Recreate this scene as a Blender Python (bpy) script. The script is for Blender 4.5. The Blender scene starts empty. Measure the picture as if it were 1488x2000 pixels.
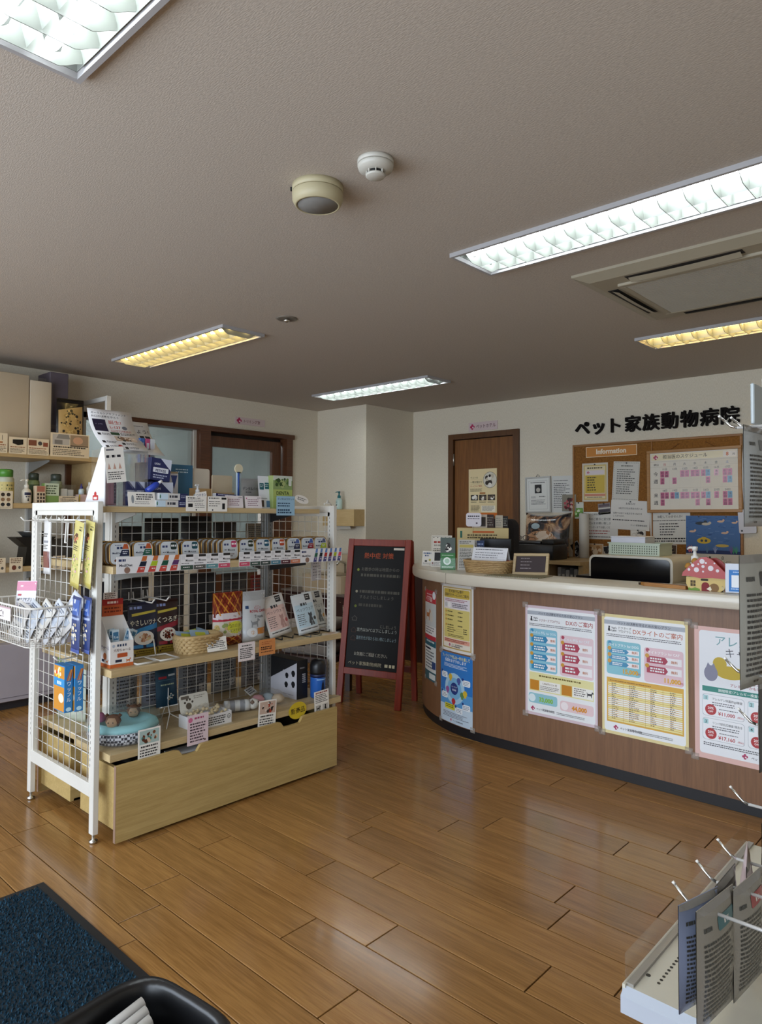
import bpy, bmesh, math, random
from mathutils import Vector, Matrix, geometry
random.seed(11)
SC = bpy.context.scene
COL = SC.collection
PI = math.pi

# ---------------------------------------------------------------- camera
F_PX, CX, CY = 1365.276, 744.0, 968.18          # focal length and principal point in pixels of a 1488 x 2000 frame
EYE = Vector((0, 0, 1.31))
_pit, _rol, _yaw = math.radians(1.6285), math.radians(.25715), math.radians(132.7657)
_fh = Vector((math.cos(_yaw), math.sin(_yaw), 0)); _r = Vector((math.sin(_yaw), -math.cos(_yaw), 0)); _z = Vector((0, 0, 1))
_f = _fh * math.cos(_pit) + _z * math.sin(_pit); _u = -_fh * math.sin(_pit) + _z * math.cos(_pit)
_r2 = _r * math.cos(_rol) + _u * math.sin(_rol); _u2 = -_r * math.sin(_rol) + _u * math.cos(_rol)
cam = bpy.data.cameras.new('camera'); camo = bpy.data.objects.new('camera', cam); COL.objects.link(camo)
cam.sensor_fit = 'VERTICAL'; cam.sensor_height = 36; cam.lens = F_PX / 2000 * 36
cam.shift_y = -(1000 - CY) / 2000; cam.clip_start = .02
camo.matrix_world = Matrix(((_r2.x, _u2.x, -_f.x, EYE.x), (_r2.y, _u2.y, -_f.y, EYE.y), (_r2.z, _u2.z, -_f.z, EYE.z), (0, 0, 0, 1)))
SC.camera = camo

# ---------------------------------------------------------------- world, daylight, exposure
W = bpy.data.worlds.new('world'); SC.world = W; W.use_nodes = True
W.node_tree.nodes['Background'].inputs[0].default_value = (.62, .74, .95, 1); W.node_tree.nodes['Background'].inputs[1].default_value = .6
def area(name, loc, direction, sx, sy, power, color):
    l = bpy.data.lights.new(name, 'AREA'); l.shape = 'RECTANGLE'; l.size = sx; l.size_y = sy; l.energy = power; l.color = color
    o = bpy.data.objects.new(name, l); COL.objects.link(o); o.location = loc
    o.rotation_euler = Vector(direction).to_track_quat('-Z', 'Y').to_euler(); return o
area('window_daylight', (-2.2, -1.72, 1.35), (0, 1, -.05), 5.0, 2.0, 72, (.80, .90, 1.0))   # daylight in the shop-front glass behind the camera
V = SC.view_settings
V.view_transform = 'Standard'; V.look = 'None'; V.gamma = 1; V.use_curve_mapping = False; V.exposure = 1.15
TUBE_W, TUBE_Y = 10.0, 8.5

# ---------------------------------------------------------------- materials
def lin(c):
    if isinstance(c, str):
        c = c.lstrip('#'); c = c if len(c) == 6 else ''.join(q * 2 for q in c); c = [int(c[i:i + 2], 16) / 255 for i in (0, 2, 4)]
        return tuple(x / 12.92 if x <= .04045 else ((x + .055) / 1.055) ** 2.4 for x in c)
    return tuple(c[:3])
_mats = {}
def mat(color, rough=.5, metal=0, spec=.5, trans=0, alpha=1, emit=0, coat=0, name=None, var=.06, bump=0, bscale=200):
    key = (color, rough, metal, spec, trans, alpha, emit, coat, name, bump, bscale)
    if key in _mats: return _mats[key]
    m = bpy.data.materials.new(name or 'paint_' + str(color).strip('#')); m.use_nodes = True
    nt = m.node_tree; b = nt.nodes['Principled BSDF']; c = lin(color)
    b.inputs['Roughness'].default_value = rough; b.inputs['Metallic'].default_value = metal
    b.inputs['Specular IOR Level'].default_value = spec; b.inputs['Transmission Weight'].default_value = trans
    b.inputs['Alpha'].default_value = alpha; b.inputs['Coat Weight'].default_value = coat
    b.inputs['Base Color'].default_value = (*c, 1)
    if emit:
        b.inputs['Emission Color'].default_value = (*c, 1); b.inputs['Emission Strength'].default_value = emit
    if var and not trans and not emit:                       # slight procedural unevenness of the pigment
        tc = nt.nodes.new('ShaderNodeTexCoord'); n = nt.nodes.new('ShaderNodeTexNoise'); n.inputs['Scale'].default_value = 9
        r = nt.nodes.new('ShaderNodeMix'); r.data_type = 'RGBA'
        r.inputs[6].default_value = (*[x * (1 - var) for x in c], 1); r.inputs[7].default_value = (*[min(1, x * (1 + var)) for x in c], 1)
        nt.links.new(tc.outputs['Object'], n.inputs['Vector']); nt.links.new(n.outputs['Fac'], r.inputs[0]); nt.links.new(r.outputs[2], b.inputs['Base Color'])
    if bump:
        tc = nt.nodes.new('ShaderNodeTexCoord'); n = nt.nodes.new('ShaderNodeTexNoise'); n.inputs['Scale'].default_value = bscale; n.inputs['Detail'].default_value = 3
        bp = nt.nodes.new('ShaderNodeBump'); bp.inputs['Strength'].default_value = bump; bp.inputs['Distance'].default_value = .002
        nt.links.new(tc.outputs['Object'], n.inputs['Vector']); nt.links.new(n.outputs['Fac'], bp.inputs['Height']); nt.links.new(bp.outputs[0], b.inputs['Normal'])
    _mats[key] = m; return m
def wood(name, ca, cb, axis='x', rough=.35, scale=1.0, band=.5, coat=0, per_object=0):
    """long-grained wood; axis = grain direction in object space"""
    m = bpy.data.materials.new(name); m.use_nodes = True; nt = m.node_tree; N = nt.nodes.new; L = nt.links.new
    b = nt.nodes['Principled BSDF']; b.inputs['Roughness'].default_value = rough; b.inputs['Coat Weight'].default_value = coat; b.inputs['Coat Roughness'].default_value = .12
    tc = N('ShaderNodeTexCoord'); mp = N('ShaderNodeMapping'); L(tc.outputs['Object'], mp.inputs['Vector'])
    s = [34 * scale] * 3; s['xyz'.index(axis)] = 1.6 * scale; mp.inputs['Scale'].default_value = s
    n1 = N('ShaderNodeTexNoise'); n1.inputs['Scale'].default_value = 1; n1.inputs['Detail'].default_value = 6; n1.inputs['Roughness'].default_value = .62; n1.inputs['Distortion'].default_value = .6
    n2 = N('ShaderNodeTexNoise'); n2.inputs['Scale'].default_value = 5.5; n2.inputs['Detail'].default_value = 2
    ad = N('ShaderNodeMix'); ad.data_type = 'FLOAT'; ad.inputs[0].default_value = 1 - band
    L(n1.outputs['Fac'], ad.inputs[2]); L(n2.outputs['Fac'], ad.inputs[3])
    rp = N('ShaderNodeValToRGB'); rp.color_ramp.elements[0].position = .33; rp.color_ramp.elements[1].position = .68
    rp.color_ramp.elements[0].color = (*lin(ca), 1); rp.color_ramp.elements[1].color = (*lin(cb), 1)
    L(ad.outputs[0], rp.inputs['Fac'])
    out = rp.outputs['Color']
    if per_object:
        oi = N('ShaderNodeObjectInfo'); of = N('ShaderNodeVectorMath'); of.operation = 'ADD'
        cm = N('ShaderNodeCombineXYZ'); mu = N('ShaderNodeMath'); mu.operation = 'MULTIPLY'; mu.inputs[1].default_value = 37
        L(oi.outputs['Random'], mu.inputs[0]); L(mu.outputs[0], cm.inputs[0]); L(mu.outputs[0], cm.inputs[1])
        L(mp.outputs[0], of.inputs[0]); L(cm.outputs[0], of.inputs[1]); L(of.outputs[0], n1.inputs['Vector']); L(of.outputs[0], n2.inputs['Vector'])
        hs = N('ShaderNodeHueSaturation'); mr = N('ShaderNodeMapRange'); mr.inputs[3].default_value = 1 - per_object; mr.inputs[4].default_value = 1 + per_object
        L(oi.outputs['Random'], mr.inputs[0]); L(mr.outputs[0], hs.inputs['Value']); L(out, hs.inputs['Color']); out = hs.outputs[0]
    else:
        L(mp.outputs[0], n1.inputs['Vector']); L(mp.outputs[0], n2.inputs['Vector'])
    L(out, b.inputs['Base Color'])
    bp = N('ShaderNodeBump'); bp.inputs['Strength'].default_value = .06; bp.inputs['Distance'].default_value = .002; L(n1.outputs['Fac'], bp.inputs['Height']); L(bp.outputs[0], b.inputs['Normal'])
    return m
def wallpaper(name, ca, cb, s=(260, 260, 260), bump=.25, rough=.85):
    m = bpy.data.materials.new(name); m.use_nodes = True; nt = m.node_tree; N = nt.nodes.new; L = nt.links.new
    b = nt.nodes['Principled BSDF']; b.inputs['Roughness'].default_value = rough; b.inputs['Specular IOR Level'].default_value = .25
    tc = N('ShaderNodeTexCoord'); mp = N('ShaderNodeMapping'); mp.inputs['Scale'].default_value = s; L(tc.outputs['Object'], mp.inputs[0])
    n = N('ShaderNodeTexNoise'); n.inputs['Scale'].default_value = 1; n.inputs['Detail'].default_value = 3; L(mp.outputs[0], n.inputs['Vector'])
    rp = N('ShaderNodeValToRGB'); rp.color_ramp.elements[0].position = .35; rp.color_ramp.elements[1].position = .65
    rp.color_ramp.elements[0].color = (*lin(ca), 1); rp.color_ramp.elements[1].color = (*lin(cb), 1)
    L(n.outputs['Fac'], rp.inputs[0]); L(rp.outputs[0], b.inputs['Base Color'])
    bp = N('ShaderNodeBump'); bp.inputs['Strength'].default_value = bump; bp.inputs['Distance'].default_value = .003; L(n.outputs['Fac'], bp.inputs['Height']); L(bp.outputs[0], b.inputs['Normal'])
    return m
def _ink(name, rough, coat=0):
    m = bpy.data.materials.new(name); m.use_nodes = True; nt = m.node_tree; b = nt.nodes['Principled BSDF']
    a = nt.nodes.new('ShaderNodeAttribute'); a.attribute_name = 'ink'; nt.links.new(a.outputs['Color'], b.inputs['Base Color'])
    b.inputs['Roughness'].default_value = rough; b.inputs['Coat Weight'].default_value = coat; b.inputs['Coat Roughness'].default_value = .08
    b.inputs['Specular IOR Level'].default_value = .3; return m
INK = _ink('printed_ink', .55); INK_GLOSS = _ink('printed_ink_gloss', .35, .5)
INK_EMPTY = None

# ---------------------------------------------------------------- mesh helpers
class B:
    """collects shapes in a bmesh; done() links them as ONE mesh object"""
    def __init__(s): s.bm = bmesh.new(); s.mats = []; s.mi = 0; s.T = Matrix.Identity(4)
    def m(s, mt):
        if mt not in s.mats: s.mats.append(mt)
        s.mi = s.mats.index(mt); return s
    def v(s, p): return s.bm.verts.new(s.T @ Vector(p))
    def f(s, vs, smooth=False):
        try: f = s.bm.faces.new(vs)
        except ValueError: return
        f.material_index = s.mi; f.smooth = smooth; return f
    def box(s, x0, x1, y0, y1, z0, z1, bev=0, seg=1):
        if bev:
            t = bmesh.new(); bmesh.ops.create_cube(t, size=1)
            for q in t.verts: q.co = Vector(((x0 + x1) / 2 + q.co.x * (x1 - x0), (y0 + y1) / 2 + q.co.y * (y1 - y0), (z0 + z1) / 2 + q.co.z * (z1 - z0)))
            bmesh.ops.bevel(t, geom=t.edges[:], offset=bev, segments=seg, profile=.5, affect='EDGES')
            s.merge(t, seg > 1); return s
        p = [s.v((x, y, z)) for z in (z0, z1) for y in (y0, y1) for x in (x0, x1)]
        for q in ((0, 2, 3, 1), (4, 5, 7, 6), (0, 1, 5, 4), (2, 6, 7, 3), (0, 4, 6, 2), (1, 3, 7, 5)): s.f([p[i] for i in q])
        return s
    def merge(s, t, smooth=False):
        mp = {q: s.v(q.co) for q in t.verts}
        for f in t.faces: s.f([mp[q] for q in f.verts], smooth)
        t.free()
    def cyl(s, p0, p1, r, n=12, r2=None, caps=True, smooth=True):
        return s.tube([p0, p1], [r, r if r2 is None else r2], n, caps, smooth)
    def tube(s, pts, r, n=8, caps=True, smooth=True, closed=False):
        pts = [Vector(p) for p in pts]; k = len(pts); rs = r if isinstance(r, (list, tuple)) else [r] * k
        rings = []; up = None
        for i, p in enumerate(pts):
            a = pts[i - 1] if i or closed else p; c = pts[(i + 1) % k] if i < k - 1 or closed else p
            d1 = (p - a).normalized() if (p - a).length > 1e-9 else Vector(); d2 = (c - p).normalized() if (c - p).length > 1e-9 else Vector()
            t = (d1 + d2); t = t.normalized() if t.length > 1e-6 else (d1 if d1.length else Vector((0, 0, 1)))
            if up is None: up = Vector((0, 0, 1)) if abs(t.z) < .9 else Vector((1, 0, 0))
            e1 = (up - t * up.dot(t)).normalized(); e2 = t.cross(e1); up = e1
            w = 1 / max(.5, math.sqrt(max(.01, (1 + d1.dot(d2)) / 2))) if d1.length and d2.length else 1
            rings.append([s.v(p + (e1 * math.cos(2 * PI * j / n) + e2 * math.sin(2 * PI * j / n)) * rs[i] * w) for j in range(n)])
        for i in range(k if closed else k - 1):
            A, C = rings[i], rings[(i + 1) % k]
            for j in range(n): s.f([A[j], A[(j + 1) % n], C[(j + 1) % n], C[j]], smooth)
        if caps and not closed: s.f(rings[0][::-1]); s.f(rings[-1])
        return s
    def lathe(s, prof, c=(0, 0, 0), n=24, sx=1, sy=1, smooth=True):
        """profile [(r, z)...] round the vertical axis through c"""
        rings = []
        for r, z in prof:
            if r < 1e-6: rings.append([s.v((c[0], c[1], c[2] + z))])
            else: rings.append([s.v((c[0] + r * sx * math.cos(2 * PI * j / n), c[1] + r * sy * math.sin(2 * PI * j / n), c[2] + z)) for j in range(n)])
        for A, C in zip(rings, rings[1:]):
            for j in range(n):
                k = (j + 1) % n
                if len(A) == 1 and len(C) == 1: break
                if len(A) == 1: s.f([A[0], C[k], C[j]], smooth)
                elif len(C) == 1: s.f([A[j], A[k], C[0]], smooth)
                else: s.f([A[j], A[k], C[k], C[j]], smooth)
        if len(rings[0]) > 1: s.f(rings[0][::-1])
        if len(rings[-1]) > 1: s.f(rings[-1])
        return s
    def prism(s, poly, a, b, plane='xy', smooth=False):
        """polygon extruded from a to b along the axis that is not in plane"""
        def P(u, w, t): return {'xy': (u, w, t), 'xz': (u, t, w), 'yz': (t, u, w)}[plane]
        A = [s.v(P(u, w, a)) for u, w in poly]; C = [s.v(P(u, w, b)) for u, w in poly]; n = len(poly)
        s.f(A[::-1]); s.f(C)
        for i in range(n): s.f([A[i], A[(i + 1) % n], C[(i + 1) % n], C[i]], smooth)
        return s
    def grid(s, fn, nu, nv, smooth=True, closed=False):
        g = [[s.v(fn(i / nu, j / nv)) for i in range(nu + 1)] for j in range(nv + 1)]
        for j in range(nv):
            for i in range(nu): s.f([g[j][i], g[j][i + 1], g[j + 1][i + 1], g[j + 1][i]], smooth)
        return s
    def done(s, name, mt=None, parent=None, loc=(0, 0, 0), rz=0, rot=None, fix=True):
        if mt is not None and not s.mats: s.mats = [mt]
        if fix: bmesh.ops.recalc_face_normals(s.bm, faces=s.bm.faces[:])
        me = bpy.data.meshes.new(name); s.bm.to_mesh(me); s.bm.free()
        for x in s.mats: me.materials.append(x)
        return link(name, me, parent, loc, rz, rot)
def link(name, me, parent=None, loc=(0, 0, 0), rz=0, rot=None):
    o = bpy.data.objects.new(name, me); COL.objects.link(o); o.location = loc
    o.rotation_euler = rot if rot else (0, 0, rz)
    if parent is not None: o.parent = parent
    return o
def tag(o, label=None, cat=None, group=None, kind=None):
    if label: o['label'] = label
    if cat: o['category'] = cat
    if group: o['group'] = group
    if kind: o['kind'] = kind
    return o
def thing(name, label, cat, loc=(0, 0, 0), rz=0, group=None, rot=None):
    o = link(name, None, None, loc, rz, rot); return tag(o, label, cat, group)
def dup(root, loc=None, rz=None, label=None, group=None, rot=None, parent=None):
    """a thing with copies of its parts and sub-parts (mesh data shared)"""
    r = root.copy(); COL.objects.link(r); r.parent = parent
    if loc is not None: r.location = loc
    if rz is not None: r.rotation_euler = (0, 0, rz)
    if rot is not None: r.rotation_euler = rot
    if label: r['label'] = label
    if group: r['group'] = group
    for ch in list(root.children):
        c = ch.copy(); COL.objects.link(c); c.parent = r
        for g in list(ch.children):
            d = g.copy(); COL.objects.link(d); d.parent = c
    return r
def rrect(w, h, r, n=5, cx=0, cy=0):
    pts = []
    for qx, qy, a0 in ((1, 1, 0), (-1, 1, 90), (-1, -1, 180), (1, -1, 270)):
        for i in range(n + 1):
            a = math.radians(a0 + 90 * i / n); pts.append((cx + qx * (w / 2 - r) + r * math.cos(a), cy + qy * (h / 2 - r) + r * math.sin(a)))
    return pts

# ---------------------------------------------------------------- lettering and flat print
_glyph = {}
def glyphs(txt, bold=0.0):
    """(verts, faces, width) of a line of text of size 1, left-aligned on the baseline"""
    k = (txt, bold)
    if k not in _glyph:
        cu = bpy.data.curves.new('lettering', 'FONT'); cu.body = txt; cu.size = 1; cu.resolution_u = 2; cu.offset = bold; cu.fill_mode = 'FRONT'
        o = bpy.data.objects.new('lettering', cu); COL.objects.link(o)
        bpy.context.view_layer.update()
        ev = o.evaluated_get(bpy.context.evaluated_depsgraph_get()); me = ev.to_mesh()
        vs = [(v.co.x, v.co.y) for v in me.vertices]; fs = [tuple(p.vertices) for p in me.polygons]
        ev.to_mesh_clear(); bpy.data.objects.remove(o); bpy.data.curves.remove(cu)
        w = max([v[0] for v in vs], default=0)
        _glyph[k] = (vs, fs, w)
    return _glyph[k]
class Sheet:
    """a printed sheet: x right, y down as fractions of width and height; lies in local XZ facing -Y, origin at bottom centre"""
    STEP = .00035
    def __init__(s, w, h, color='#f4f2ee', th=.0012, warp=None, cols=1, gloss=False, rows=1):
        s.w, s.h, s.color, s.th, s.warp, s.cols, s.rows = w, h, color, th, warp, cols, rows
        s.E = []; s.lay = 0; s.ink = INK_GLOSS if gloss else INK; s.outline = None
    def P(s, x, y, d=0):
        p = ((x - .5) * s.w, -d, (1 - y) * s.h)
        return tuple(s.warp(*p)) if s.warp else p
    def _add(s, pts, faces, color):
        if s.warp and max(s.cols, s.rows) > 1 and any(len(f) != 4 or len(faces) == 1 for f in faces) and len(pts) < 60: pts, faces = s._tess(pts, faces)
        s.E.append((s.lay, len(s.E), pts, faces, color)); return s
    def _tess(s, pts, faces):
        """cut large flat pieces into small triangles so that they follow a curved sheet"""
        P = [Vector((x, y, 0)) for x, y in pts]; T = []
        for f in faces: T += [tuple(f[k] for k in t) for t in geometry.tessellate_polygon([[P[i] for i in f]])] if len(f) > 3 else [tuple(f)]
        P = [p.xy[:] for p in P]; lim = 1.1 / max(s.cols, s.rows); mid = {}
        for _ in range(5):
            big = [t for t in T if max(math.dist(P[t[k]], P[t[k - 1]]) for k in range(3)) > lim]
            if not big: break
            N = []
            for t in T:
                m = []
                for k in range(3):
                    a, b = t[k], t[(k + 1) % 3]; e = (min(a, b), max(a, b))
                    if e not in mid: mid[e] = len(P); P.append(((P[a][0] + P[b][0]) / 2, (P[a][1] + P[b][1]) / 2))
                    m.append(mid[e])
                N += [(t[0], m[0], m[2]), (m[0], t[1], m[1]), (m[2], m[1], t[2]), tuple(m)]
            T = N
        return P, T
    def final(s):
        """print as (verts, faces, colours); every piece lies a hair above the one before it"""
        V_, F_, C_ = [], [], []
        for r, (l, o, pts, faces, color) in enumerate(sorted(s.E, key=lambda e: (e[0], e[1]))):
            n = len(V_); d = .0003 + 1.3e-5 * r
            V_ += [s.P(x, y, d) for x, y in pts]; F_ += [tuple(n + i for i in f) for f in faces]; C_ += [(*lin(color), 1)] * len(faces)
        return V_, F_, C_
    def up(s): s.lay += 1; return s
    def rect(s, x0, y0, x1, y1, c, lay=None):
        if lay is not None: s.lay = lay
        k = max(1, round(abs(x1 - x0) * s.cols)); r = max(1, round(abs(y1 - y0) * s.rows)); pts = []; fs = []
        for j in range(r + 1):
            for i in range(k + 1): pts.append((x0 + (x1 - x0) * i / k, y0 + (y1 - y0) * j / r))
        for j in range(r):
            for i in range(k): a = j * (k + 1) + i; fs.append((a, a + 1, a + k + 2, a + k + 1))
        return s._add(pts, fs, c)
    def poly(s, pts, c, lay=None):
        if lay is not None: s.lay = lay
        return s._add(pts, [tuple(range(len(pts)))], c)
    def ell(s, cx, cy, r, c, lay=None, ry=None, n=20):
        """r as a fraction of the width"""
        if lay is not None: s.lay = lay
        ry = r * s.w / s.h if ry is None else ry
        return s._add([(cx + r * math.cos(2 * PI * i / n), cy + ry * math.sin(2 * PI * i / n)) for i in range(n)], [tuple(range(n))], c)
    def rr(s, x0, y0, x1, y1, c, r=.03, lay=None):
        if lay is not None: s.lay = lay
        a = s.w / s.h; pts = rrect(x1 - x0, (y1 - y0) / a, min(r, (x1 - x0) / 2.01, (y1 - y0) / a / 2.01), 3, (x0 + x1) / 2, 0)
        return s._add([(u, (y0 + y1) / 2 + w * a) for u, w in pts], [tuple(range(len(pts)))], c)
    def frame(s, x0, y0, x1, y1, t, c, lay=None):
        if lay is not None: s.lay = lay
        ty = t * s.w / s.h
        s.rect(x0, y0, x1, y0 + ty, c); s.rect(x0, y1 - ty, x1, y1, c); s.rect(x0, y0 + ty, x0 + t, y1 - ty, c); return s.rect(x1 - t, y0 + ty, x1, y1 - ty, c)
    def text(s, t, x, y, size, c='#222222', al='l', maxw=None, bold=0.0, lay=None, rot=0):
        """size = letter height as a fraction of the sheet's height; y = baseline"""
        if lay is not None: s.lay = lay
        if max(map(ord, t)) > 0x2e00: bold = min(bold, .008)
        vs, fs, w = glyphs(t, bold); k = size * s.h; sx = 1
        if maxw and w * k > maxw * s.w: sx = maxw * s.w / (w * k)
        x0 = x - {'l': 0, 'c': .5, 'r': 1}[al] * w * k * sx / s.w
        ca, sa = math.cos(rot), math.sin(rot)
        pts = [(x0 + (a * k * sx * ca - b * k * sa) / s.w, y - (a * k * sx * sa + b * k * ca) / s.h) for a, b in vs]
        return s._add(pts, fs, c)
    def mark(s, t, x, y, size, c='#222222', al='l', maxw=None, bold=0.0, lay=None):
        """lettering that cannot be made out in the photograph: a row of marks of the same length and height"""
        if lay is not None: s.lay = lay
        w = sum(1.0 if ord(q) > 0x2e00 else .56 for q in t) * size * s.h / s.w
        if maxw: w = min(w, maxw)
        x0 = x - {'l': 0, 'c': .5, 'r': 1}[al] * w
        return s.lines(x0, y - size * .72, x0 + w, 1, size, c, .7, seed=len(t) + int(x * 90), ragged=.02)
    def lines(s, x0, y0, x1, n, dy, c='#555555', t=.5, lay=None, seed=1, ragged=.25):
        """fine print too small to read: rows of short marks"""
        if lay is not None: s.lay = lay
        R = random.Random(seed); pts, fs = [], []
        for i in range(n):
            x = x0; e = x1 - (x1 - x0) * R.random() * ragged; y = y0 + i * dy
            while x < e:
                w = dy * s.h / s.w * R.uniform(.35, 1.1); w = min(w, e - x + .001); k = len(pts)
                pts += [(x, y), (x + w, y), (x + w, y + dy * t), (x, y + dy * t)]; fs.append((k, k + 1, k + 2, k + 3)); x += w + dy * s.h / s.w * R.uniform(.12, .35)
        if pts: s.E.append((s.lay, len(s.E), pts, fs, c))
        return s
    def build(s, name, parent=None, loc=(0, 0, 0), rz=0, rot=None, label=None, cat=None, group=None, back=None, paper=None):
        b = B(); mt = paper or mat(s.color, .6, spec=.3, var=.02)
        b.m(mt); k, r = max(s.cols, 1), max(s.rows, 1)
        if s.outline:
            A = [b.v(s.P(x, y, 0)) for x, y in s.outline]; C = [b.v(s.P(x, y, -s.th)) for x, y in s.outline]; n = len(A)
            b.f(A); b.f(C[::-1])
            for i in range(n): b.f([A[i], A[(i + 1) % n], C[(i + 1) % n], C[i]])
        else:
            g = [[[b.v(s.P(i / k, j / r, d)) for i in range(k + 1)] for j in range(r + 1)] for d in (0, -s.th)]
            for j in range(r):
                for i in range(k):
                    b.f([g[0][j][i], g[0][j][i + 1], g[0][j + 1][i + 1], g[0][j + 1][i]], s.warp is not None)
                    b.f([g[1][j][i], g[1][j + 1][i], g[1][j + 1][i + 1], g[1][j][i + 1]], s.warp is not None)
            for i in range(k):
                for j in (0, r): b.f([g[0][j][i], g[0][j][i + 1], g[1][j][i + 1], g[1][j][i]])
            for j in range(r):
                for i in (0, k): b.f([g[0][j][i], g[0][j + 1][i], g[1][j + 1][i], g[1][j][i]])
        o = b.done(name, None, parent, loc, rz, rot)
        if s.E: flat_print(s, o)
        if label: tag(o, label, cat, group)
        return o
def flat_print(sheet, parent, name='print'):
    """only the print of a sheet, laid on an existing part"""
    V_, F_, C_ = sheet.final()
    me = bpy.data.meshes.new(name); me.from_pydata(V_, [], F_); me.materials.append(sheet.ink)
    a = me.color_attributes.new('ink', 'FLOAT_COLOR', 'CORNER'); buf = []
    for c, f in zip(C_, F_): buf += list(c) * len(f)
    a.data.foreach_set('color', buf); o = link(name, me, parent); o['kind'] = 'stuff'; return o
RX, RY = PI / 2, 0          # sheet facing +x: rz = 90 deg; facing -y: rz = 0
# ================================================================ the room
CH = 2.42; XL = -5.55; YB = 5.73; XR = 1.6; YF = -1.8; YP = 5.0; XP = -4.83
WP = wallpaper('cream_wallpaper', '#d6ccb7', '#e3dac8', (300, 300, 60), .3)
CP = wallpaper('ceiling_paper', '#b3a99e', '#c3b9ad', (90, 300, 200), .35)
WD = wood('brown_joinery', '#4a2a17', '#6b4024', 'z', .4)
WDX = wood('brown_joinery_flat', '#4a2a17', '#6b4024', 'y', .4)
DOORW = wood('brown_door_veneer', '#6b421f', '#8a5a2e', 'z', .38, band=.6)
def struct(b, name, mt=None, parent=None, **k):
    o = b.done(name, mt, parent, **k)
    if parent is None: o['kind'] = 'structure'
    return o
# floor: base slab and single planks (909 x 151 mm, joints as laid)
FLW = wood('floor_oak', '#7c552a', '#a67a45', 'x', .26, 1.0, .55, .35, .13)
FLB = mat('#1d0f06', .6, name='floor_joint_dark')
fl = struct(B().box(XL, XR, YF, YB, -.06, -.006), 'floor', FLB)
ROW0, PITCH, PL = 1.257, .1525, .909
JT = {-4: -1.62, -3: -1.35, -2: -2.04, -1: -2.16, 0: -1.38, 1: -1.72, 2: -1.5, 3: -1.04, 4: -1.76, 5: -1.14, 6: -1.2, 7: -1.82, 8: -1.7, 9: -1.2, 10: -1.96, 11: -1.87, 12: -1.73, 13: -1.47}
rng = random.Random(5); _pm = {}
def plank_mesh(L):
    k = round(L, 3)
    if k not in _pm:
        b = B(); g = .0021; h = .0009
        x0, x1, y0, y1 = g, L - g, g, PITCH - g
        lo = [b.v(p) for p in ((x0, y0, -.006), (x1, y0, -.006), (x1, y1, -.006), (x0, y1, -.006))]
        mi = [b.v(p) for p in ((x0, y0, -h), (x1, y0, -h), (x1, y1, -h), (x0, y1, -h))]
        hi = [b.v(p) for p in ((x0 + h, y0 + h, 0), (x1 - h, y0 + h, 0), (x1 - h, y1 - h, 0), (x0 + h, y1 - h, 0))]
        b.f(hi)
        for A, C in ((lo, mi), (mi, hi)):
            for i in range(4): b.f([A[i], A[(i + 1) % 4], C[(i + 1) % 4], C[i]])
        me = bpy.data.meshes.new('plank'); bmesh.ops.recalc_face_normals(b.bm, faces=b.bm.faces[:]); b.bm.to_mesh(me); b.bm.free(); me.materials.append(FLW); _pm[k] = me
    return _pm[k]
rest = B()
for k in range(-20, 30):
    y = ROW0 + k * PITCH
    if y > YB - .01 or y < YF: continue
    x = JT.get(k, -rng.random() * .9 - 1) - PL * 10
    while x < XR:
        a, c = max(x, XL + .001), min(x + PL, XR)
        if c - a > .03 and y + PITCH < YB + .15:
            if -5.6 < a < .2 and y > .55: link('plank', plank_mesh(c - a), fl, (a, y, 0))
            else: rest.box(a + .0015, c - .0015, y + .0015, y + PITCH - .0015, -.006, 0)
        x += PL
ro = rest.done('plank_rows', FLW, fl); ro['kind'] = 'stuff'
# ceiling with openings for the recessed fixtures
FIX = [(-1.78, 2.345, 1.36), (-1.78, 4.24, 1.36), (-4.79, 2.335, 1.37), (-4.83, 4.275, 1.37), (-1.75, .455, 1.36), (-4.79, .45, 1.37)]
FW = .305
def holes_plane(name, xs, ys, holes, z0, z1, mt):
    b = B(); X = sorted(set(xs + [h[0] for h in holes] + [h[1] for h in holes])); Y = sorted(set(ys + [h[2] for h in holes] + [h[3] for h in holes]))
    for i in range(len(X) - 1):
        for j in range(len(Y) - 1):
            cx, cy = (X[i] + X[i + 1]) / 2, (Y[j] + Y[j + 1]) / 2
            if not any(h[0] < cx < h[1] and h[2] < cy < h[3] for h in holes): b.box(X[i], X[i + 1], Y[j], Y[j + 1], z0, z1)
    return b
struct(holes_plane('ceiling', [XL - 2.2, XR], [YF, YB + .1], [(x + .012, x + l - .012, y + .012, y + FW - .012) for x, y, l in FIX], CH, CH + .012, CP), 'ceiling', CP)
struct(B().box(XL - 2.2, XR, YF, YB + .1, CH + .17, CH + .2), 'ceiling_slab', mat('#777777', .9))
# walls
b = B(); b.box(XL - .12, XL, YF, 2.36, 0, CH); b.box(XL - .12, XL, 2.36, 4.64, 2.125, CH); b.box(XL - .12, XL, 4.64, YP, 0, CH); b.box(XL - .12, XL, 2.36, 3.56, 0, .95)
struct(b, 'wall_left', WP)
struct(B().box(XL - .12, XP, YP, YB + .12, 0, CH), 'wall_pilaster', WP)
b = B(); b.box(XP, -4.345, YB, YB + .12, 0, CH); b.box(-4.345, -3.515, YB, YB + .12, 2.137, CH); b.box(-3.515, XR, YB, YB + .12, 0, CH)
struct(b, 'wall_back', WP)
struct(B().box(XR, XR + .1, YF, YB, 0, CH), 'wall_right', WP)
b = B(); b.box(XL, XR, YF - .1, YF, 0, .25); b.box(XL, XR, YF - .1, YF, 2.3, CH); b.box(XL, -5.0, YF - .1, YF, .25, 2.3); b.box(.9, XR, YF - .1, YF, .25, 2.3)
struct(b, 'wall_front', WP)
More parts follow.
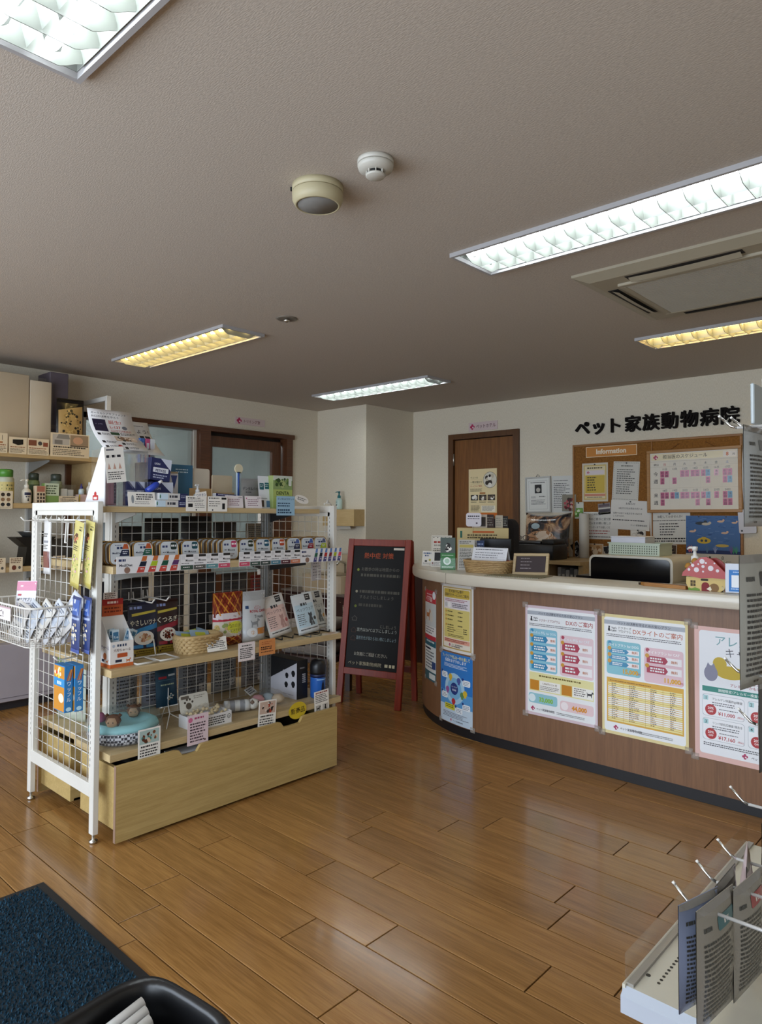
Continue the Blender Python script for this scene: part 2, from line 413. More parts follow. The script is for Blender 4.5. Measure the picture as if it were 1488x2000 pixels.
struct(B().box(-4.84, XP + .012, 5.0, YB, 0, .09).box(XL, XP + .012, YP - .012, YP, 0, .09).box(-4.83, -4.345, YB - .012, YB, 0, .09).box(XL, XL + .012, 4.64, YP, 0, .09), 'baseboard_back', mat('#4a3226', .5))
# window and sliding door of the trimming room in the left wall
b = B(); b.box(XL - .125, XL + .03, 2.34, 4.66, 2.085, 2.13); b.box(XL - .125, XL + .03, 3.545, 3.655, 0, 2.085); b.box(XL - .125, XL + .03, 4.56, 4.635, 0, 2.085); b.box(XL - .125, XL + .03, 2.34, 2.4, .95, 2.085); b.box(XL - .125, XL + .06, 2.34, 3.545, .93, .98)
wn = struct(b, 'window_1', WDX)
GLS = mat('#cfdcdc', .03, trans=1, alpha=.28, name='clear_window_glass', var=0)
struct(B().box(XL - .07, XL - .064, 2.4, 3.545, .98, 2.085), 'window_pane', GLS, wn)
struct(B().box(XL - .05, XL - .035, 3.515, 3.55, .98, 2.085), 'window_stop', mat('#c9c4b8', .4), wn)
b = B(); x0, x1 = XL - .075, XL - .035
b.box(x0, x1, 3.655, 3.715, .02, 2.05); b.box(x0, x1, 4.42, 4.53, .02, 2.05); b.box(x0, x1, 3.715, 4.42, 1.95, 2.05); b.box(x0, x1, 3.715, 4.42, .02, .75)
dr = struct(b, 'door_1', WD)
struct(B().box(XL - .058, XL - .052, 3.715, 4.42, .75, 1.95), 'door_pane', GLS, dr)
struct(B().box(XL - .115, XL - .08, 3.655, 4.56, 2.03, 2.085), 'door_track', mat('#1c120c', .5), dr)
# trimming room seen through the glass
TW = mat('#c9cfcd', .8, name='trimming_room_wall')
struct(B().box(-7.75, -7.65, 1.4, 5.2, 0, CH).box(-7.65, XL - .12, 1.3, 1.4, 0, CH).box(-7.65, XL - .12, 5.1, 5.2, 0, CH).box(-7.65, XL - .12, 1.4, 5.1, -.05, 0), 'wall_trimming_room', TW)
lt = thing('ceiling_lamp', 'white batten lamp on the ceiling of the trimming room behind the glass', 'lamp', (-6.6, 3.35, CH))
B().box(-.08, .08, -.6, .6, -.06, 0, .01).done('lamp_body', mat('#dfe3e2', .4), lt)
B().cyl((0, -.58, -.08), (0, .58, -.08), .014, 10).done('tube', mat('#f2fbff', .4, emit=30, name='lamp_tube_light'), lt)
cc = B(); cc.tube([(.014 * math.cos(t * 1.1), .014 * math.sin(t * 1.1), -t * .0036) for t in range(0, 150)], .006, 6); cc.cyl((0, 0, -.54), (0, 0, -.85), .005, 6)
co = thing('coiled_cord', 'white coiled cord hanging from the ceiling behind the trimming room window', 'cord', (-6.0, 3.28, 2.36))
cc.done('cord', mat('#e8e8e4', .4), co); B().lathe([(.022, 0), (.028, .06), (.03, .07)], (0, 0, -.01), 14).done('ceiling_socket', mat('#e8e8e4', .4), co)
# door of the pet hotel in the back wall
fr = mat('#57391f', .45, name='door_frame_brown')
b = B(); y0, y1 = YB - .025, YB + .12
b.box(-4.344, -4.283, y0, y1, 0, 2.137); b.box(-3.577, -3.515, y0, y1, 0, 2.137); b.box(-4.283, -3.577, y0, y1, 2.083, 2.137)
d2 = struct(b, 'door_2', wood('brown_frame', '#4d3019', '#6a4526', 'z', .42))
B().box(-4.275, -3.588, YB + .0, YB + .04, .01, 2.075).done('door_leaf', DOORW, d2)
B().box(-4.283, -3.577, YB + .04, YB + .06, 0, 2.083).done('door_stop', mat('#171008', .6), d2)
for z in (1.88, .35): B().cyl((-4.283, YB - .012, z - .06), (-4.283, YB - .012, z + .06), .009, 8).done('hinge', mat('#b8b4aa', .3, .9), d2)
lv = B().cyl((-3.66, YB, .98), (-3.66, YB - .05, .98), .01, 8); lv.cyl((-3.66, YB - .05, .98), (-3.77, YB - .05, .98), .009, 8); lv.done('door_handle', mat('#b8b4aa', .3, .9), d2)

# ================================================================ ceiling fixtures
LOUV = mat('#8c908a', .3, name='louver_aluminium'); REFL = mat('#8d908c', .3, name='reflector_aluminium'); RIM = mat('#a9a7a8', .45, name='fixture_rim_grey')
def fixture(x, y, L, warm, label):
    t = thing('ceiling_light', label, 'ceiling light', (x, y, CH), 0, 'recessed fluorescent lights')
    w = FW; r = .014
    b = B(); z0, z1 = -.018, .004
    for a in ((0, L, 0, r), (0, L, w - r, w), (0, r, r, w - r), (L - r, L, r, w - r)): b.box(*a, z0, z1)
    b.done('rim', RIM, t)
    b = B(); b.box(r, L - r, r, w - r, .115, .12); b.box(r, r + .002, r, w - r, 0, .115); b.box(L - r - .002, L - r, r, w - r, 0, .115); b.box(r, L - r, r, r + .002, 0, .115); b.box(r, L - r, w - r - .002, w - r, 0, .115)
    b.done('reflector_tray', REFL, t)
    tm = mat('#f3fbff' if not warm else '#ffd98a', .4, emit=TUBE_W if not warm else TUBE_Y, name='tube_white_light' if not warm else 'tube_warm_light')
    for yy in (.3, .7):
        u = B().cyl((.05, w * yy, .018), (L - .05, w * yy, .018), .0165, 12).done('tube', tm, t)
        for q0 in (.028, L - .052): B().cyl((q0, w * yy, .018), (q0 + .024, w * yy, .018), .0145, 10).done('tube_cap', mat('#9a9a98', .35, .6), u)
    # louver blades across, wing profile with a dip at the middle and scooped cuts round the tubes
    pr = []
    a, e = .022, w - .022
    bot = [(a, -.004)] + [(a + (e - a) * i / 14, -.034 * min(1, math.sin(PI * i / 14) * 1.7)) for i in range(1, 14)] + [(e, -.004)]
    top = []
    for i in range(21):
        yy = e - (e - a) * i / 20; zz = .05
        for ty in (.3, .7):
            d = abs(yy - w * ty)
            if d < .024: zz = min(zz, .018 - math.sqrt(max(0, .00058 - d * d)))
        top.append((yy, zz))
    n = 15; g = B(); g.prism(bot + top, -.0012, .0012, 'yz'); me = None
    for i in range(n):
        xx = .06 + (L - .12) * i / (n - 1)
        if me is None: ob = g.done('louver_blade', LOUV, t, (xx, 0, 0)); me = ob.data
        else: link('louver_blade', me, t, (xx, 0, 0))
    d = B()
    d.prism([(w * .5 - .022, .05), (w * .5, -.028), (w * .5 + .022, .05)], .06, L - .06, 'yz'); d.done('centre_divider', LOUV, t)
    for s_, yy in ((1, .02), (-1, w - .02)):
        d = B(); d.grid(lambda u, v: (.05 + (L - .1) * u, yy + s_ * (.03 * v * v), -.006 + .07 * v), 1, 5); d.done('side_reflector', LOUV, t)
    return t
names = ['bright white louvred ceiling light beside the air conditioner', 'warm louvred ceiling light between air conditioner and back wall', 'warm yellow louvred ceiling light near the round ceiling vent', 'white louvred ceiling light closest to the wall pilaster', 'white louvred ceiling light over the shop entrance rug', 'white louvred ceiling light out over the left wall shelves']
for (x, y, L), wm, nm in zip(FIX, (0, 1, 1, 0, 0, 0), names): fixture(x, y, L, wm, nm)
# loudspeaker, smoke detector, flush sprinkler plate
t = thing('ceiling_speaker', 'round beige ceiling loudspeaker with grey grille', 'speaker', (-1.742, 1.562, CH))
bg = mat('#b7ad8c', .5)
B().lathe([(.086, 0), (.086, -.022), (.084, -.0225)], (0, 0, 0), 40).done('mounting_ring', bg, t)
B().lathe([(.084, -.0235), (.086, -.026), (.085, -.05), (.076, -.066), (.07, -.068), (.068, -.06)], (0, 0, 0), 40).done('housing', bg, t)
B().lathe([(.0, -.0665), (.067, -.0665), (.0685, -.061), (.0, -.061)], (0, 0, 0), 40).done('grille', mat('#82807c', .75, bump=.4, bscale=900), t)
B().box(-.006, .006, -.004, .004, -.016, -.004).done('screw_slot', mat('#141414', .6), t, (.086 * math.cos(3.9), .086 * math.sin(3.9), 0), 3.9)
t = thing('smoke_detector', 'small white round smoke detector beside the loudspeaker', 'smoke detector', (-1.478, 1.566, CH))
wh = mat('#c4c1b7', .45)
B().lathe([(.05, 0), (.057, -.002), (.057, -.014), (.055, -.015)], (0, 0, 0), 36).done('base', wh, t)
B().lathe([(.055, -.016), (.0565, -.02), (.053, -.031), (.03, -.037), (.0, -.037)], (0, 0, 0), 36).done('housing', wh, t)
B().lathe([(.026, -.036), (.024, -.047), (0, -.047)], (0, 0, 0), 24).done('sensing_chamber', mat('#1a1a1a', .7), t)
B().lathe([(0, -.0465), (.03, -.0465), (.031, -.051), (.028, -.054), (0, -.055)], (0, 0, 0), 28).done('cap', wh, t)
for i in range(8):
    a = i * PI / 4; B().box(.025, .031, -.0015, .0015, -.05, -.035).done('rib', wh, t, (0, 0, 0), a)
t = thing('sprinkler', 'small flush round chrome sprinkler plate on the ceiling', 'sprinkler', (-3.055, 2.512, CH))
B().lathe([(.06, 0), (.06, -.003), (.045, -.006), (.03, -.002), (0, -.002)], (0, 0, 0), 32).done('plate', mat('#8d867c', .35, .5), t)
B().lathe([(.012, -.002), (.02, -.014), (.008, -.022), (0, -.024)], (0, 0, 0), 16).done('nozzle', mat('#c9c4ba', .2, .9), t)
# cassette air conditioner
t = thing('air_conditioner', 'beige square cassette air conditioner set in the ceiling', 'air conditioner', (-1.53, 2.94, CH))
AC = mat('#a39a86', .5, name='ac_panel_beige'); A = .925; hh = .035
def ring(b, x0, x1, y0, y1, hx0, hx1, hy0, hy1, z):
    pass
b = B(); o4 = [(0, 0), (A, 0), (A, A), (0, A)]; mid = [(.012, .012), (A - .012, .012), (A - .012, A - .012), (.012, A - .012)]; i4 = [(.06, .06), (A - .06, .06), (A - .06, A - .06), (.06, A - .06)]
L0 = [b.v((x, y, 0)) for x, y in o4]; L1 = [b.v((x, y, -.012)) for x, y in o4]; L2 = [b.v((x, y, -hh)) for x, y in i4]
for P_, Q_ in ((L0, L1), (L1, L2)):
    for i in range(4): b.f([P_[i], P_[(i + 1) % 4], Q_[(i + 1) % 4], Q_[i]])
b.f(L2); b.done('panel', AC, t)
GR = .56; g0 = (A - GR) / 2
fr_ = B()
for a in ((g0 - .03, A - g0 + .03, g0 - .03, g0), (g0 - .03, A - g0 + .03, A - g0, A - g0 + .03), (g0 - .03, g0, g0, A - g0), (A - g0, A - g0 + .03, g0, A - g0)): fr_.box(*a, -hh - .012, -hh + .004, .003)
fr_.done('grille_frame', AC, t)
B().box(g0, A - g0, g0, A - g0, -hh - .0012, -hh + .002).done('grille_backing', mat('#37332f', .9), t)
s_ = B(); n = 44
for i in range(n):
    yy = g0 + GR * (i + .5) / n; s_.box(g0, A - g0, yy - .0026, yy + .0026, -hh - .011, -hh - .0085)
so = s_.done('grille_slats', mat('#aaa190', .5), t); so['kind'] = 'stuff'
for k in range(4):
    sub = B(); sub.box(.22, A - .22, .075, .125, -hh - .0015, -hh + .01); R_ = Matrix.Translation((A / 2, A / 2, 0)) @ Matrix.Rotation(k * PI / 2, 4, 'Z') @ Matrix.Translation((-A / 2, -A / 2, 0))
    o = sub.done('outlet_slot', mat('#1e1916', .8), t); o.data.transform(R_)
    vn = B(); vn.grid(lambda u, v: (.23 + (A - .46) * u, .092 + .034 * v, -hh - .003 - .012 * v - .004 * math.sin(PI * u)), 8, 2); o = vn.done('vane', AC, t); o.data.transform(R_)
# ================================================================ builders for goods
def pouch(name, label, cat, w, h, d, color, loc, rz=0, tilt=0, draw=None, group=None, stand=True, rough=.35, metal=0, hole=True, roll=0, gloss=True, zig=False):
    """sealed bag: origin at the bottom centre, front faces local -y"""
    t = thing(name, label, cat, loc, rz, group, rot=(tilt, roll, rz))
    def vp(v): return (1 - v) ** .75 * min(1, .35 + v * 6) if stand else math.sin(PI * min(1, max(0, v))) ** .6
    def th(u, v): return d / 2 * (1 - abs(2 * u - 1) ** 3.2) * vp(v) * (1 + .05 * math.sin(9 * u + 13 * v) + .04 * math.sin(21 * v)) + .0006
    b = B(); nu, nv = 10, 14
    for s_ in (-1, 1): b.grid(lambda u, v: ((u - .5) * w, s_ * th(u, v), v * h), nu, nv)
    for v0 in (0, 1):
        g = [[b.v(((i / nu - .5) * w, s_ * th(i / nu, v0), v0 * h)) for i in range(nu + 1)] for s_ in (-1, 1)]
        for i in range(nu): b.f([g[0][i], g[0][i + 1], g[1][i + 1], g[1][i]])
    bmesh.ops.remove_doubles(b.bm, verts=b.bm.verts[:], dist=.00005)
    bd = b.done('bag', mat(color, rough, metal, bump=.35, bscale=45, coat=.3), t)
    if draw:
        S = Sheet(w, h, color, gloss=gloss, cols=8, rows=12, warp=lambda x, y, z: (x, -th(x / w + .5, z / h) + y - .0004, z))
        draw(S); flat_print(S, bd)
    if hole and not stand:
        B().cyl((0, -.0012, h * .955), (0, .0012, h * .955), .006, 10).done('hang_hole', mat('#2c2a28', .8), t)
    if stand:
        B().box(-w * .49, w * .49, -.0012, .0012, h * .985, h * 1.012).done('top_seal', mat(color, rough, metal), t)
    return t
def carton(name, label, cat, w, d, h, color, loc, rz=0, front=None, side=None, left=None, group=None, rough=.5, rot=None, lid=None):
    t = thing(name, label, cat, loc, rz, group, rot=rot)
    bd = B().box(-w / 2, w / 2, -d / 2, d / 2, 0, h, .0012).done('box', mat(color, rough, var=.03), t)
    if front:
        S = Sheet(w, h, color, warp=lambda x, y, z: (x, -d / 2 + y - .0003, z)); front(S); flat_print(S, bd)
    if side:
        S = Sheet(d, h, color, warp=lambda x, y, z: (w / 2 - y + .0003, x, z)); side(S); flat_print(S, bd)
    if left:
        S = Sheet(d, h, color, warp=lambda x, y, z: (-w / 2 + y - .0003, -x, z)); left(S); flat_print(S, bd)
    if lid: B().box(-w / 2 + .002, w / 2 - .002, -d / 2 + .002, d / 2 - .002, h, h + .0012).done('lid_flap', mat(lid, .5), t)
    return t
def card(name, label, w, h, loc, rz=0, tilt=0, draw=None, color='#efece6', group=None, cat='card', roll=0, th=.0012, gloss=False, stand=False):
    S = Sheet(w, h, color, th=th, gloss=gloss)
    if draw: draw(S)
    o = S.build(name, None, loc, rot=(tilt, roll, rz), label=label, cat=cat, group=group)
    if stand:
        B().prism([(0, h * .7), (h * .4, 0.0), (h * .4 - .004, 0.0), (0, h * .64)], -w * .12, w * .12, 'yz').done('strut', mat(color, .6), o)
    return o
def note(seed=1, n=7, title=None, c='#3a3a3a', tc='#303030', tsize=.13, y0=.32, x0=.08, x1=.94, y1=.92):
    """a small price card: heading and rows of fine print"""
    def dr(S):
        if title: S.text(title, .5, .22, tsize, tc, 'c', .86, .012)
        else: S.lines(x0 + .1, .1, x1 - .1, 1, .12, tc, .75, seed=seed + 50, ragged=.1)
        S.lines(x0, y0, x1, n, (y1 - y0) / n, c, .48, seed=seed)
    return dr
def blobs(S, cx, cy, rx, ry, cols, n=24, seed=1, r0=.012, r1=.035):
    """heap of small food pieces or a mottled photograph"""
    R = random.Random(seed); l0 = S.lay
    for i in range(n):
        a = R.random() * 6.28; q = math.sqrt(R.random()); S.lay = l0 + (i % 6) * .1
        S.ell(cx + rx * q * math.cos(a), cy + ry * q * math.sin(a), R.uniform(r0, r1), R.choice(cols), n=8)
    S.lay = l0 + 1
def cat_shape(S, x, y, k, c, flip=1):
    """seated cat silhouette, (x, y) = base centre, k = height as a fraction of sheet height"""
    a = S.h / S.w
    P = [(-.18, 0), (.28, 0), (.3, -.1), (.2, -.3), (.18, -.5), (.12, -.62), (.2, -.72), (.2, -.86), (.17, -1), (.06, -.9), (-.04, -.9), (-.14, -1), (-.16, -.82), (-.1, -.68), (-.16, -.5), (-.24, -.25)]
    S.poly([(x + u * k * a * flip, y + w * k) for u, w in P], c)
def dog_shape(S, x, y, k, c, flip=1):
    a = S.h / S.w
    P = [(-.5, 0), (-.4, 0), (-.36, -.3), (.2, -.3), (.26, 0), (.38, 0), (.38, -.45), (.5, -.7), (.7, -.7), (.72, -.82), (.52, -.98), (.42, -1.05), (.36, -.9), (.3, -.68), (-.38, -.62), (-.55, -.85), (-.6, -.82), (-.5, -.5)]
    S.poly([(x + u * k * a * flip, y + w * k) for u, w in P], c)
def paw(S, x, y, r, c):
    a = S.w / S.h
    S.ell(x, y, r * .55, c)
    for dx, dy in ((-.62, -.35), (-.24, -.75), (.24, -.75), (.62, -.35)): S.ell(x + dx * r, y + dy * r * a, r * .22, c)
def cross_logo(S, x, y, r, c='#b03a63'):
    a = S.w / S.h
    for dx, dy in ((-.55, 0), (.55, 0), (0, -.55), (0, .55)): S.ell(x + dx * r, y + dy * r * a, r * .42, c)
    S.ell(x, y, r * .45, c); S.ell(x + r * .25, y + r * .2 * a, r * .28, '#f3e7ea', lay=S.lay + 1)
CLEAR = mat('#e6eef0', .05, trans=1, alpha=.22, name='clear_acrylic', var=0)
WRAP = mat('#eef2f4', .12, trans=.9, alpha=.16, name='clear_film', var=0, bump=.8, bscale=18)
WIREW = mat('#dcd9d2', .35, name='white_coated_wire'); CHROME = mat('#c8c8c6', .18, 1, name='chrome'); BLACKP = mat('#141416', .4, name='black_plastic')
def wires(name, segs, r, mt, parent, n=6):
    b = B()
    for s_ in segs: b.tube(s_, r, n, smooth=True)
    return b.done(name, mt, parent)
def pump_bottle(name, label, loc, rz, body, top, k=1.0, draw=None, clear=False):
    t = thing(name, label, 'pump bottle', loc, rz)
    bd = B().lathe([(0, 0), (.03 * k, 0), (.033 * k, .006 * k), (.033 * k, .085 * k), (.028 * k, .1 * k), (.014 * k, .11 * k), (.013 * k, .116 * k)], n=24).done('body', mat(body, .35), t)
    B().lathe([(.0165 * k, .112 * k), (.0165 * k, .135 * k), (.008 * k, .14 * k), (.006 * k, .165 * k)], n=18).done('collar', mat(top, .35), t)
    h = B(); h.lathe([(.011 * k, .16 * k), (.012 * k, .178 * k), (0, .18 * k)], n=16); h.tube([(0, 0, .172 * k), (-.03 * k, 0, .173 * k), (-.045 * k, 0, .165 * k)], [.006 * k, .005 * k, .004 * k], 8); h.done('pump_head', mat(top, .35), t)
    if draw:
        S = Sheet(.05 * k, .07 * k, body, cols=8, warp=lambda x, y, z: ((.0332 * k - y) * math.sin(x / (.033 * k)), -(.0332 * k - y) * math.cos(x / (.033 * k)), z + .01 * k)); draw(S); flat_print(S, bd)
    return t
# ================================================================ reception counter
BODY = wood('counter_walnut_laminate', '#6f4e37', '#886346', 'z', .42, 1.5, .7)
SLAB = mat('#c9c1b1', .28, name='counter_top_cream', coat=.3)
def arc(cx, cy, r, n=20, a0=PI, a1=1.5 * PI): return [(cx + r * math.cos(a0 + (a1 - a0) * i / n), cy + r * math.sin(a0 + (a1 - a0) * i / n)) for i in range(n + 1)]
XE = 1.0
def band(outer, inner, z0, z1, mt, name, parent, bev=0):
    b = B(); n = len(outer)
    if bev:
        prof = [(bev, z0), (bev * .3, z0 + bev * .3), (0, z0 + bev), (0, z1 - bev), (bev * .3, z1 - bev * .3), (bev, z1)]
    else: prof = [(0, z0), (0, z1)]
    rows = []
    for d, z in prof:
        rows.append([b.v((o[0] + (i[0] - o[0]) * d / math.dist(o, i), o[1] + (i[1] - o[1]) * d / math.dist(o, i), z)) for o, i in zip(outer, inner)])
    top = [b.v((x, y, z1)) for x, y in inner]; bot = [b.v((x, y, z0)) for x, y in inner]
    rows = [bot] + rows + [top]
    for A_, C_ in zip(rows, rows[1:] + [rows[0]]):
        for k in range(n - 1): b.f([A_[k], A_[k + 1], C_[k + 1], C_[k]], True)
    for k in (0, n - 1): b.f([r_[k] for r_ in rows])
    o = b.done(name, mt, parent); o.data.set_sharp_from_angle(angle=.6); return o
ct = thing('reception_counter', 'long rounded reception counter with walnut front and cream top', 'counter', (0, 0, 0))
def path(cx, cy, r, yend):      # end of the left wing -> arc -> straight run to the right
    return [(cx - r, yend), (cx - r, (cy + yend) / 2)] + arc(cx, cy, r) + [(x, cy - r) for x in (-1.6, -1.0, -.4, XE)]
CB = (-2.3, 4.39, 1.005); CS = (-2.17, 4.33, 1.135)
yE = 4.62
band(path(*CB, yE), path(CB[0] + .0, CB[1] + .0, CB[2] - .06, yE), .055, .916, BODY, 'front_panel', ct)
band(path(CB[0], CB[1], CB[2] - .008, yE), path(CB[0], CB[1], CB[2] - .05, yE), 0, .055, mat('#141317', .5), 'kick_plate', ct)
band(path(*CS, yE), path(CS[0], CS[1], CS[2] - .31, yE), .916, .981, SLAB, 'worktop', ct, .014)
# narrow joint in the worktop edge
B().box(-.0006, .0006, -.0008, .002, .917, .9805).done('worktop_joint', mat('#8a8376', .6), ct, (CS[0] + CS[2] * math.cos(math.radians(254)), CS[1] + CS[2] * math.sin(math.radians(254)), 0), math.radians(-16))
def cface(d=0):
    """warp for a sheet taped to the counter front: local x runs along the wall of the counter from its arc end (-2.3, front)"""
    cx, cy, r = CB
    def fn(x, y, z):
        rr = r - y
        if x >= 0: return (cx + x, cy - rr, z)
        a = 1.5 * PI + x / r; return (cx + rr * math.cos(a), cy + rr * math.sin(a), z)
    return fn

def taped(name, label, x0, w, h, z0, draw, color='#eeeceb', gloss=True):
    """poster taped to the counter front; x0 = arc length of its left edge from the start of the straight run"""
    cf = cface(); S = Sheet(w, h, color, th=.0006, warp=lambda x, y, z: cf(x0 + w / 2 + x, y - .0022, z0 + z), cols=24, gloss=gloss); draw(S)
    o = S.build(name, None, label=label, cat='poster', group='posters taped to the counter front')
    for k, (tx, tz) in enumerate(((.0, .0), (1., .0), (0., 1.), (1., 1.))):
        T = Sheet(.035, .03, '#cfc8c0', th=.0002, warp=lambda x, y, z: cf(x0 + tx * w + x, y - .0034, z0 + (1 - tz) * h - .015 + z), cols=3); T.build('tape', o, paper=mat('#e8e2da', .2, trans=.5, alpha=.35, name='sticky_tape', var=0))
    return o
def vets(S, x, y, k): cat_shape(S, x, y, k, '#33333a'); S.text("Vet's", x + .03, y - k * .45, k * .5, '#33333a', 'l', .1, .03); S.text('Labo', x + .03, y, k * .5, '#33333a', 'l', .1, .03)
def plan(S, title, border, light):
    S.rect(0, 0, 1, 1, border, 0); S.rr(.03, .025, .97, .975, '#eef0f2', .03, 1); S.rect(.03, .05, .97, .085, '#aeb4bd', 2); S.text('ペットの健康を守るための安心プラン', .5, .078, .026, '#3a3c48', 'c', .62, .02, 3)
    vets(S, .09, .142, .045); S.lay = 3
    if light: S.text('ドクターズ', .2, .118, .024, '#55504c', 'l', .16, .01); S.text('プログラム', .2, .145, .024, '#55504c', 'l', .16, .01)
    else: S.text('ドクターズプログラム', .2, .14, .026, '#8a3a36', 'l', .3, .01)
    S.text(title, .94, .145, .048, '#b8552c' if light else '#a8302c', 'r', .58 if light else .43, .02)
    S.lines(.06, .165, .94, 2, .014, '#4a4a52', .45, seed=3, ragged=.1)
    def block(x0, x1, y0, n, c0, c1, ttl, price, y2):
        S.rr(x0, y0, x1, y2, c0, .03, 3); S.text(ttl, (x0 + x1) / 2, y0 + .045, .028, '#ffffff' if light else '#e8f4fa', 'c', .36, .02, 5); S.ell(x0 + .04, y0 + .02, .022, c1, 4)
        st_ = (y2 - y0 - (.12 if light else .06)) / n
        for i in range(n):
            y = y0 + .065 + i * st_
            S.rect(x0 + .03, y, x1 - .02, y + st_ * .7, '#f2eef0', 4); S.poly([(x0 + .03, y), (x0 + .24, y), (x0 + .27, y + st_ * .35), (x0 + .24, y + st_ * .7), (x0 + .03, y + st_ * .7)], c1, 5); S.ell(x0 + .035, y, .024, '#d09a3c', 6)
            S.lines(x0 + .07, y + st_ * .14, x0 + .23, 2, st_ * .26, '#f0f2f4', .6, 7, seed=i); S.text('無料', x0 + .34, y + st_ * .5, .026, '#c06a2c', 'c', .1, .01, 7)
        if price: S.text(price, x1 - .03, y2 - .018, .05, '#e0a82c', 'r', .3, .04, 7); S.text('円', x1 - .005, y2 - .018, .022, '#c03a3a', 'r', .05, .02)
    if light:
        block(.06, .47, .22, 3, '#86c2d0', '#3f8fb8', 'ライトプラン for DOG', '15,000', .5); block(.51, .95, .24, 2, '#e4c4cc', '#b04a5e', 'ライトプラン for CAT', '11,000', .52)
        S.rect(.06, .53, .95, .9, '#d8a83c', 3); S.lay = 4
        for i in range(20): S.rect(.075, .57 + i * .016, .935, .57 + i * .016 + .012, '#f1f0ea' if (i // 2) % 3 else '#eadf9c')
        for x in (.26, .52, .72): S.rect(x, .565, x + .003, .89, '#b89a4c', 5)
        for x, w_ in ((.12, .08), (.33, .12), (.58, .07), (.8, .07)): S.lines(x, .575, x + w_, 19, .016, '#55504a', .35, 6, seed=int(x * 100), ragged=.6)
        S.lines(.1, .55, .6, 1, .014, '#8a5a14', .5, 6)
    else:
        block(.06, .46, .21, 4, '#8cc4d8', '#3a8cb8', 'わんわん予防 for DOG', None, .6); block(.5, .95, .24, 3, '#e6ccd2', '#b2465c', 'にゃん予防 for CAT', None, .6)
        S.rect(.06, .61, .95, .78, '#e6dfa4', 3); S.lines(.2, .63, .8, 1, .022, '#6a5a1c', .6, 4); S.rect(.07, .68, .2, .77, '#c8862c', 4); S.rect(.52, .68, .66, .77, '#c8862c', 4); S.rect(.21, .68, .5, .77, '#f2f0ea', 4); S.rect(.67, .68, .94, .77, '#f2f0ea', 4); S.text('1,000円×12ヶ月', .35, .71, .022, '#7a5a34', 'c', .26, .01, 5); S.lines(.22, .725, .49, 3, .014, '#5a5048', .4, 5); S.lines(.69, .69, .85, 4, .018, '#5a5048', .4, 5); dog_shape(S, .9, .75, .05, '#2f2f34')
        S.rr(.05, .8, .46, .89, '#96c8d4', .03, 3); S.text('33,000', .4, .868, .052, '#8ac04c', 'r', .28, .05, 5); S.ell(.1, .845, .05, '#e2f0f4', 4); S.rr(.5, .82, .95, .91, '#e8ccd0', .03, 3); S.text('44,000', .86, .888, .052, '#e0952c', 'r', .28, .05, 5); S.ell(.56, .865, .05, '#f6ecee', 4)
    cross_logo(S, .11 if not light else .17, .94, .03); S.text('ペット家族動物病院', .16 if not light else .22, .95, .024, '#3a3038', 'l', .26, .03); S.lines(.45, .935, .9, 2, .012, '#6a6a6a', .45, seed=5)
taped('price_poster', 'white plan poster with thirty three thousand yen and pink rim', .259, .42, .592, .232, lambda S: plan(S, 'DXのご案内', '#d8c4cc', False))
taped('price_poster', 'white light plan poster with a yellow price table', .703, .424, .596, .224, lambda S: plan(S, 'DXライトのご案内', '#e2d29a', True))
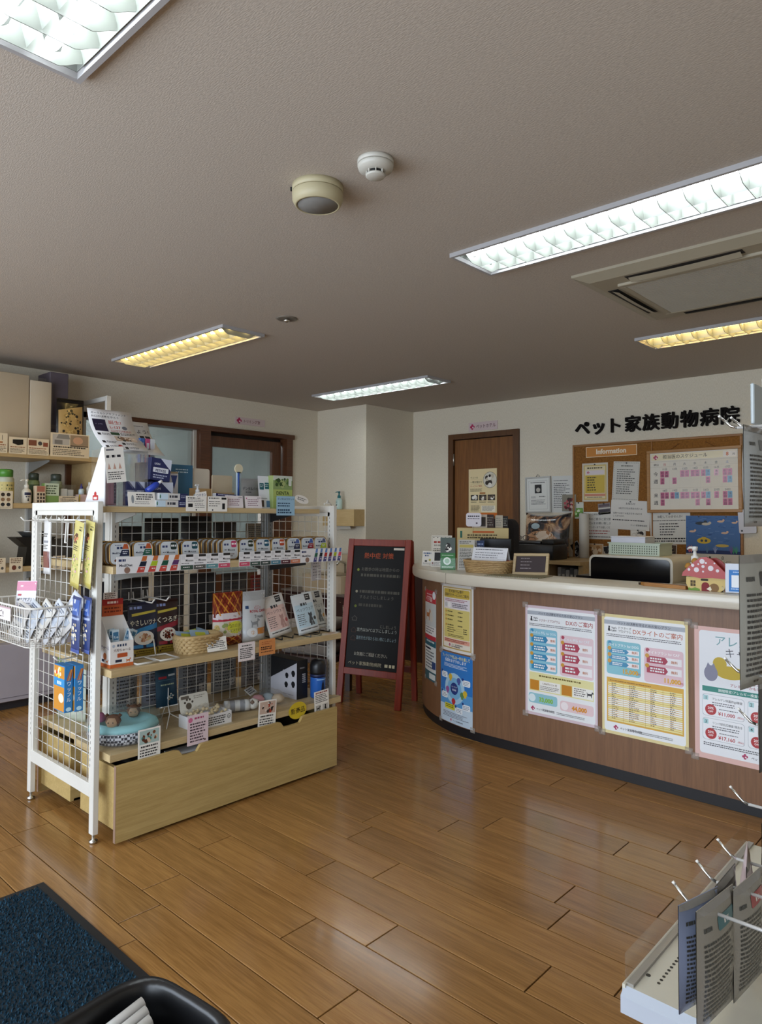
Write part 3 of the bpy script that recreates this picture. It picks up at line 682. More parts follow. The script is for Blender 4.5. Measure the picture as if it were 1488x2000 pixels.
def allergy(S):
    S.rect(0, 0, 1, 1, '#e0b8b0', 0); S.rr(.05, .03, .95, .96, '#eceef2', .03, 1); S.text('アレルギー', .5, .13, .085, '#7aa8ae', 'c', .68, .005, 2); S.text('キャンペーン', .62, .21, .075, '#55555e', 'c', .62, 0)
    S.ell(.26, .27, .07, '#c8ae44', 3); S.ell(.36, .33, .15, '#c8ae44', 3, ry=.05); S.rect(.2, .27, .32, .34, '#c8ae44', 3); S.ell(.17, .35, .07, '#8e8ea2', 3, ry=.06); S.poly([(.12, .31), (.14, .27), (.17, .3), (.2, .27), (.22, .31)], '#8e8ea2', 4)
    S.rect(.52, .25, .92, .36, '#bcd2d8', 2); [S.text(q, .55, .272 + .02 * i, .018, '#3a4248', 'l', .3, .005, 3) for i, q in enumerate(('皮膚が赤い', '体をかゆがる', '顔がかゆい', 'くしゃみがでる', '消化器症状'))]
    S.text('一つでも当てはまったら', .62, .4, .022, '#a03040', 'c', .5, .01, 3); S.text('アレルギーかもしれません', .58, .43, .026, '#a03040', 'c', .62, .01)
    S.rect(.08, .45, .95, .49, '#3a8a7e', 2); S.text('期間限定!アレルギー検査のご案内', .5, .48, .024, '#eef6f4', 'c', .74, .015, 3)
    for i, (x, y, nn, t1, p) in enumerate(((.08, .51, '1', 'アレルゲン特異的IgE検査', '11,000'), (.08, .69, '3', 'リンパ球反応検査 除去食', '17,160'), (.53, .51, '2', 'アレルギー検査', '13,200'), (.53, .69, '4', 'セット検査', '22,000'))):
        S.rr(x, y, x + .42, y + .165, '#b4b8c0', .03, 2); S.rr(x + .004, y + .003, x + .416, y + .162, '#eff0f4', .03, 3); S.rect(x + .01, y + .01, x + .06, y + .045, '#a9d0d4', 4); S.text(nn, x + .035, y + .04, .032, '#30363c', 'c', .05, .01, 5); (S.text if x < .5 else S.mark)(t1, x + .1, y + .04, .021, '#2c2c30', 'l', .3, .02, 4); S.lines(x + .1, y + .055, x + .38, 2, .016, '#66666c', .45, seed=i)
        S.ell(x + .085, y + .115, .058, '#b02c30', 4); S.text('20%', x + .085, y + .112, .026, '#f6e8e8', 'c', .09, .02, 5); S.text('OFF', x + .085, y + .135, .02, '#f6e8e8', 'c', .08, .02); (S.text if x < .5 else S.mark)('¥' + p, x + .16, y + .148, .036, '#b02c30', 'l', .18, .02, 4); S.text('(税込)', x + .35, y + .146, .016, '#b02c30', 'l', .06, .01); S.lines(x + .17, y + .1, x + .36, 1, .012, '#55555a', .5)
    S.lines(.09, .875, .9, 2, .014, '#44444a', .5, 3); cross_logo(S, .5, .925, .03); S.text('ペット家族動物病院', .56, .935, .022, '#3a3038', 'l', .3, .03)
taped('campaign_poster', 'pink rimmed allergy campaign poster with yellow dog and red discount seals', 1.155, .424, .6, .208, allergy)
def rabies(S):
    S.rect(0, 0, 1, 1, '#dfdcd8', 0); S.rect(.05, .04, .95, .96, '#bfa568', 1); S.rect(.08, .06, .92, .94, '#e8dfd0', 2); S.rr(.1, .07, .9, .2, '#cdb04c', .03, 3); S.text('狂犬病予防接種', .5, .12, .05, '#23233a', 'c', .5, .03, 4); S.text('登録代行サービスのご案内', .5, .175, .048, '#23233a', 'c', .74, .03)
    S.rect(.1, .21, .9, .36, '#e4dce0', 3); S.lines(.14, .22, .86, 2, .022, '#a04a60', .5, 4); S.ell(.17, .31, .05, '#c8c8c8', 4); S.ell(.28, .31, .06, '#f2f0ee', 4); S.lines(.38, .28, .86, 3, .024, '#3a3a44', .55, 4)
    S.rr(.1, .37, .9, .8, '#d8c878', .02, 3)
    for i, y in enumerate((.4, .46, .52, .6)): S.ell(.17, y + .01, .022, '#c88a3c', 4); S.lines(.22, y, .44, 1, .026, '#332c1c', .6, 4, seed=i); S.lines(.56, y, .72, 1, .026, '#332c1c', .6, 4, seed=i + 9)
    for i in range(3): S.lines(.22, .64 + i * .03, .5, 1, .022, '#332c1c', .55, 4, seed=i); S.rect(.5, .652 + i * .03, .7, .654 + i * .03, '#6a5c34', 4); S.lines(.72, .64 + i * .03, .84, 1, .022, '#332c1c', .55, 4, seed=i + 5)
    S.lines(.24, .745, .8, 2, .02, '#4a4028', .45, 4, seed=9); S.rect(.1, .81, .9, .87, '#dca08c', 3); S.lines(.14, .82, .86, 2, .022, '#8a2c24', .5, 4); cross_logo(S, .3, .905, .035); S.text('ペット家族動物病院', .36, .905, .028, '#3a3038', 'l', .4, .03); S.mark('TEL 03-5309-5640', .36, .93, .022, '#3a3038', 'l', .36, .01)
taped('service_poster', 'gold framed yellow vaccination service poster above the blue poster', -.385, .294, .405, .49, rabies)
def filaria(S):
    S.rect(0, 0, 1, .55, '#2f78c4', 0); S.rect(0, .55, 1, .75, '#5a9cd4', 0); S.rect(0, .75, 1, 1, '#c6d8e8', 0); S.text('フィラリア予防は一年を通して', .5, .075, .055, '#f2e67c', 'c', .86, .04, 2); S.text('投薬をおすすめします', .5, .13, .052, '#f4f4f0', 'c', .66, .04); S.lines(.14, .16, .86, 3, .018, '#d4e4f2', .45, 2)
    S.ell(.48, .5, .31, '#a9cfe8', 2); S.ell(.48, .5, .22, '#7ab4dc', 3); S.ell(.48, .5, .12, '#22397c', 4); S.text('フィラリア', .48, .485, .026, '#e8eef6', 'c', .18, .02, 5); S.text('感染環', .48, .53, .03, '#e8eef6', 'c', .16, .02)
    for x, y, c in ((.36, .34, '#d8b23c'), (.62, .37, '#4a5aa0'), (.26, .53, '#9a5a9c'), (.72, .56, '#5c8a58'), (.46, .68, '#b83038'), (.8, .53, '#d8b83c')): S.ell(x, y, .06, c, 5); S.rect(x - .03, y + .02, x + .03, y + .06, c, 5)
    for i, (x, y) in enumerate(((.05, .29), (.73, .34), (.05, .58), (.73, .68), (.52, .75))): S.rr(x, y, x + .21, y + .085, '#eaf0f6', .03, 6); S.lines(x + .02, y + .02, x + .19, 3, .02, '#4a5a7c', .4, 7, seed=i); S.ell(x + .01, y - .005, .026, '#22397c', 7)
    S.rr(.17, .73, .5, .81, '#d4cc3c', .02, 6); S.lines(.2, .745, .47, 2, .025, '#4a4a1c', .5, 7); S.lines(.1, .85, .9, 4, .02, '#55586c', .45, 2, seed=4); cross_logo(S, .38, .955, .03); S.text('ペット家族動物病院', .44, .965, .024, '#3a3038', 'l', .3, .03)
taped('information_poster', 'bright blue heartworm poster with a ring diagram', -.397, .3, .42, .06, filaria)
def insure(S):
    S.rect(0, 0, 1, .14, '#c03440', 0); S.text('ペット保険', .42, .125, .06, '#f6ecec', 'c', .6, .03, 2); S.lines(.2, .04, .7, 2, .03, '#f0d0d2', .4, 2); S.ell(.85, .05, .12, '#eaf0f4', 3); S.rect(0, .14, 1, .4, '#ccd2d4', 0); dog_shape(S, .34, .34, .13, '#b87a4c'); S.ell(.64, .3, .13, '#d8d4cc', 3, ry=.05); S.poly([(.56, .26), (.58, .21), (.64, .24), (.7, .21), (.72, .26)], '#d8d4cc', 3)
    S.rect(0, .4, 1, .5, '#eceaea', 0); S.lines(.1, .41, .9, 3, .028, '#55586a', .45, 1); S.rect(0, .5, 1, .55, '#c03440', 1); S.rect(0, .55, 1, .62, '#2a6878', 1); S.lines(.2, .56, .9, 1, .03, '#d8e8ea', .6, 2); S.rect(0, .62, 1, .9, '#dfe6e8', 0); S.rect(.05, .64, .6, .66, '#20304a', 1); S.lines(.1, .68, .9, 6, .034, '#4a5a68', .45, 1, seed=4); S.rect(.7, .78, .98, .86, '#2a4a80', 2); S.rect(0, .9, 1, 1, '#2a6878', 1); S.rr(.45, .92, .95, .98, '#e2eaec', .02, 2)
taped('insurance_poster', 'narrow pet insurance poster with red heading round the counter curve', -.675, .21, .575, .255, insure)
# ================================================================ double-sided display gondola
WHM = mat('#d8d5cd', .38, name='white_steel'); GRM = mat('#8f8f8c', .42, .3, name='grey_steel')
SHW = wood('pale_shelf_wood', '#b19a6e', '#cbb48a', 'y', .45, 1.3, .6); DRW = wood('pale_drawer_wood', '#a98f58', '#c2a870', 'y', .42, 1.3, .6)
EDG = mat('#8f7360', .6, name='drawer_edge_brown')
gd = thing('display_gondola', 'white steel display gondola with pale wooden shelves and wire mesh back', 'display shelf', (0, 0, 0))
XC = -3.045
SLOT = mat('#3a3a3c', .7, name='slot_dark')
def endframe(yc, name, face):
    f = B(); x0, x1 = -3.405, -2.74; w, dp = .035, .024; y0, y1 = yc - dp / 2, yc + dp / 2
    for a in (x0, x1 - w): f.box(a, a + w, y0, y1, .035, 1.362, .002)
    f.box(x0 + w, x1 - w, y0, y1, 1.326, 1.3615, .002); f.box(x0 + w, x1 - w, y0, y1, .178, .232, .002)
    f.box(x0 + w, x0 + w + .016, y0 + .004, y1 - .004, .232, 1.326); f.box(x1 - w - .016, x1 - w, y0 + .004, y1 - .004, .232, 1.326); f.box(x0 + w, x1 - w, y0 + .004, y1 - .004, 1.305, 1.326)
    e = f.done(name, WHM, gd)
    for a in (x0 + w / 2, x1 - w / 2):
        B().lathe([(0, 0), (.016, 0), (.017, .01), (.006, .014), (.006, .036)], (a, yc, 0), 16).done('levelling_foot', CHROME, e)
    sg = []; xa, xb, za, zb = x0 + w + .016, x1 - w - .016, .232, 1.305; n = 10
    for i in range(n): x = xa + (xb - xa) * (i + .5) / n; sg.append([(x, yc, za), (x, yc, zb)])
    k = int((zb - za) / .0525)
    for i in range(1, k + 1): z = za + i * (zb - za) / (k + .6); sg.append([(xa, yc + .003, z), (xb, yc + .003, z)])
    m = wires('wire_mesh', sg, .0019, WIREW, e); m['kind'] = 'stuff'
    sl = B(); 
    for a in (x0 + w - .006, x1 - w + .003):
        for i in range(46): z = .3 + i * .0225; sl.box(a, a + .0025, y0 - .0004 if face < 0 else y1, y0 if face < 0 else y1 + .0004, z, z + .011)
    o = sl.done('slots', SLOT, e); o['kind'] = 'stuff'
    return e
endframe(1.30, 'end_frame', -1); endframe(2.60, 'end_frame', -1)
for yc in (1.50, 2.375):
    u = B(); u.box(XC - .02, XC + .02, yc - .024, yc + .024, .02, 1.335, .002); up = u.done('upright', WHM if yc < 2 else GRM, gd)
    s2 = B(); s2.box(XC + .02, XC + .034, yc - .018, yc + .016, .33, 1.335, .001); s2.done('slotted_rail', WHM if yc < 2 else GRM, up)
    sl = B()
    for i in range(44): z = .35 + i * .0225; sl.box(XC + .0338, XC + .0345, yc - .002, yc + .001, z, z + .011)
    o = sl.done('slots', SLOT, up); o['kind'] = 'stuff'
    B().box(XC - .3, XC + .3, yc - .02, yc + .02, .02, .06, .003).done('foot_bar', GRM, gd)
sg = []
for i in range(17): y = 1.54 + i * .05; sg.append([(XC + .012, y, .36), (XC + .012, y, 1.325)])
for i in range(20): z = .365 + i * .0505; sg.append([(XC + .0155, 1.522, z), (XC + .0155, 2.352, z)])
o = wires('wire_mesh', sg, .0016, WIREW, gd); o['kind'] = 'stuff'
def shelf(x0, x1, y0, y1, z1, th=.03):
    b = B(); b.box(x0, x1, y0, y1, z1 - th, z1, .0015); s_ = b.done('shelf', SHW, gd)
    for yc in (1.50, 2.375):
        br = B(); xa, xb = (XC + .02, x1 - .03) if x1 > XC else (XC - .02, x0 + .03)
        br.prism([(xa, z1 - th - .001), (xb, z1 - th - .001), (xb, z1 - th - .014), (xa, z1 - th - .06)], yc - .0015, yc + .0015, 'xz'); br.done('bracket', GRM if yc < 2 else mat('#1d1d1f', .5), s_)  # same metal at both uprights; far bracket's unlit side painted near black
    return s_
Z1, Z2, Z3, ZT = .352, .686, 1.10, 1.343
for z in (Z1, Z2, Z3): shelf(XC + .03, -2.69, 1.33, 2.603, z); shelf(-3.44, XC - .03, 1.36, 2.58, z)
b = B(); b.box(-3.31, -2.78, 1.345, 2.523, ZT - .024, ZT, .0015); ts = b.done('top_shelf', SHW, gd)
for yc, mt_ in ((1.50, mat('#b9bab6', .4, .2)), (2.375, mat('#1d1d1f', .5))):  # grey metal pair; shade on the far one is put into its colour
    br = B(); br.prism([(XC + .02, ZT - .025), (-2.83, ZT - .025), (-2.83, ZT - .035), (XC + .02, ZT - .075)], yc - .002, yc + .002, 'xz'); br.done('bracket', mt_, ts)
# clear lips along the shelf fronts
for z in (Z1, Z2): B().box(-2.692, -2.6905, 1.335, 2.598, z, z + .012).done('clear_lip', CLEAR, gd)
# drawers under the bottom shelf
def drawer(sx, label):
    t = thing('rolling_bin', label, 'storage bin', (0, 0, 0))
    F_ = -2.66 if sx > 0 else -3.43; bk = -3.0 if sx > 0 else -3.1; y0, y1 = (1.343, 2.546)
    zt = .312
    pts = [(y0, .012), (y1, .012), (y1, zt)]
    for a, c in ((2.323, 2.161), (1.739, 1.609)):
        pts += [(a, zt), (a - .012, zt - .003)] + [(a - .03 + (c + .03 - a + .03) * i / 4, zt - .028 - .002 * math.sin(PI * i / 4)) for i in range(5)] + [(c + .012, zt - .003), (c, zt)]
    pts.append((y0, zt))
    xf = (F_ - .016, F_) if sx > 0 else (F_, F_ + .016)
    fp = B().prism(pts, xf[0], xf[1], 'yz').done('front_panel', DRW, t)
    B().box(xf[0], xf[1], y0 - .0015, y0, .012, zt).done('edge_band', EDG, t)
    a, c = (bk, xf[0]) if sx > 0 else (xf[1], bk)
    for yy in (y0 + .012, y1 - .028): B().box(a, c, yy, yy + .016, .05, .295).done('side_panel', DRW, t)
    q = a if sx > 0 else c - .016
    B().box(q, q + .016, y0 + .028, y1 - .028, .05, .295).done('back_panel', DRW, t)
    B().box(a, c, y0 + .028, y1 - .028, .05, .06).done('bottom_panel', DRW, t)
    for yy in (y0 + .1, (y0 + y1) / 2, y1 - .1):
        for xx in (a + .05, c - .03):
            w_ = B(); w_.cyl((xx - .009, yy, .02), (xx + .009, yy, .02), .02, 12); w_.box(xx - .011, xx + .011, yy - .008, yy + .008, .02, .05); w_.done('caster', mat('#75736e', .4), t)
    return t
drawer(1, 'pale wooden rolling bin with two finger notches facing the counter'); drawer(-1, 'pale wooden rolling bin on the far side of the gondola')
o = B().box(-2.98, -2.7, 1.45, 1.95, .06, .27).done('stock_bag', mat('#17171a', .35, bump=.6, bscale=30)); tag(o, 'black plastic stock bag stored inside the front rolling bin', 'bag')
o = B().box(-2.78, -2.7, 1.62, 1.78, .275, .28).done('paper_sheet', mat('#d9d9dc', .6)); tag(o, 'white paper sheet on the black bag in the rolling bin', 'paper')
o = B().box(-2.98, -2.7, 2.0, 2.48, .06, .26).done('stock_bag', mat('#1b1a1d', .35, bump=.6, bscale=30)); tag(o, 'dark plastic stock bag beside the black bag in the rolling bin', 'bag')

# ---------------------------------------------------------------- cans standing on the third shelf
GOLD = mat('#b8935a', .28, .85, name='gold_can'); GOLDD = mat('#8a6538', .4, .7, name='gold_can_side')
def can_proto(kind, ac, ac2, label):
    t = thing('food_can', label, 'can', (0, 0, 0), PI / 2)
    w, h, d = .092, .098, .03
    def loop(k, y): return [(x * k, y, z * k + h / 2) for x, z in rrect(w, h, .024, 4)]
    b = B(); R = [loop(.86, d), loop(.9, d * .95), loop(.97, .004), loop(1, .003), loop(1, 0), loop(.955, -.0012), loop(.93, .0015)]
    V_ = [[b.v(p) for p in r_] for r_ in R]; n = len(V_[0])
    b.m(GOLDD)
    for i, (A_, C_) in enumerate(zip(V_, V_[1:])):
        b.m(GOLDD if i < 2 else GOLD)
        for j in range(n): b.f([A_[j], A_[(j + 1) % n], C_[(j + 1) % n], C_[j]], True)
    b.m(GOLD); b.f(V_[0]); bd = b.done('can_body', None, t)
    S = Sheet(w * .9, h * .9, '#c8cdd2', th=.0008); S.outline = [(.5 + x / (w * .9), .5 + z / (h * .9)) for x, z in rrect(w * .9, h * .9, .02, 4)]
    if kind == 'diet':
        S.text('MediDiet', .1, .52, .12, '#1d2c4a', 'l', .5, .02); S.mark('pets', .34, .3, .15, '#26335c', 'l', .3, .01); S.lines(.25, .1, .6, 1, .07, '#5a6b90', .5)
        S.poly([(.72, .06), (.9, .06), (.96, .3), (.62, .3)], '#b3552f' if ac2 is None else ac2); S.poly([(.6, .33), (.98, .33), (.98, .62), (.46, .62)], ac, 1); S.lines(.64, .4, .9, 2, .09, '#d8d8e0', .4, 2)
        S.lay = 3; blobs(S, .5, .8, .28, .08, ['#7b4a36', '#8d5a40', '#6a3b2a'], 12, 3, .03, .06)
    else:
        S.rr(.58, .05, .93, .4, ac, .08); S.mark('腎臓', .76, .26, .13, '#ffffff', 'c', .28, .01, 1); S.mark('pets', .1, .3, .15, '#39426c', 'l', .3, .01)
        S.text('Mousse', .34, .58, .15, '#22252e', 'l', .5, .01); S.lines(.12, .5, .3, 1, .09, '#555a66', .5); S.lines(.2, .72, .8, 2, .1, '#5d4b45', .5, seed=4)
    S.build('lid_label', t, (0, -.0002, h * .05)); return t
cans = [  # y of the front can, depth of the row, kind, colours
    (1.385, 5, 'diet', '#1d2340', None, 'navy'), (1.487, 2, 'diet', '#1d5a46', None, 'green'), (1.610, 4, 'mousse', '#1e2f2c', None, 'black'), (1.715, 3, 'mousse', '#1f4c56', None, 'teal'),
    (1.925, 6, 'mousse', '#b83d66', None, 'pink'), (2.022, 4, 'mousse', '#23301f', None, 'dark green'), (2.118, 3, 'mousse', '#1d5068', None, 'blue'), (2.214, 4, 'mousse', '#b4482a', None, 'orange'),
    (2.312, 4, 'diet', '#262b4c', '#4a5f9a', 'blue and navy'), (2.405, 3, 'diet', '#8e2430', '#4a5fa0', 'blue and red'), (2.494, 3, 'diet', '#a5b52c', '#5a5f80', 'blue and lime')]
for y, n, kd, c1, c2, nm in cans:
    lb = 'gold rimmed food can with %s %s label' % (nm, 'slanted' if kd == 'diet' else 'square')
    lb0 = lb; ords = ['front', 'second', 'third', 'fourth', 'fifth', 'sixth']
    p = can_proto(kd, c1, c2, lb + ', front of its row'); p['group'] = 'cans of %s food in a row' % nm
    for i in range(n):
        lc = (-2.735 - i * .036, y - .004 * i, Z3 + .0005)
        if i == 0: p.location = lc; p.rotation_euler = (math.radians(-5), 0, PI / 2)
        else: dup(p, lc, rot=(math.radians(-5), 0, PI / 2), label=lb + ', %s in its row' % ords[i])
# printed strips along the edge of the third shelf
def strip_diet(cols, top):
    def dr(S):
        S.text('MediDiet', .04, .58, .22, '#222a3c', 'l', .26, .02); S.mark('pets', .03, .28, .2, '#33406a', 'l', .12, .01); S.ell(.16, .8, .045, '#8d6e60'); n = len(cols)
        for i, c in enumerate(cols):
            x = .3 + i * .7 / n; k = .7 / n
            S.poly([(x + k * .55, 0), (x + k * .95, 0), (x + k * .85, .3), (x + k * .4, .3)], top[0], 0); S.poly([(x + k * .38, .32), (x + k * .92, .32), (x + k * .8, .62), (x + k * .2, .62)], c, 0)
            S.poly([(x + k * .18, .64), (x + k * .78, .64), (x + k * .66, .98), (x, .98)], top[1], 0); S.lines(x + k * .35, .74, x + k * .7, 1, .12, '#e8d8d8', .5, 1, seed=i)
    return dr
def strip_mousse(cols):
    def dr(S):
        n = len(cols)
        for i, c in enumerate(cols):
            x = i / n; k = 1 / n
            S.rect(x + k * .42, .02, x + k * .98, .18, '#2c2a2a', 0); S.rr(x + k * .04, .06, x + k * .34, .34, '#d3d3d6', .01); S.text('Mousse', x + k * .38, .46, .2, '#2a2a30', 'l', k * .6, .01); S.lines(x + k * .08, .56, x + k * .8, 1, .12, '#55555c', .4, seed=i)
            S.rect(x + k * .02, .7, x + k * .98, .98, c, 0); S.lines(x + k * .2, .8, x + k * .8, 1, .14, '#e5e0e0', .4, 1, seed=i + 9)
    return dr
for nm, y0, y1, dr in (('slanted orange and red flavour panels', 1.345, 1.632, strip_diet(['#1b2336', '#a9bd2a', '#1c5240', '#5c3566'], ('#c06a35', '#c24a40'))),
                       ('green grey and pink flavour panels', 1.634, 1.89, strip_mousse(['#3a5045', '#5c5c58', '#5f8f96', '#c8506a'])),
                       ('pink teal brown and orange flavour panels', 1.94, 2.31, strip_mousse(['#c8506a', '#41554c', '#3f4b48', '#4f7f92', '#5a3038', '#c87858'])),
                       ('slanted blue and violet flavour panels', 2.312, 2.6, strip_diet(['#24604a', '#16202c', '#b3332e', '#7a1f33', '#a9b82a', '#d8506a'], ('#5f82b8', '#4c4c80')))):
    card('shelf_strip', 'white shelf edge strip with ' + nm, y1 - y0, .068, (-2.6885, (y0 + y1) / 2, Z3 - .03), PI / 2, 0, dr, '#e4e3e6', cat='shelf label')
# ================================================================ goods on the gondola (all face +x: rz = 90 degrees)
Q = PI / 2
XS = -2.684     # front faces of the cards clipped to shelf edges
# ---- top shelf
ZS = ZT + .0005
t = thing('counter_display', 'white wedge-sided display stand with clear case and curved header poster', 'display stand', (0, 0, ZS))
side = B(); side.prism([(-3.03, 0), (-2.835, 0), (-2.835, .25), (-2.87, .25)], 1.362, 1.366, 'xz'); so = side.done('side_board', mat('#dcdbdf', .5), t)
S = Sheet(.12, .12, '#dcdbdf', warp=lambda x, y, z: (-2.92 + x, 1.3615 + y, z + .0)); S.rr(.3, .6, .72, .78, '#b3302c', .03); S.ell(.5, .56, .09, '#b3302c'); S.mark('baba', .51, .75, .12, '#f4eeee', 'c', .36, .02, 1); flat_print(S, so)
c = B()
for a in ((-2.99, -2.832, 1.375, 1.377), (-2.99, -2.832, 1.553, 1.555), (-2.834, -2.832, 1.377, 1.553)): c.box(*a, 0, .245)
c.done('clear_case', CLEAR, t)
B().box(-2.99, -2.84, 1.377, 1.553, .0, .004).done('case_floor', mat('#d6d4d2', .5), t)
def hdr(x, y, z):
    s_ = z; ang = .5 + .9 * min(1, s_ / .27); return (-2.84 - s_ * math.sin(.75) * .98 - .03 * math.sin(PI * s_ / .27), x, .243 + s_ * math.cos(.75) * .92 + .0) if True else None
def hw(x, y, z):
    k = z / .27; px = -2.84 - .19 * k - .035 * math.sin(PI * k) ; pz = .245 + .19 * k; return (px - y * .7, 1.46 + x + .012 * k, pz - y * .7)
def header(S):
    S.text('オーラルケアサプリメント', .06, .12, .06, '#26262c', 'l', .8, .01); S.text('お口の健康を守ろう', .06, .2, .06, '#26262c', 'l', .62, .01)
    S.rect(.07, .25, .36, .55, '#2a2440', 0); S.text('L-137', .2, .4, .05, '#cfc8e6', 'c', .2, 0, 1); S.text('誕生!', .42, .34, .1, '#b8402c', 'l', .4, .02, 0); S.text('L-137', .42, .46, .09, '#b8402c', 'l', .25, .02); S.ell(.76, .43, .06, '#6c6f78'); S.lines(.42, .5, .9, 2, .03, '#a8584c', .5)
    S.rect(.38, .56, .58, .63, '#2d4a30', 0); S.lines(.6, .57, .95, 2, .035, '#34343a', .5); S.rect(.42, .66, .9, .78, '#cbb6a2', 0); S.lay = 1; blobs(S, .65, .72, .2, .045, ['#8a6a52', '#e2d2be', '#44423c'], 14, 5, .02, .05)
    for i, (x, y) in enumerate(((.08, .6), (.08, .8), (.5, .82), (.08, .92), (.5, .93))): S.rect(x, y, x + .07, y + .055, '#23232a', 0); S.lines(x + .1, y, x + .33, 2, .028, '#3c3c44', .5, seed=i)
    S.ell(.42, .92, .05, '#a8302c')
S = Sheet(.205, .27, '#e4e2e2', warp=hw, cols=3, rows=10); header(S); S.build('header_poster', t)
S = Sheet(.205, .235, '#dcdcdc', warp=lambda x, y, z: tuple(Vector(hw(x, y, z)) + Vector((-.03, .095, -.012))), cols=3, rows=10); S.text('よう!', .66, .34, .13, '#2a2a2e', 'l', .3, .02); S.mark('習慣', .7, .5, .11, '#2a2a2e', 'l', .25, .02); S.lines(.1, .12, .9, 1, .04, '#666'); S.lines(.1, .6, .9, 4, .07, '#555', .45); S.build('second_poster', t)
card('instruction_card', 'tilted white card with six small drawings hung on the clear case', .085, .15, (-2.815, 1.405, 1.445), Q, 0, lambda S: (S.rect(.1, .06, .5, .1, '#555560'), [S.mark('口腔', .18 + i * .28, .3, .1, '#2c2c34', 'c', .2, .01) for i in range(3)], [S.poly([(.1 + i * .28, .62), (.26 + i * .28, .62), (.18 + i * .28, .45)], '#c8a090') for i in range(3)], S.lines(.08, .7, .92, 4, .06, '#444', .45)), roll=-.12, cat='card')
pouch('treat_pouch', 'slim pink pouch inside the clear display case', 'pouch', .05, .17, .02, '#c890a8', (-2.9, 1.42, ZS + .005), Q, 0, lambda S: (S.rect(.7, .05, .95, .95, '#2c3050'), S.lines(.74, .1, .92, 9, .09, '#b8bcd8', .3)))
for i, y in enumerate((1.487, 1.532)):
    carton('toothpaste_box', 'small navy boxed pet toothpaste in the clear case, %s the sign' % ('close to the middle of' if i == 0 else 'behind the far end of'), 'box', .04, .03, .105, '#20285c', (-2.87, y, ZS + .005), Q, lambda S: (S.poly([(.3, 0), (1, 0), (1, .3)], '#d8dcec'), S.text('PETKISS', .5, .45, .13, '#e8eaf4', 'c', .85, .02), S.rect(.1, .5, .9, .62, '#d8dcec'), S.text('ツブ', .5, .8, .13, '#d8dcec', 'c', .7, .01)))
card('shelf_card', 'white sign with grey lens drawing on the top shelf edge', .125, .064, (-2.79, 1.507, ZS), Q, math.radians(-8), lambda S: (S.ell(.17, .5, .05, '#8f959c', ry=.28), S.lines(.3, .14, .92, 3, .15, '#33333a', .55, ragged=.15), S.lines(.25, .66, .8, 2, .12, '#33333a', .3, seed=7)), cat='sign')
st = thing('toothbrush_stand', 'dark stand holding boxed blue pink and white toothbrushes', 'stand', (-2.93, 1.60, ZS), Q)
B().box(-.04, .04, -.03, .03, 0, .2, .003).done('stand_box', mat('#2c2c40', .4), st)
for i, (cx, cc_) in enumerate(((-.026, '#3a5f9e'), (.0, '#b84a78'), (.024, '#c8ccd0'))):
    q_ = B().box(cx - .011, cx + .011, -.012, .012, .17, .31, .001).done('toothbrush_pack', mat(cc_, .4), st)
    B().box(cx - .006, cx + .006, -.0125, -.012, .2, .29).done('pack_window', mat('#c4c8d4', .3), q_)
pk = lambda S: (S.poly([(.45, 0), (1, 0), (1, .5)], '#cfd6e8'), S.text('LION', .3, .3, .12, '#dfe3f0', 'c', .3, .02), S.rr(.12, .42, .88, .64, '#dfe3ee', .03), S.text('PETKISS', .5, .6, .15, '#20285c', 'c', .7, .03, 1), S.lines(.15, .74, .85, 2, .1, '#b9c0da', .5))
carton('toothpaste_box', 'large navy toothpaste box leaning on top of another navy box', 'box', .1, .05, .1, '#20285c', (-2.88, 1.625, ZS + .118), Q, pk, rot=(0, .1, Q))
carton('toothpaste_box', 'large navy toothpaste box standing under the leaning one', 'box', .11, .055, .112, '#222a60', (-2.88, 1.635, ZS), Q, pk)
t = thing('toothpaste_tube', 'bright blue toothpaste tube with white cap lying aslant', 'tube', (-2.82, 1.545, ZS + .068), Q, rot=(0, -.6, Q))
B().lathe([(.014, 0), (.0145, .05), (.011, .062), (.006, .066)], n=16).done('tube_body', mat('#2440a8', .35), t).rotation_euler = (0, Q, 0); B().cyl((.066, 0, 0), (.085, 0, 0), .0065, 12).done('cap', mat('#e8e8ea', .4), t)
for i, z in enumerate((ZS, ZS + .031)):
    carton('tooth_powder_box', 'flat white and navy box lying %s the other' % ('under' if i == 0 else 'on top of'), 'box', .15 - .01 * i, .04, .03, '#d3d2d0', (-2.805, 1.645 + .01 * i, z), Q, lambda S: (S.rect(.0, .05, .3, .95, '#c9dff0'), S.rect(.72, 0, 1, 1, '#2a2f58'), S.mark('Orthy', .5, .66, .5, '#3a3c46', 'c', .3, .02), S.lines(.76, .3, .96, 2, .25, '#b4b8cc', .4), S.ell(.03, .5, .02, '#2f6b4c', ry=.3)))
t = carton('brush_box', 'tall tan box with toothbrushes sticking out of the top', 'box', .085, .05, .165, '#a2937a', (-2.93, 1.705, ZS), Q, lambda S: (S.rect(.45, .05, 1, .6, '#cfcfd4'), S.poly([(.55, .1), (.95, .1), (.75, .5)], '#3c4a86'), S.lines(.5, .62, .95, 3, .08, '#5a5348', .5)), lid='#6e6452')
for x, a in ((-.025, .1), (.015, -.12)):
    q_ = B(); q_.cyl((x, 0, .12), (x + .03 * a, 0, .2), .003, 6); q_.box(x + .03 * a - .006, x + .03 * a + .006, -.004, .004, .196, .214); q_.done('toothbrush', mat('#e0c8c8', .4), t)
carton('blue_folder', 'tall flat blue folder standing behind the brush box', 'folder', .125, .012, .205, '#35698c', (-2.97, 1.80, ZS), Q, lambda S: (S.lines(.25, .1, .8, 2, .06, '#c6dce8', .4)))
t = thing('leaflet_holder', 'cream leaflet holder with rounded top behind the pump bottle', 'holder', (-2.98, 1.905, ZS), Q)
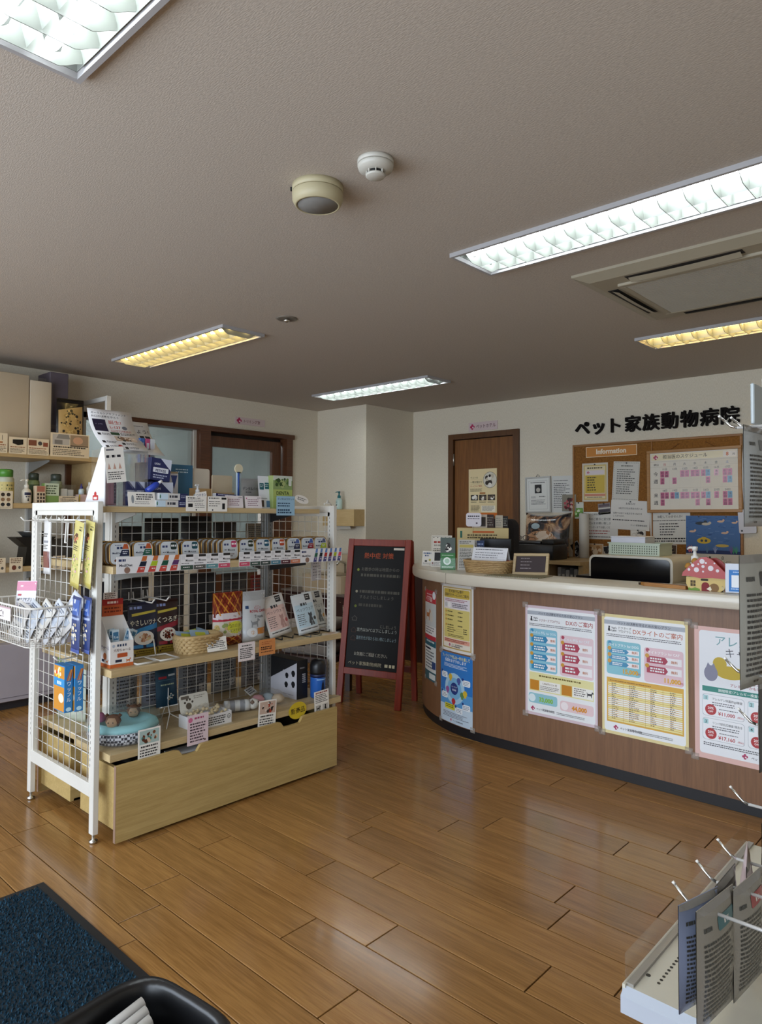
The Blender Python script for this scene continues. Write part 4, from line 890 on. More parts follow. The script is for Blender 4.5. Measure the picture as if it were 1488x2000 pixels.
B().prism(rrect(.125, .19, .012, 4, 0, .098), .0, .006, 'xz').done('back_board', mat('#d0c7b8', .5), t); B().box(-.062, .062, -.02, -.016, 0, .095, .001).done('pocket', mat('#c2a070', .4), t); B().box(-.062, .062, -.02, .0, 0, .004).done('holder_floor', mat('#c2a070', .4), t)
t = thing('leaflet_holder', 'plain beige leaflet holder beside the blue toothbrush', 'holder', (-2.99, 2.05, ZS), Q)
B().prism(rrect(.12, .165, .006, 4, 0, .0835), .0, .006, 'xz').done('back_board', mat('#c9bba2', .5), t); B().box(-.06, .06, -.02, -.016, 0, .08, .001).done('pocket', mat('#bda67e', .45), t); B().box(-.06, .06, -.02, .0, 0, .004).done('holder_floor', mat('#bda67e', .45), t)
pump_bottle('pump_bottle', 'white pump bottle standing among the top shelf price cards', (-2.87, 1.83, ZS), Q + .6, '#dcdfe2', '#e6e8ea', .62)
for i, (y, nm) in enumerate(((1.765, 'with a black swatch and pasted handwritten tag'), (1.878, 'with a small black bottle picture'))):
    card('shelf_card', 'white price card on top shelf edge ' + nm, .107, .07, (-2.776, y, ZS - .018), Q, 0, (lambda S: (S.lines(.08, .1, .7, 1, .12, '#333', .6), S.lines(.08, .25, .92, 2, .1, '#444', .4, seed=3), S.rect(.1, .5, .32, .72, '#1c1c1e'), S.lines(.42, .5, .92, 3, .11, '#444', .35, seed=5), S.ell(.5, .9, .035, '#26262a'))) if i == 0 else (lambda S: (S.lines(.06, .08, .6, 1, .12, '#333', .6), S.rect(.7, .06, .95, .2, '#1c1c1e'), S.lines(.06, .32, .66, 3, .14, '#444', .35, seed=8), S.rect(.74, .45, .88, .85, '#1d1d1f'), S.ell(.25, .9, .035, '#26262a'))), cat='price card')
card('tag_card', 'small white handwritten tag stuck above the price card', .058, .026, (-2.774, 1.79, ZS + .045), Q, 0, lambda S: S.text('ワチオシ', .5, .78, .62, '#2b4a78', 'c', .9, .02), roll=-.15, cat='tag')
carton('paste_box', 'long narrow navy and white box lying behind the price cards', 'box', .115, .03, .022, '#d5d5da', (-2.85, 1.965, ZS + .045), Q, lambda S: (S.rect(0, 0, 1, .55, '#2c2f66'), S.lines(.1, .15, .9, 1, .3, '#c2c4dc', .6)), rot=(0, .05, Q))
for i, y in enumerate((1.985, 2.098)): card('shelf_card', 'pinkish white card with pink paw mark, %s' % ('next to the narrow navy box' if i == 0 else 'next to the standing white leaflets'), .1, .06, (-2.79, y, ZS), Q, math.radians(-8), lambda S: (S.text('LION', .84, .2, .15, '#4c4650', 'c', .22, .01), S.ell(.1, .2, .035, '#c86a94'), S.lines(.15, .28, .85, 4, .15, '#7c5068', .4, seed=4)), '#e6dfe2', cat='price card')
t = thing('boxed_toothbrush', 'clear packed blue toothbrush with round cream tag on top', 'toothbrush', (-2.93, 2.105, ZS + .05), Q)
B().box(-.012, .012, -.004, .004, 0, .135, .001).done('pack', mat('#bcd0e2', .3), t); B().cyl((-.004, -.007, .008), (-.004, -.007, .13), .004, 8).done('brush_handle', mat('#2850a0', .35), t); B().cyl((0, -.004, .15), (0, .004, .15), .024, 20).done('tag', mat('#d8d0b4', .5), t)
pouch('dental_pouch', 'grey foil pouch of dental powder with round fold', 'pouch', .115, .15, .03, '#9ea0a2', (-2.91, 2.165, ZS), Q, 0, lambda S: (S.text('デンタルバイオ', .5, .38, .12, '#26282c', 'c', .9, .01), S.lines(.2, .44, .5, 1, .05, '#3a3c40'), S.ell(.32, .68, .13, '#cdb89e'), S.rect(.55, .72, .9, .96, '#c4c6c6')), rough=.3, metal=.3)
carton('supplement_box', 'grey and pink supplement box behind the foil pouch', 'box', .1, .04, .155, '#c9c4be', (-2.95, 2.31, ZS), Q, lambda S: (S.rect(0, .0, 1, .12, '#d9d4c0'), S.lines(.05, .16, .95, 2, .07, '#2c2c30', .75, ragged=.05), S.rect(0, .35, .9, .95, '#c9929c'), S.text('リーン', .5, .55, .12, '#963a4c', 'c', .7, .01, 1)))
card('leaflet', 'tall narrow white leaflet with two dark green stamps', .075, .165, (-2.83, 2.20, ZS), Q, math.radians(-6), lambda S: (S.rr(.1, .22, .46, .42, '#24606c', .04), S.rr(.54, .2, .9, .4, '#24606c', .04), S.lines(.14, .27, .42, 2, .05, '#dfe8ea', .4, 1), S.lines(.58, .25, .86, 2, .05, '#dfe8ea', .4, 1), S.lines(.2, .68, .7, 1, .03, '#556', .5, 0), S.rect(.1, .75, .4, .95, '#55463e'), S.rect(.6, .76, .9, .96, '#5d82aa')), '#dfe2ea', cat='leaflet')
def denta(S):
    S.rect(0, 0, 1, .5, '#8aa068'); S.rect(0, 0, 1, .14, '#c8cfc4', 1); blobs(S, .5, .22, .4, .12, ['#4c6a38', '#6e8a48', '#a8b478', '#38502c'], 30, 3, .04, .1); S.rect(0, .42, 1, 1, '#aebc6a', 4); S.text('DENTA', .16, .58, .15, '#20301a', 'l', .8, .02, 5); S.rr(.8, .08, .95, .3, '#d8dcd4', .03, 6); S.lines(.15, .62, .6, 1, .04, '#44583a')
carton('dental_biscuit_box', 'green box with a meadow picture and large black lettering', 'box', .125, .045, .168, '#95a565', (-2.83, 2.292, ZS), Q, denta)
card('shelf_card', 'sky blue dental biscuit card hanging over the top shelf edge', .118, .098, (-2.774, 2.285, ZS - .035), Q, 0, lambda S: (S.text('デンタルビスケット', .5, .2, .13, '#24405c', 'c', .92, .01), S.lines(.06, .34, .94, 2, .13, '#2c4864', .5, seed=2), S.lines(.06, .68, .9, 2, .13, '#24405c', .6, seed=6)), '#9cc0d8', cat='price card')
S = Sheet(.095, .042, '#eae6e0'); S.outline = [(.5 + .5 * math.cos(i * PI / 12), .5 + .5 * math.sin(i * PI / 12)) for i in range(24)]; S.lines(.2, .32, .85, 2, .22, '#4a4a4a', .45); S.build('tag_card', None, (-2.772, 2.385, ZS + .028), rot=(0, .25, Q), label='white oval tag stuck to the green dental box', cat='tag')
t = thing('card_clip', 'white plastic card clip on the top corner of the gondola', 'clip', (-2.80, 2.60, 1.3625), Q)
B().tube([(-.025, 0, 0), (-.025, 0, .012), (.02, 0, .014), (.03, 0, 0)], .003, 6).done('clip_wire', WIREW, t); B().tube([(-.01, 0, .013), (.0, 0, .03), (.01, 0, .014)], .0025, 6).done('clip_arm', WIREW, t)

# ---- third level goods (z = Z2)
z2 = Z2 + .0005
t = thing('stick_box', 'white and orange open box of blue treat sticks with price flag', 'box', (-2.775, 1.395, z2), Q)
b = B(); w, d = .1, .09
b.prism([(-d / 2, 0), (d / 2, 0), (d / 2, .2), (-d / 2, .105)], -w / 2, -w / 2 + .002, 'yz'); b.prism([(-d / 2, 0), (d / 2, 0), (d / 2, .2), (-d / 2, .105)], w / 2 - .002, w / 2, 'yz'); b.box(-w / 2 + .002, w / 2 - .002, -d / 2, -d / 2 + .002, 0, .105); b.box(-w / 2 + .002, w / 2 - .002, d / 2 - .002, d / 2, 0, .2); b.box(-w / 2 + .002, w / 2 - .002, -d / 2 + .002, d / 2 - .002, 0, .003)
bx_ = b.done('box', mat('#e6e2de', .5), t)
S = Sheet(w, .105, warp=lambda x, y, z: (x, -d / 2 + y - .0003, z)); S.rect(0, .86, 1, 1, '#c4622c'); S.mark('いなば', .5, .2, .13, '#2a3c5a', 'c', .5, .02); S.text('犬用ちゅ〜る', .5, .38, .12, '#84706a', 'c', .8, .01); S.rr(.3, .46, .74, .62, '#b8552c', .03); S.rect(.22, .7, .5, .8, '#26283c'); dog_shape(S, .78, .84, .16, '#c46830'); S.ell(.14, .16, .06, '#a9b4c4'); flat_print(S, bx_)
S = Sheet(d, .105, warp=lambda x, y, z: (-w / 2 + y - .0003, -x, z)); S.rect(0, .86, 1, 1, '#c4622c'); S.text('ちゅ〜る', .5, .3, .16, '#7a6a90', 'c', .8, .01); S.ell(.5, .58, .16, '#b8652c'); S.rect(.2, .7, .45, .8, '#26283c'); dog_shape(S, .72, .84, .16, '#c46830'); flat_print(S, bx_)
S = Sheet(w - .01, .07, '#c05a32', th=.001); S.rect(0, 0, 1, .36, '#a32a26'); S.mark('TOCORO', .5, .28, .2, '#eed8d0', 'c', .6, .02, 1); S.lines(.1, .5, .9, 2, .2, '#6e2a18', .45); S.build('header_card', t, (0, d / 2 - .004, .2))
S = Sheet(.06, .03, '#e6dcd8', th=.001); S.lines(.1, .15, .9, 3, .27, '#5c4a4a', .5); S.build('price_flag', t, (-.01, d / 2 - .003, .268))
for i, (x, y, r_) in enumerate(((-.025, .01, .1), (.0, .02, -.15), (.02, -.005, .3), (-.01, -.02, -.05), (.03, .015, .5))):
    q_ = Sheet(.028, .12, '#b9cbd6', th=.004); q_.rect(.1, .08, .9, .35, '#3f6f92'); q_.text('ちゅ', .5, .3, .12, '#e8f0f4', 'c', .7, .01, 1); q_.lines(.1, .5, .9, 4, .1, '#4c6474', .5); q_.build('treat_stick', t, (x, y, .03), rot=(0, r_, 0))
def rfood(c1, c2, title, food, plate):
    def dr(S):
        S.rect(0, .86, 1, 1, '#9a8432'); S.mark('Petine', .06, .12, .07, '#8fa0d8', 'l', .4, .01); S.poly([(.12, .2), (.95, .16), (.95, .2), (.12, .25)], '#c8b848'); S.text(title, .5, .42, .12, '#f0ecd8', 'c', .9, .02, 2)
        S.poly([(0, .52), (1, .4), (1, .5), (0, .6)], c2, 0); S.ell(.5, .66, .34, plate, 2, ry=.13); S.lay = 3; blobs(S, .5, .655, .22, .075, food, 40, 4, .02, .05); S.rr(.12, .78, .44, .84, c2, .02, 2); S.rr(.54, .78, .9, .84, c2, .02, 2)
        S.lines(.2, .89, .8, 2, .04, '#5a4a16', .5, 1)
    return dr
pouch('food_pouch', 'navy pet food pouch with a plate of pale tuna', 'pouch', .138, .235, .045, '#161a36', (-2.875, 1.567, z2), Q, -.06, rfood('#161a36', '#2f7fb8', 'やさしいツナ', ['#c99a7c', '#e0bca0', '#a87858', '#d8c89c'], '#e8e6e2'))
pouch('food_pouch', 'dark maroon pet food pouch with a plate of dark stew', 'pouch', .118, .235, .045, '#2a1216', (-2.89, 1.692, z2), Q, -.06, rfood('#2a1216', '#8c2232', 'くつろぎ', ['#4c1c14', '#6e2a1a', '#3a120c'], '#e2dcd2'))
for i, (y, zz) in enumerate(((1.585, .925), (1.655, .93))):
    h = thing('display_hook', 'white wire hook on the mesh over the %s pouch' % ('navy' if i == 0 else 'maroon'), 'hook', (XC + .02, y, zz)); B().tube([(0, 0, 0), (.19, 0, -.004), (.212, 0, .014)], .003, 8).done('hook_wire', WIREW, h); B().tube([(0, -.01, .03), (.004, -.012, -.005), (.004, .012, -.005), (0, .01, .03)], .0025, 6).done('hook_plate', WIREW, h)
for i, y in enumerate((1.498, 1.6)):
    h = thing('wire_stand', 'empty white wire stand lying before the %s pouch' % ('navy' if i == 0 else 'maroon'), 'wire stand', (-2.77, y, z2 + .004))
    B().tube([(.06, -.045, 0), (.06, .045, 0), (-.06, .05, 0), (-.06, -.05, 0)], .0032, 6, closed=True).done('stand_loop', WIREW, h); B().tube([(-.055, 0, .0), (-.075, 0, .07)], .0028, 6).done('stand_back', WIREW, h)
def woven(name, label, cat, loc, rz, w, d, h, c1='#a98c5c', rows=6, n=44, flare=1.12, e=3.2, weave=.006):
    t = thing(name, label, cat, loc, rz)
    def P(a, k, z):
        ca, sa = math.cos(a), math.sin(a); f = (abs(ca) ** e + abs(sa) ** e) ** (-1 / e); return Vector((ca * f * w / 2 * k, sa * f * d / 2 * k, z))
    wk = wood(name + '_cane', c1, '#c9ab78', 'x', .6, 3)
    b = B()
    for r_ in range(rows):
        z = h * (r_ + .5) / rows; k = 1 / flare + (1 - 1 / flare) * (z / h)
        b.tube([P(2 * PI * i / n, k + (weave * 2 / w) * (1 if (i + r_) % 2 else -1), z) for i in range(n)], h / rows * .56, 6, closed=True)
    o = b.done('weave', wk, t); o['kind'] = 'stuff'
    b = B(); b.tube([P(2 * PI * i / n, 1.02, h) for i in range(n)], h / rows * .7, 6, closed=True); b.done('rim', wk, t)
    B().prism([P(2 * PI * i / n, .96 / flare, 0).xy[:] for i in range(n)], .001, .006, 'xy').done('bottom', mat(c1, .7), t)
    return t
woven('rattan_basket', 'small rattan basket of sample packets on the shelf', 'basket', (-2.79, 1.79, z2), Q, .195, .125, .075, '#a98e62', 6, 46)
for i, (dy, dx, a, c_) in enumerate(((-.05, .0, .2, '#8fa6b8'), (-.015, -.015, -.1, '#a8b04c'), (.02, .01, .15, '#93aabd'), (.05, -.005, .35, '#7f97ac'))):
    card('sample_packet', 'folded %s sample packet in the rattan basket' % ['steel blue', 'lime banded', 'pale blue', 'slate blue'][i], .1, .085, (-2.79 + dx, 1.79 + dy, z2 + .02), Q, math.radians(-35), lambda S: (S.rr(.25, .12, .8, .34, '#b5b83c', .04), S.lines(.2, .45, .85, 2, .14, '#4c6072', .4)), c_, cat='packet', roll=a, th=.003)
card('shelf_card', 'white card with black print on the rattan basket', .105, .062, (-2.718, 1.848, z2 + .004), Q, math.radians(-12), lambda S: (S.lines(.2, .08, .7, 1, .12, '#333', .5), S.lines(.06, .28, .94, 4, .13, '#2c2c2c', .5, seed=12), S.lines(.62, .84, .95, 1, .1, '#555')), cat='price card')
def plaid(S):
    for i in range(-4, 10):
        for s_ in (0, 1):
            x = i * .16; pts = [(x, 0), (x + .05, 0), (x + .05 + .5, .45), (x + .5, .45)] if s_ else [(x + .5, 0), (x + .55, 0), (x + .05, .45), (x, .45)]
            pts = [(min(1, max(0, u)), v) for u, v in pts]; S.poly(pts, '#c98a32' if (i + s_) % 2 else '#6e1c10', s_)
            pts = [(u, .8 + v * .42) for u, v in pts]; S.poly(pts, '#c98a32' if (i + s_) % 2 else '#6e1c10', s_)
    S.rect(0, .38, 1, .5, '#d8d0d4', 3); S.rect(0, .48, 1, .53, '#a8243c', 4); S.rect(0, .53, 1, .82, '#c9c2b4', 3); S.lay = 4; blobs(S, .3, .68, .26, .12, ['#c9a86c', '#d8ccb4', '#8c9a5a'], 26, 3, .03, .07)
    S.ell(.66, .66, .3, '#c9c93a', 7, ry=.115); S.text('低カロリー', .66, .65, .075, '#23301a', 'c', .5, .02, 8); S.text('ビスケット', .66, .73, .06, '#23301a', 'c', .42, .01); S.text('1kg', .64, .46, .05, '#6c2030', 'c', .2, .01, 5)
pouch('biscuit_bag', 'red and gold plaid bag of low calorie biscuits', 'bag', .17, .25, .085, '#8e3014', (-2.83, 1.978, z2), Q, 0, plaid)
def royal(S):
    S.rect(0, 0, 1, .17, '#a9acaf'); S.rect(.08, .27, .2, .33, '#26406a', 1); S.text('ROYAL CANIN', .6, .41, .075, '#a81e2c', 'c', .74, .02, 1)
    for i in range(5): S.ell(.44 + i * .06, .31 - (.02 if i in (1, 2, 3) else 0), .014, '#a81e2c'); S.poly([(.43 + i * .06, .345), (.45 + i * .06, .345), (.44 + i * .06, .3)], '#a81e2c')
    S.text('Treats', .62, .52, .085, '#33363c', 'c', .5, .005); dog_shape(S, .42, .7, .17, '#85888c'); S.rect(.5, .72, 1, .84, '#b9762e', 1); S.rect(.58, .74, .84, .78, '#d8b088', 2); S.ell(.3, .8, .2, '#d6d8da', 2, ry=.09); S.ell(.32, .8, .07, '#c89a6a', 3)
pouch('treat_bag', 'white and grey foil dog treat bag with grey dog and crown', 'bag', .135, .245, .075, '#c3c7cb', (-2.82, 2.125, z2), Q, 0, royal, rough=.3, metal=.2)
def wear(c, cc_, flip=1, ic='#8a6a5a'):
    def dr(S):
        S.rect(.06, .26, .94, .84, c); S.mark('pets', .48, .3, .1, '#3a3c42', 'c', .3, .02, 1); S.text('ペッツウェア', .5, .43, .1, '#3a3c42', 'c', .8, 0); S.lines(.1, .5, .44, 6, .05, '#5a5654', .4)
        cat_shape(S, .66, .82, .34, cc_, flip); S.ell(.86, .66, .07, ic); S.rect(.62, .02, .86, .18, '#2a2a2e'); S.lines(.65, .06, .83, 2, .05, '#c8c8c8', .4, 2); S.lines(.1, .88, .92, 1, .035, '#3c3a3a', .7, 1, ragged=.02)
    return dr
for lab, y, x, c0, c1, c2, r_, ic in (('pink panelled pet wear pouch with pink cat', 2.285, -2.80, '#d2cfcb', '#d8b8b0', '#b08a84', -.16, '#c06a6a'), ('pale blue pet wear pouch with dark grey cat', 2.435, -2.755, '#ced4d8', '#b4cad6', '#44484e', -.1, '#3a3836'), ('grey pet wear pouch with grey cat and orange badge', 2.545, -2.81, '#c9c8c2', '#bdbdb6', '#5d5f5c', -.04, '#b88a4c')):
    pouch('pet_wear_pouch', lab, 'pouch', .142, .205, .03, c0, (x, y, z2 + .012), Q, math.radians(-14), wear(c1, c2, 1, ic), roll=r_, stand=True)
    h = thing('wire_stand', 'black wire stand under the ' + lab.split(' pet')[0] + ' pouch', 'wire stand', (x - .01, y - .01, z2 + .003), Q)
    for s_ in (-.035, .035): B().tube([(s_, .06, .0), (s_, -.07, 0), (s_, -.072, .012)], .003, 6).done('stand_leg', BLACKP, h)
    B().tube([(-.035, .02, .0), (-.03, .055, .12), (.03, .055, .12), (.035, .02, .0)], .0025, 6).done('stand_back', BLACKP, h)
card('shelf_card', 'dotted border white card on middle shelf edge', .095, .085, (XS, 1.985, Z2 - .055), Q, 0, lambda S: ([S.ell(.05 + .1 * i, .04, .012, '#c87a90') for i in range(10)], [S.ell(.05 + .1 * i, .96, .012, '#c87a90') for i in range(10)], S.lines(.2, .14, .8, 1, .1, '#333', .6), S.lines(.1, .3, .9, 6, .1, '#333', .5, seed=8)), '#e6dede', cat='price card')
card('shelf_card', 'orange card with black print on middle shelf edge', .095, .075, (XS, 2.105, Z2 - .045), Q, 0, lambda S: (S.lines(.15, .14, .8, 2, .12, '#a85c34', .4), S.lines(.1, .45, .9, 2, .12, '#3a2218', .6, seed=5), S.lines(.1, .76, .9, 1, .1, '#3a2218', .5)), '#cf8a52', cat='price card')

# ---- bottom shelf goods (z = Z1)
z1 = Z1 + .0005
t = thing('pet_bed', 'pale blue checked pet cushion with plush bears in clear film', 'pet bed', (-2.86, 1.475, z1), 0)
chk = bpy.data.materials.new('houndstooth_check'); chk.use_nodes = True; nt = chk.node_tree; tc = nt.nodes.new('ShaderNodeTexCoord'); ck = nt.nodes.new('ShaderNodeTexChecker'); ck.inputs['Scale'].default_value = 95
ck.inputs['Color1'].default_value = (*lin('#2b2b33'), 1); ck.inputs['Color2'].default_value = (*lin('#c4c6cc'), 1); nt.links.new(tc.outputs['Object'], ck.inputs['Vector']); nt.links.new(ck.outputs[0], nt.nodes['Principled BSDF'].inputs['Base Color']); nt.nodes['Principled BSDF'].inputs['Roughness'].default_value = .85
B().lathe([(0, 0), (.11, .0), (.135, .012), (.142, .035), (.138, .055)], n=36, sy=1.05).done('checked_side', chk, t)
B().lathe([(.138, .0545), (.132, .07), (.11, .082), (.085, .074), (.07, .06), (0, .055)], n=36, sy=1.05).done('blue_cushion', mat('#8fc4c9', .9, bump=.5, bscale=120), t)
for i, (x, y, r_, rz_) in enumerate(((.055, -.075, .032, .8), (-.03, .06, .03, 1.0))):
    h = link('plush_bear', None, t, (x, y, .098), rz_)
    b = B(); b.lathe([(0, -r_), (r_ * .6, -r_ * .8), (r_, 0), (r_ * .75, r_ * .7), (0, r_ * .95)], n=18); b.done('bear_head', mat('#6b4a36', .95, bump=.6, bscale=150), h)
    b = B(); b.lathe([(0, -r_ * .75), (r_ * .6, -r_ * .5), (r_ * .75, 0), (r_ * .5, r_ * .55), (0, r_ * .7)], (0, -r_ * .42, 0), 18); b.done('bear_face', mat('#b99a7c', .95, bump=.6, bscale=150), h)
    for s_ in (-1, 1): b = B(); b.lathe([(0, -.3 * r_), (.32 * r_, 0), (0, .3 * r_)], (s_ * r_ * .8, 0, r_ * .75), 12); b.done('bear_ear', mat('#5b3d2c', .95), h); b = B(); b.lathe([(0, -.1 * r_), (.1 * r_, 0), (0, .1 * r_)], (s_ * r_ * .3, -r_ * 1.13, .08 * r_), 8); b.done('bear_eye', mat('#16120f', .3), h)
B().lathe([(0, -.02), (.03, -.012), (.035, 0), (.02, .02), (0, .025)], (-.01, -.11, .105), 14).done('pink_plush_bow', mat('#b06a94', .9), t)
B().grid(lambda u, v: (.165 * math.cos(2 * PI * u) * math.cos(v * PI / 2) ** .35 + .003 * math.sin(40 * u + 9 * v), .172 * math.sin(2 * PI * u) * math.cos(v * PI / 2) ** .35 + .003 * math.sin(31 * u), .003 + .125 * math.sin(v * PI / 2) + .003 * math.sin(23 * u) * v), 40, 8).done('clear_wrap', WRAP, t)
def photo_card(cols, seed, title=None, tc='#333'):
    def dr(S):
        S.rect(.06, .05, .94, .5, cols[0]); S.lay = 1; blobs(S, .5, .28, .34, .16, cols, 26, seed, .03, .09); S.lay = 6
        if title: S.text(title, .5, .62, .09, tc, 'c', .84, .02)
        else: S.lines(.12, .56, .88, 1, .08, tc, .7, ragged=.05, seed=seed)
        S.lines(.08, .68, .92, 3, .09, '#333', .48, seed=seed + 1)
    return dr
card('shelf_card', 'white card with brown dog bed photo on bottom shelf edge', .1, .122, (XS, 1.497, Z1 - .048), Q, 0, photo_card(['#a9c0bc', '#7a4a30', '#d2b9a0', '#4c8078', '#5a3424'], 3), cat='price card')
t = thing('supplement_pouch', 'dark blue foil pouch leaning on a wire easel', 'pouch', (-2.93, 1.72, z1 + .075), Q, rot=(-.1, 0, Q))
b = B(); w, h_ = .108, .17
def bth(u, v): return .012 * (1 - abs(2 * u - 1) ** 3) * math.sin(PI * v) ** .6 + .0008
for s_ in (-1, 1): b.grid(lambda u, v: ((u - .5) * w, s_ * bth(u, v), v * h_), 8, 10)
bd = b.done('bag', mat('#1f4258', .28, .35, bump=.5, bscale=30), t)
S = Sheet(w, h_, cols=6, rows=8, warp=lambda x, y, z: (x, -bth(x / w + .5, z / h_) + y - .0004, z)); S.rect(.12, .2, .48, .26, '#9c2c34'); S.rect(.56, .16, .9, .21, '#b8c8d0'); S.rect(.1, .3, .9, .305, '#5f8ea0'); S.mark('NATURAL TREATS', .5, .44, .05, '#a8b89c', 'c', .8, .005); S.lay = 1; blobs(S, .66, .76, .14, .08, ['#d0c4a8', '#8aa8b8', '#e2dccb'], 14, 2, .02, .04); flat_print(S, bd)
e = thing('wire_easel', 'thin wire easel holding the dark blue pouch', 'easel', (-2.92, 1.72, z1), Q)
for a in ([(0, .0, .085), (0, -.015, .045), (-.06, -.09, .003)], [(0, -.015, .045), (.06, -.07, .003)], [(0, .0, .16), (0, .0, .085)], [(0, 0, .12), (0, .06, .003)]): B().tube(a, .0022, 6).done('easel_leg', WIREW, e)
B().tube([(-.04, -.02, .082), (-.04, .0, .075), (.04, .0, .075), (.04, -.02, .082)], .0022, 6).done('easel_rest', WIREW, e)
t = thing('nugget_box', 'white display tray of bagged cream nuggets with paw print card', 'display box', (-2.775, 1.825, z1), Q)
b = B(); w, d = .205, .115
for a in ((-w / 2, w / 2, -d / 2, -d / 2 + .002), (-w / 2, w / 2, d / 2 - .002, d / 2), (-w / 2, -w / 2 + .002, -d / 2 + .002, d / 2 - .002), (w / 2 - .002, w / 2, -d / 2 + .002, d / 2 - .002), (-w / 2 + .002, w / 2 - .002, -d / 2 + .002, d / 2 - .002)): b.box(*a, 0, .055 if a[3] - a[2] < .05 or a[1] - a[0] < .05 else .003)
bx_ = b.done('tray', mat('#d8d8d8', .5), t)
S = Sheet(w, .055, warp=lambda x, y, z: (x, -d / 2 + y - .0003, z)); S.lines(.3, .2, .85, 4, .18, '#2a2a2a', .5, ragged=.1); S.ell(.93, .4, .05, '#2f2f2f'); S.ell(.93, .4, .04, '#cfd0cc', 1); paw(S, .93, .45, .02, '#2f2f2f'); flat_print(S, bx_)
S = Sheet(.15, .085, '#d6d3c8', th=.002); S.outline = [(.5 + x / .15, .5 - z / .085) for x, z in rrect(.15, .085, .014, 4)]; S.rr(.06, .08, .34, .24, '#6a6258', .02); S.ell(.3, .62, .1, '#5c5347'); [S.ell(.3 + dx, .62 + dy, .035, '#4a4238') for dx, dy in ((-.12, -.2), (-.04, -.34), (.06, -.34), (.14, -.2))]; S.lines(.5, .14, .9, 2, .1, '#8a8478', .4); S.build('back_card', t, (-.02, d / 2 - .006, .05), rot=(-.25, 0, 0))
rg = random.Random(4); ng = mat('#cdb992', .7)
for i in range(34):
    b = B(); r_ = rg.uniform(.008, .013); b.lathe([(0, -r_), (r_, 0), (0, r_)], n=7); b.done('nugget', ng, t, (rg.uniform(-.085, .085), rg.uniform(-.045, .045), .045 + rg.random() * .02))
B().grid(lambda u, v: ((u - .5) * .2, (v - .5) * .11, .062 + .03 * math.sin(PI * u) * math.sin(PI * v) + .004 * math.sin(37 * u + 5 * v) + .004 * math.sin(29 * v)), 26, 16).done('film_bag', WRAP, t)
card('shelf_card', 'pink card with pink heading clipped in front of nugget tray', .105, .13, (XS, 1.728, Z1 - .045), Q, 0, lambda S: (S.ell(.14, .16, .1, '#c86a90'), S.mark('おすすめ', .55, .16, .09, '#a84a70', 'c', .5, .01), S.lines(.12, .28, .9, 7, .095, '#4a3a44', .5, seed=3), S.ell(.84, .9, .04, '#5a3a30')), '#dcc8cf', cat='price card')
t = thing('plush_toy', 'grey and white striped plush dog toy in clear bag', 'plush toy', (-2.84, 2.045, z1 + .03), 0, rot=(0, 0, 1.1))
for i in range(5):
    b = B(); b.cyl((-.06 + i * .024, 0, 0), (-.036 + i * .024, 0, 0), .027, 16, caps=i in (0, 4)); b.done('plush_stripe', mat('#85878c' if i % 2 else '#c4c4c2', .95, bump=.5, bscale=140), t)
b = B(); b.lathe([(0, -.028), (.024, -.015), (.03, 0), (.024, .018), (0, .028)], n=16); b.done('plush_head', mat('#d2d0ca', .95), t, (.078, 0, .002))
for s_ in (-1, 1): b = B(); b.lathe([(0, -.006), (.007, 0), (0, .006)], (.1, s_ * .012, .012), 8); b.done('plush_eye', mat('#2a2422', .4), t); b = B(); b.lathe([(0, -.014), (.012, 0), (0, .014)], (.07, s_ * .024, .016), 8); b.done('plush_ear', mat('#6e5c50', .95), t)
B().grid(lambda u, v: (-.1 + .22 * u, (v - .5) * .12, -.026 + .062 * math.sin(PI * u) ** .5 * math.sin(PI * v) ** .6 + .003 * math.sin(33 * u + 11 * v)), 26, 14).done('film_bag', WRAP, t)
card('shelf_card', 'white card with red heading and cat photo on bottom shelf edge', .105, .125, (XS, 2.105, Z1 - .052), Q, 0, photo_card(['#c8b0a0', '#2a2320', '#e0d6cc', '#a8402c', '#3a302c'], 9), cat='price card', roll=.06)
t = thing('toy_bag', 'clear crinkled bag of pet toys with printed header', 'bag', (-2.84, 2.235, z1), 0, rot=(0, 0, .9))
B().grid(lambda u, v: (-.12 + .24 * u, (v - .5) * .13, .004 + .075 * math.sin(PI * u) ** .6 * math.sin(PI * v) ** .6 + .006 * math.sin(41 * u + 17 * v) * math.sin(PI * u) * math.sin(PI * v)), 30, 16).done('film_bag', WRAP, t)
for i, (x, y, c_) in enumerate(((-.05, -.02, '#c48f94'), (0, .015, '#8e9aa0'), (.05, -.01, '#b6a48c'))): b = B(); b.lathe([(0, -.025), (.03, -.012), (.033, .005), (.02, .02), (0, .025)], (x, y, .03), 14); b.done('toy', mat(c_, .8), t)
S = Sheet(.09, .045, '#cfd3d4', th=.001); S.lines(.1, .15, .9, 3, .25, '#31384a', .6); S.build('header_label', t, (-.07, 0, .055), rot=(-.9, 0, 1.2))
S = Sheet(.115, .083, '#cfb52e'); S.outline = [(.5 + .5 * math.cos(i * PI / 16), .5 + .5 * math.sin(i * PI / 16)) for i in range(32)]; S.text('新商品', .5, .64, .38, '#2a2114', 'c', .8, .03); S.build('new_item_sticker', None, (XS, 2.3, Z1 - .055), rot=(0, -.03, Q), label='yellow oval sticker marking new goods on shelf edge', cat='sticker')
def sil(S):
    S.poly([(0, .62), (1, .05), (1, 1), (0, 1)], '#c8c8d0'); S.mark('SHOWERBOX', .6, .32, .035, '#c8c8d0', 'c', .3, 0, 1)
    for x, y, r_ in ((.66, .42, .07), (.88, .34, .08), (.64, .66, .075), (.88, .62, .08)): S.ell(x, y, r_ * .8, '#17171a', 2); S.rect(x - r_ * .5, y, x + r_ * .5, y + r_ * 1.1, '#17171a', 2)
    S.lines(.55, .9, .9, 1, .03, '#8a8a92', .5, 2)
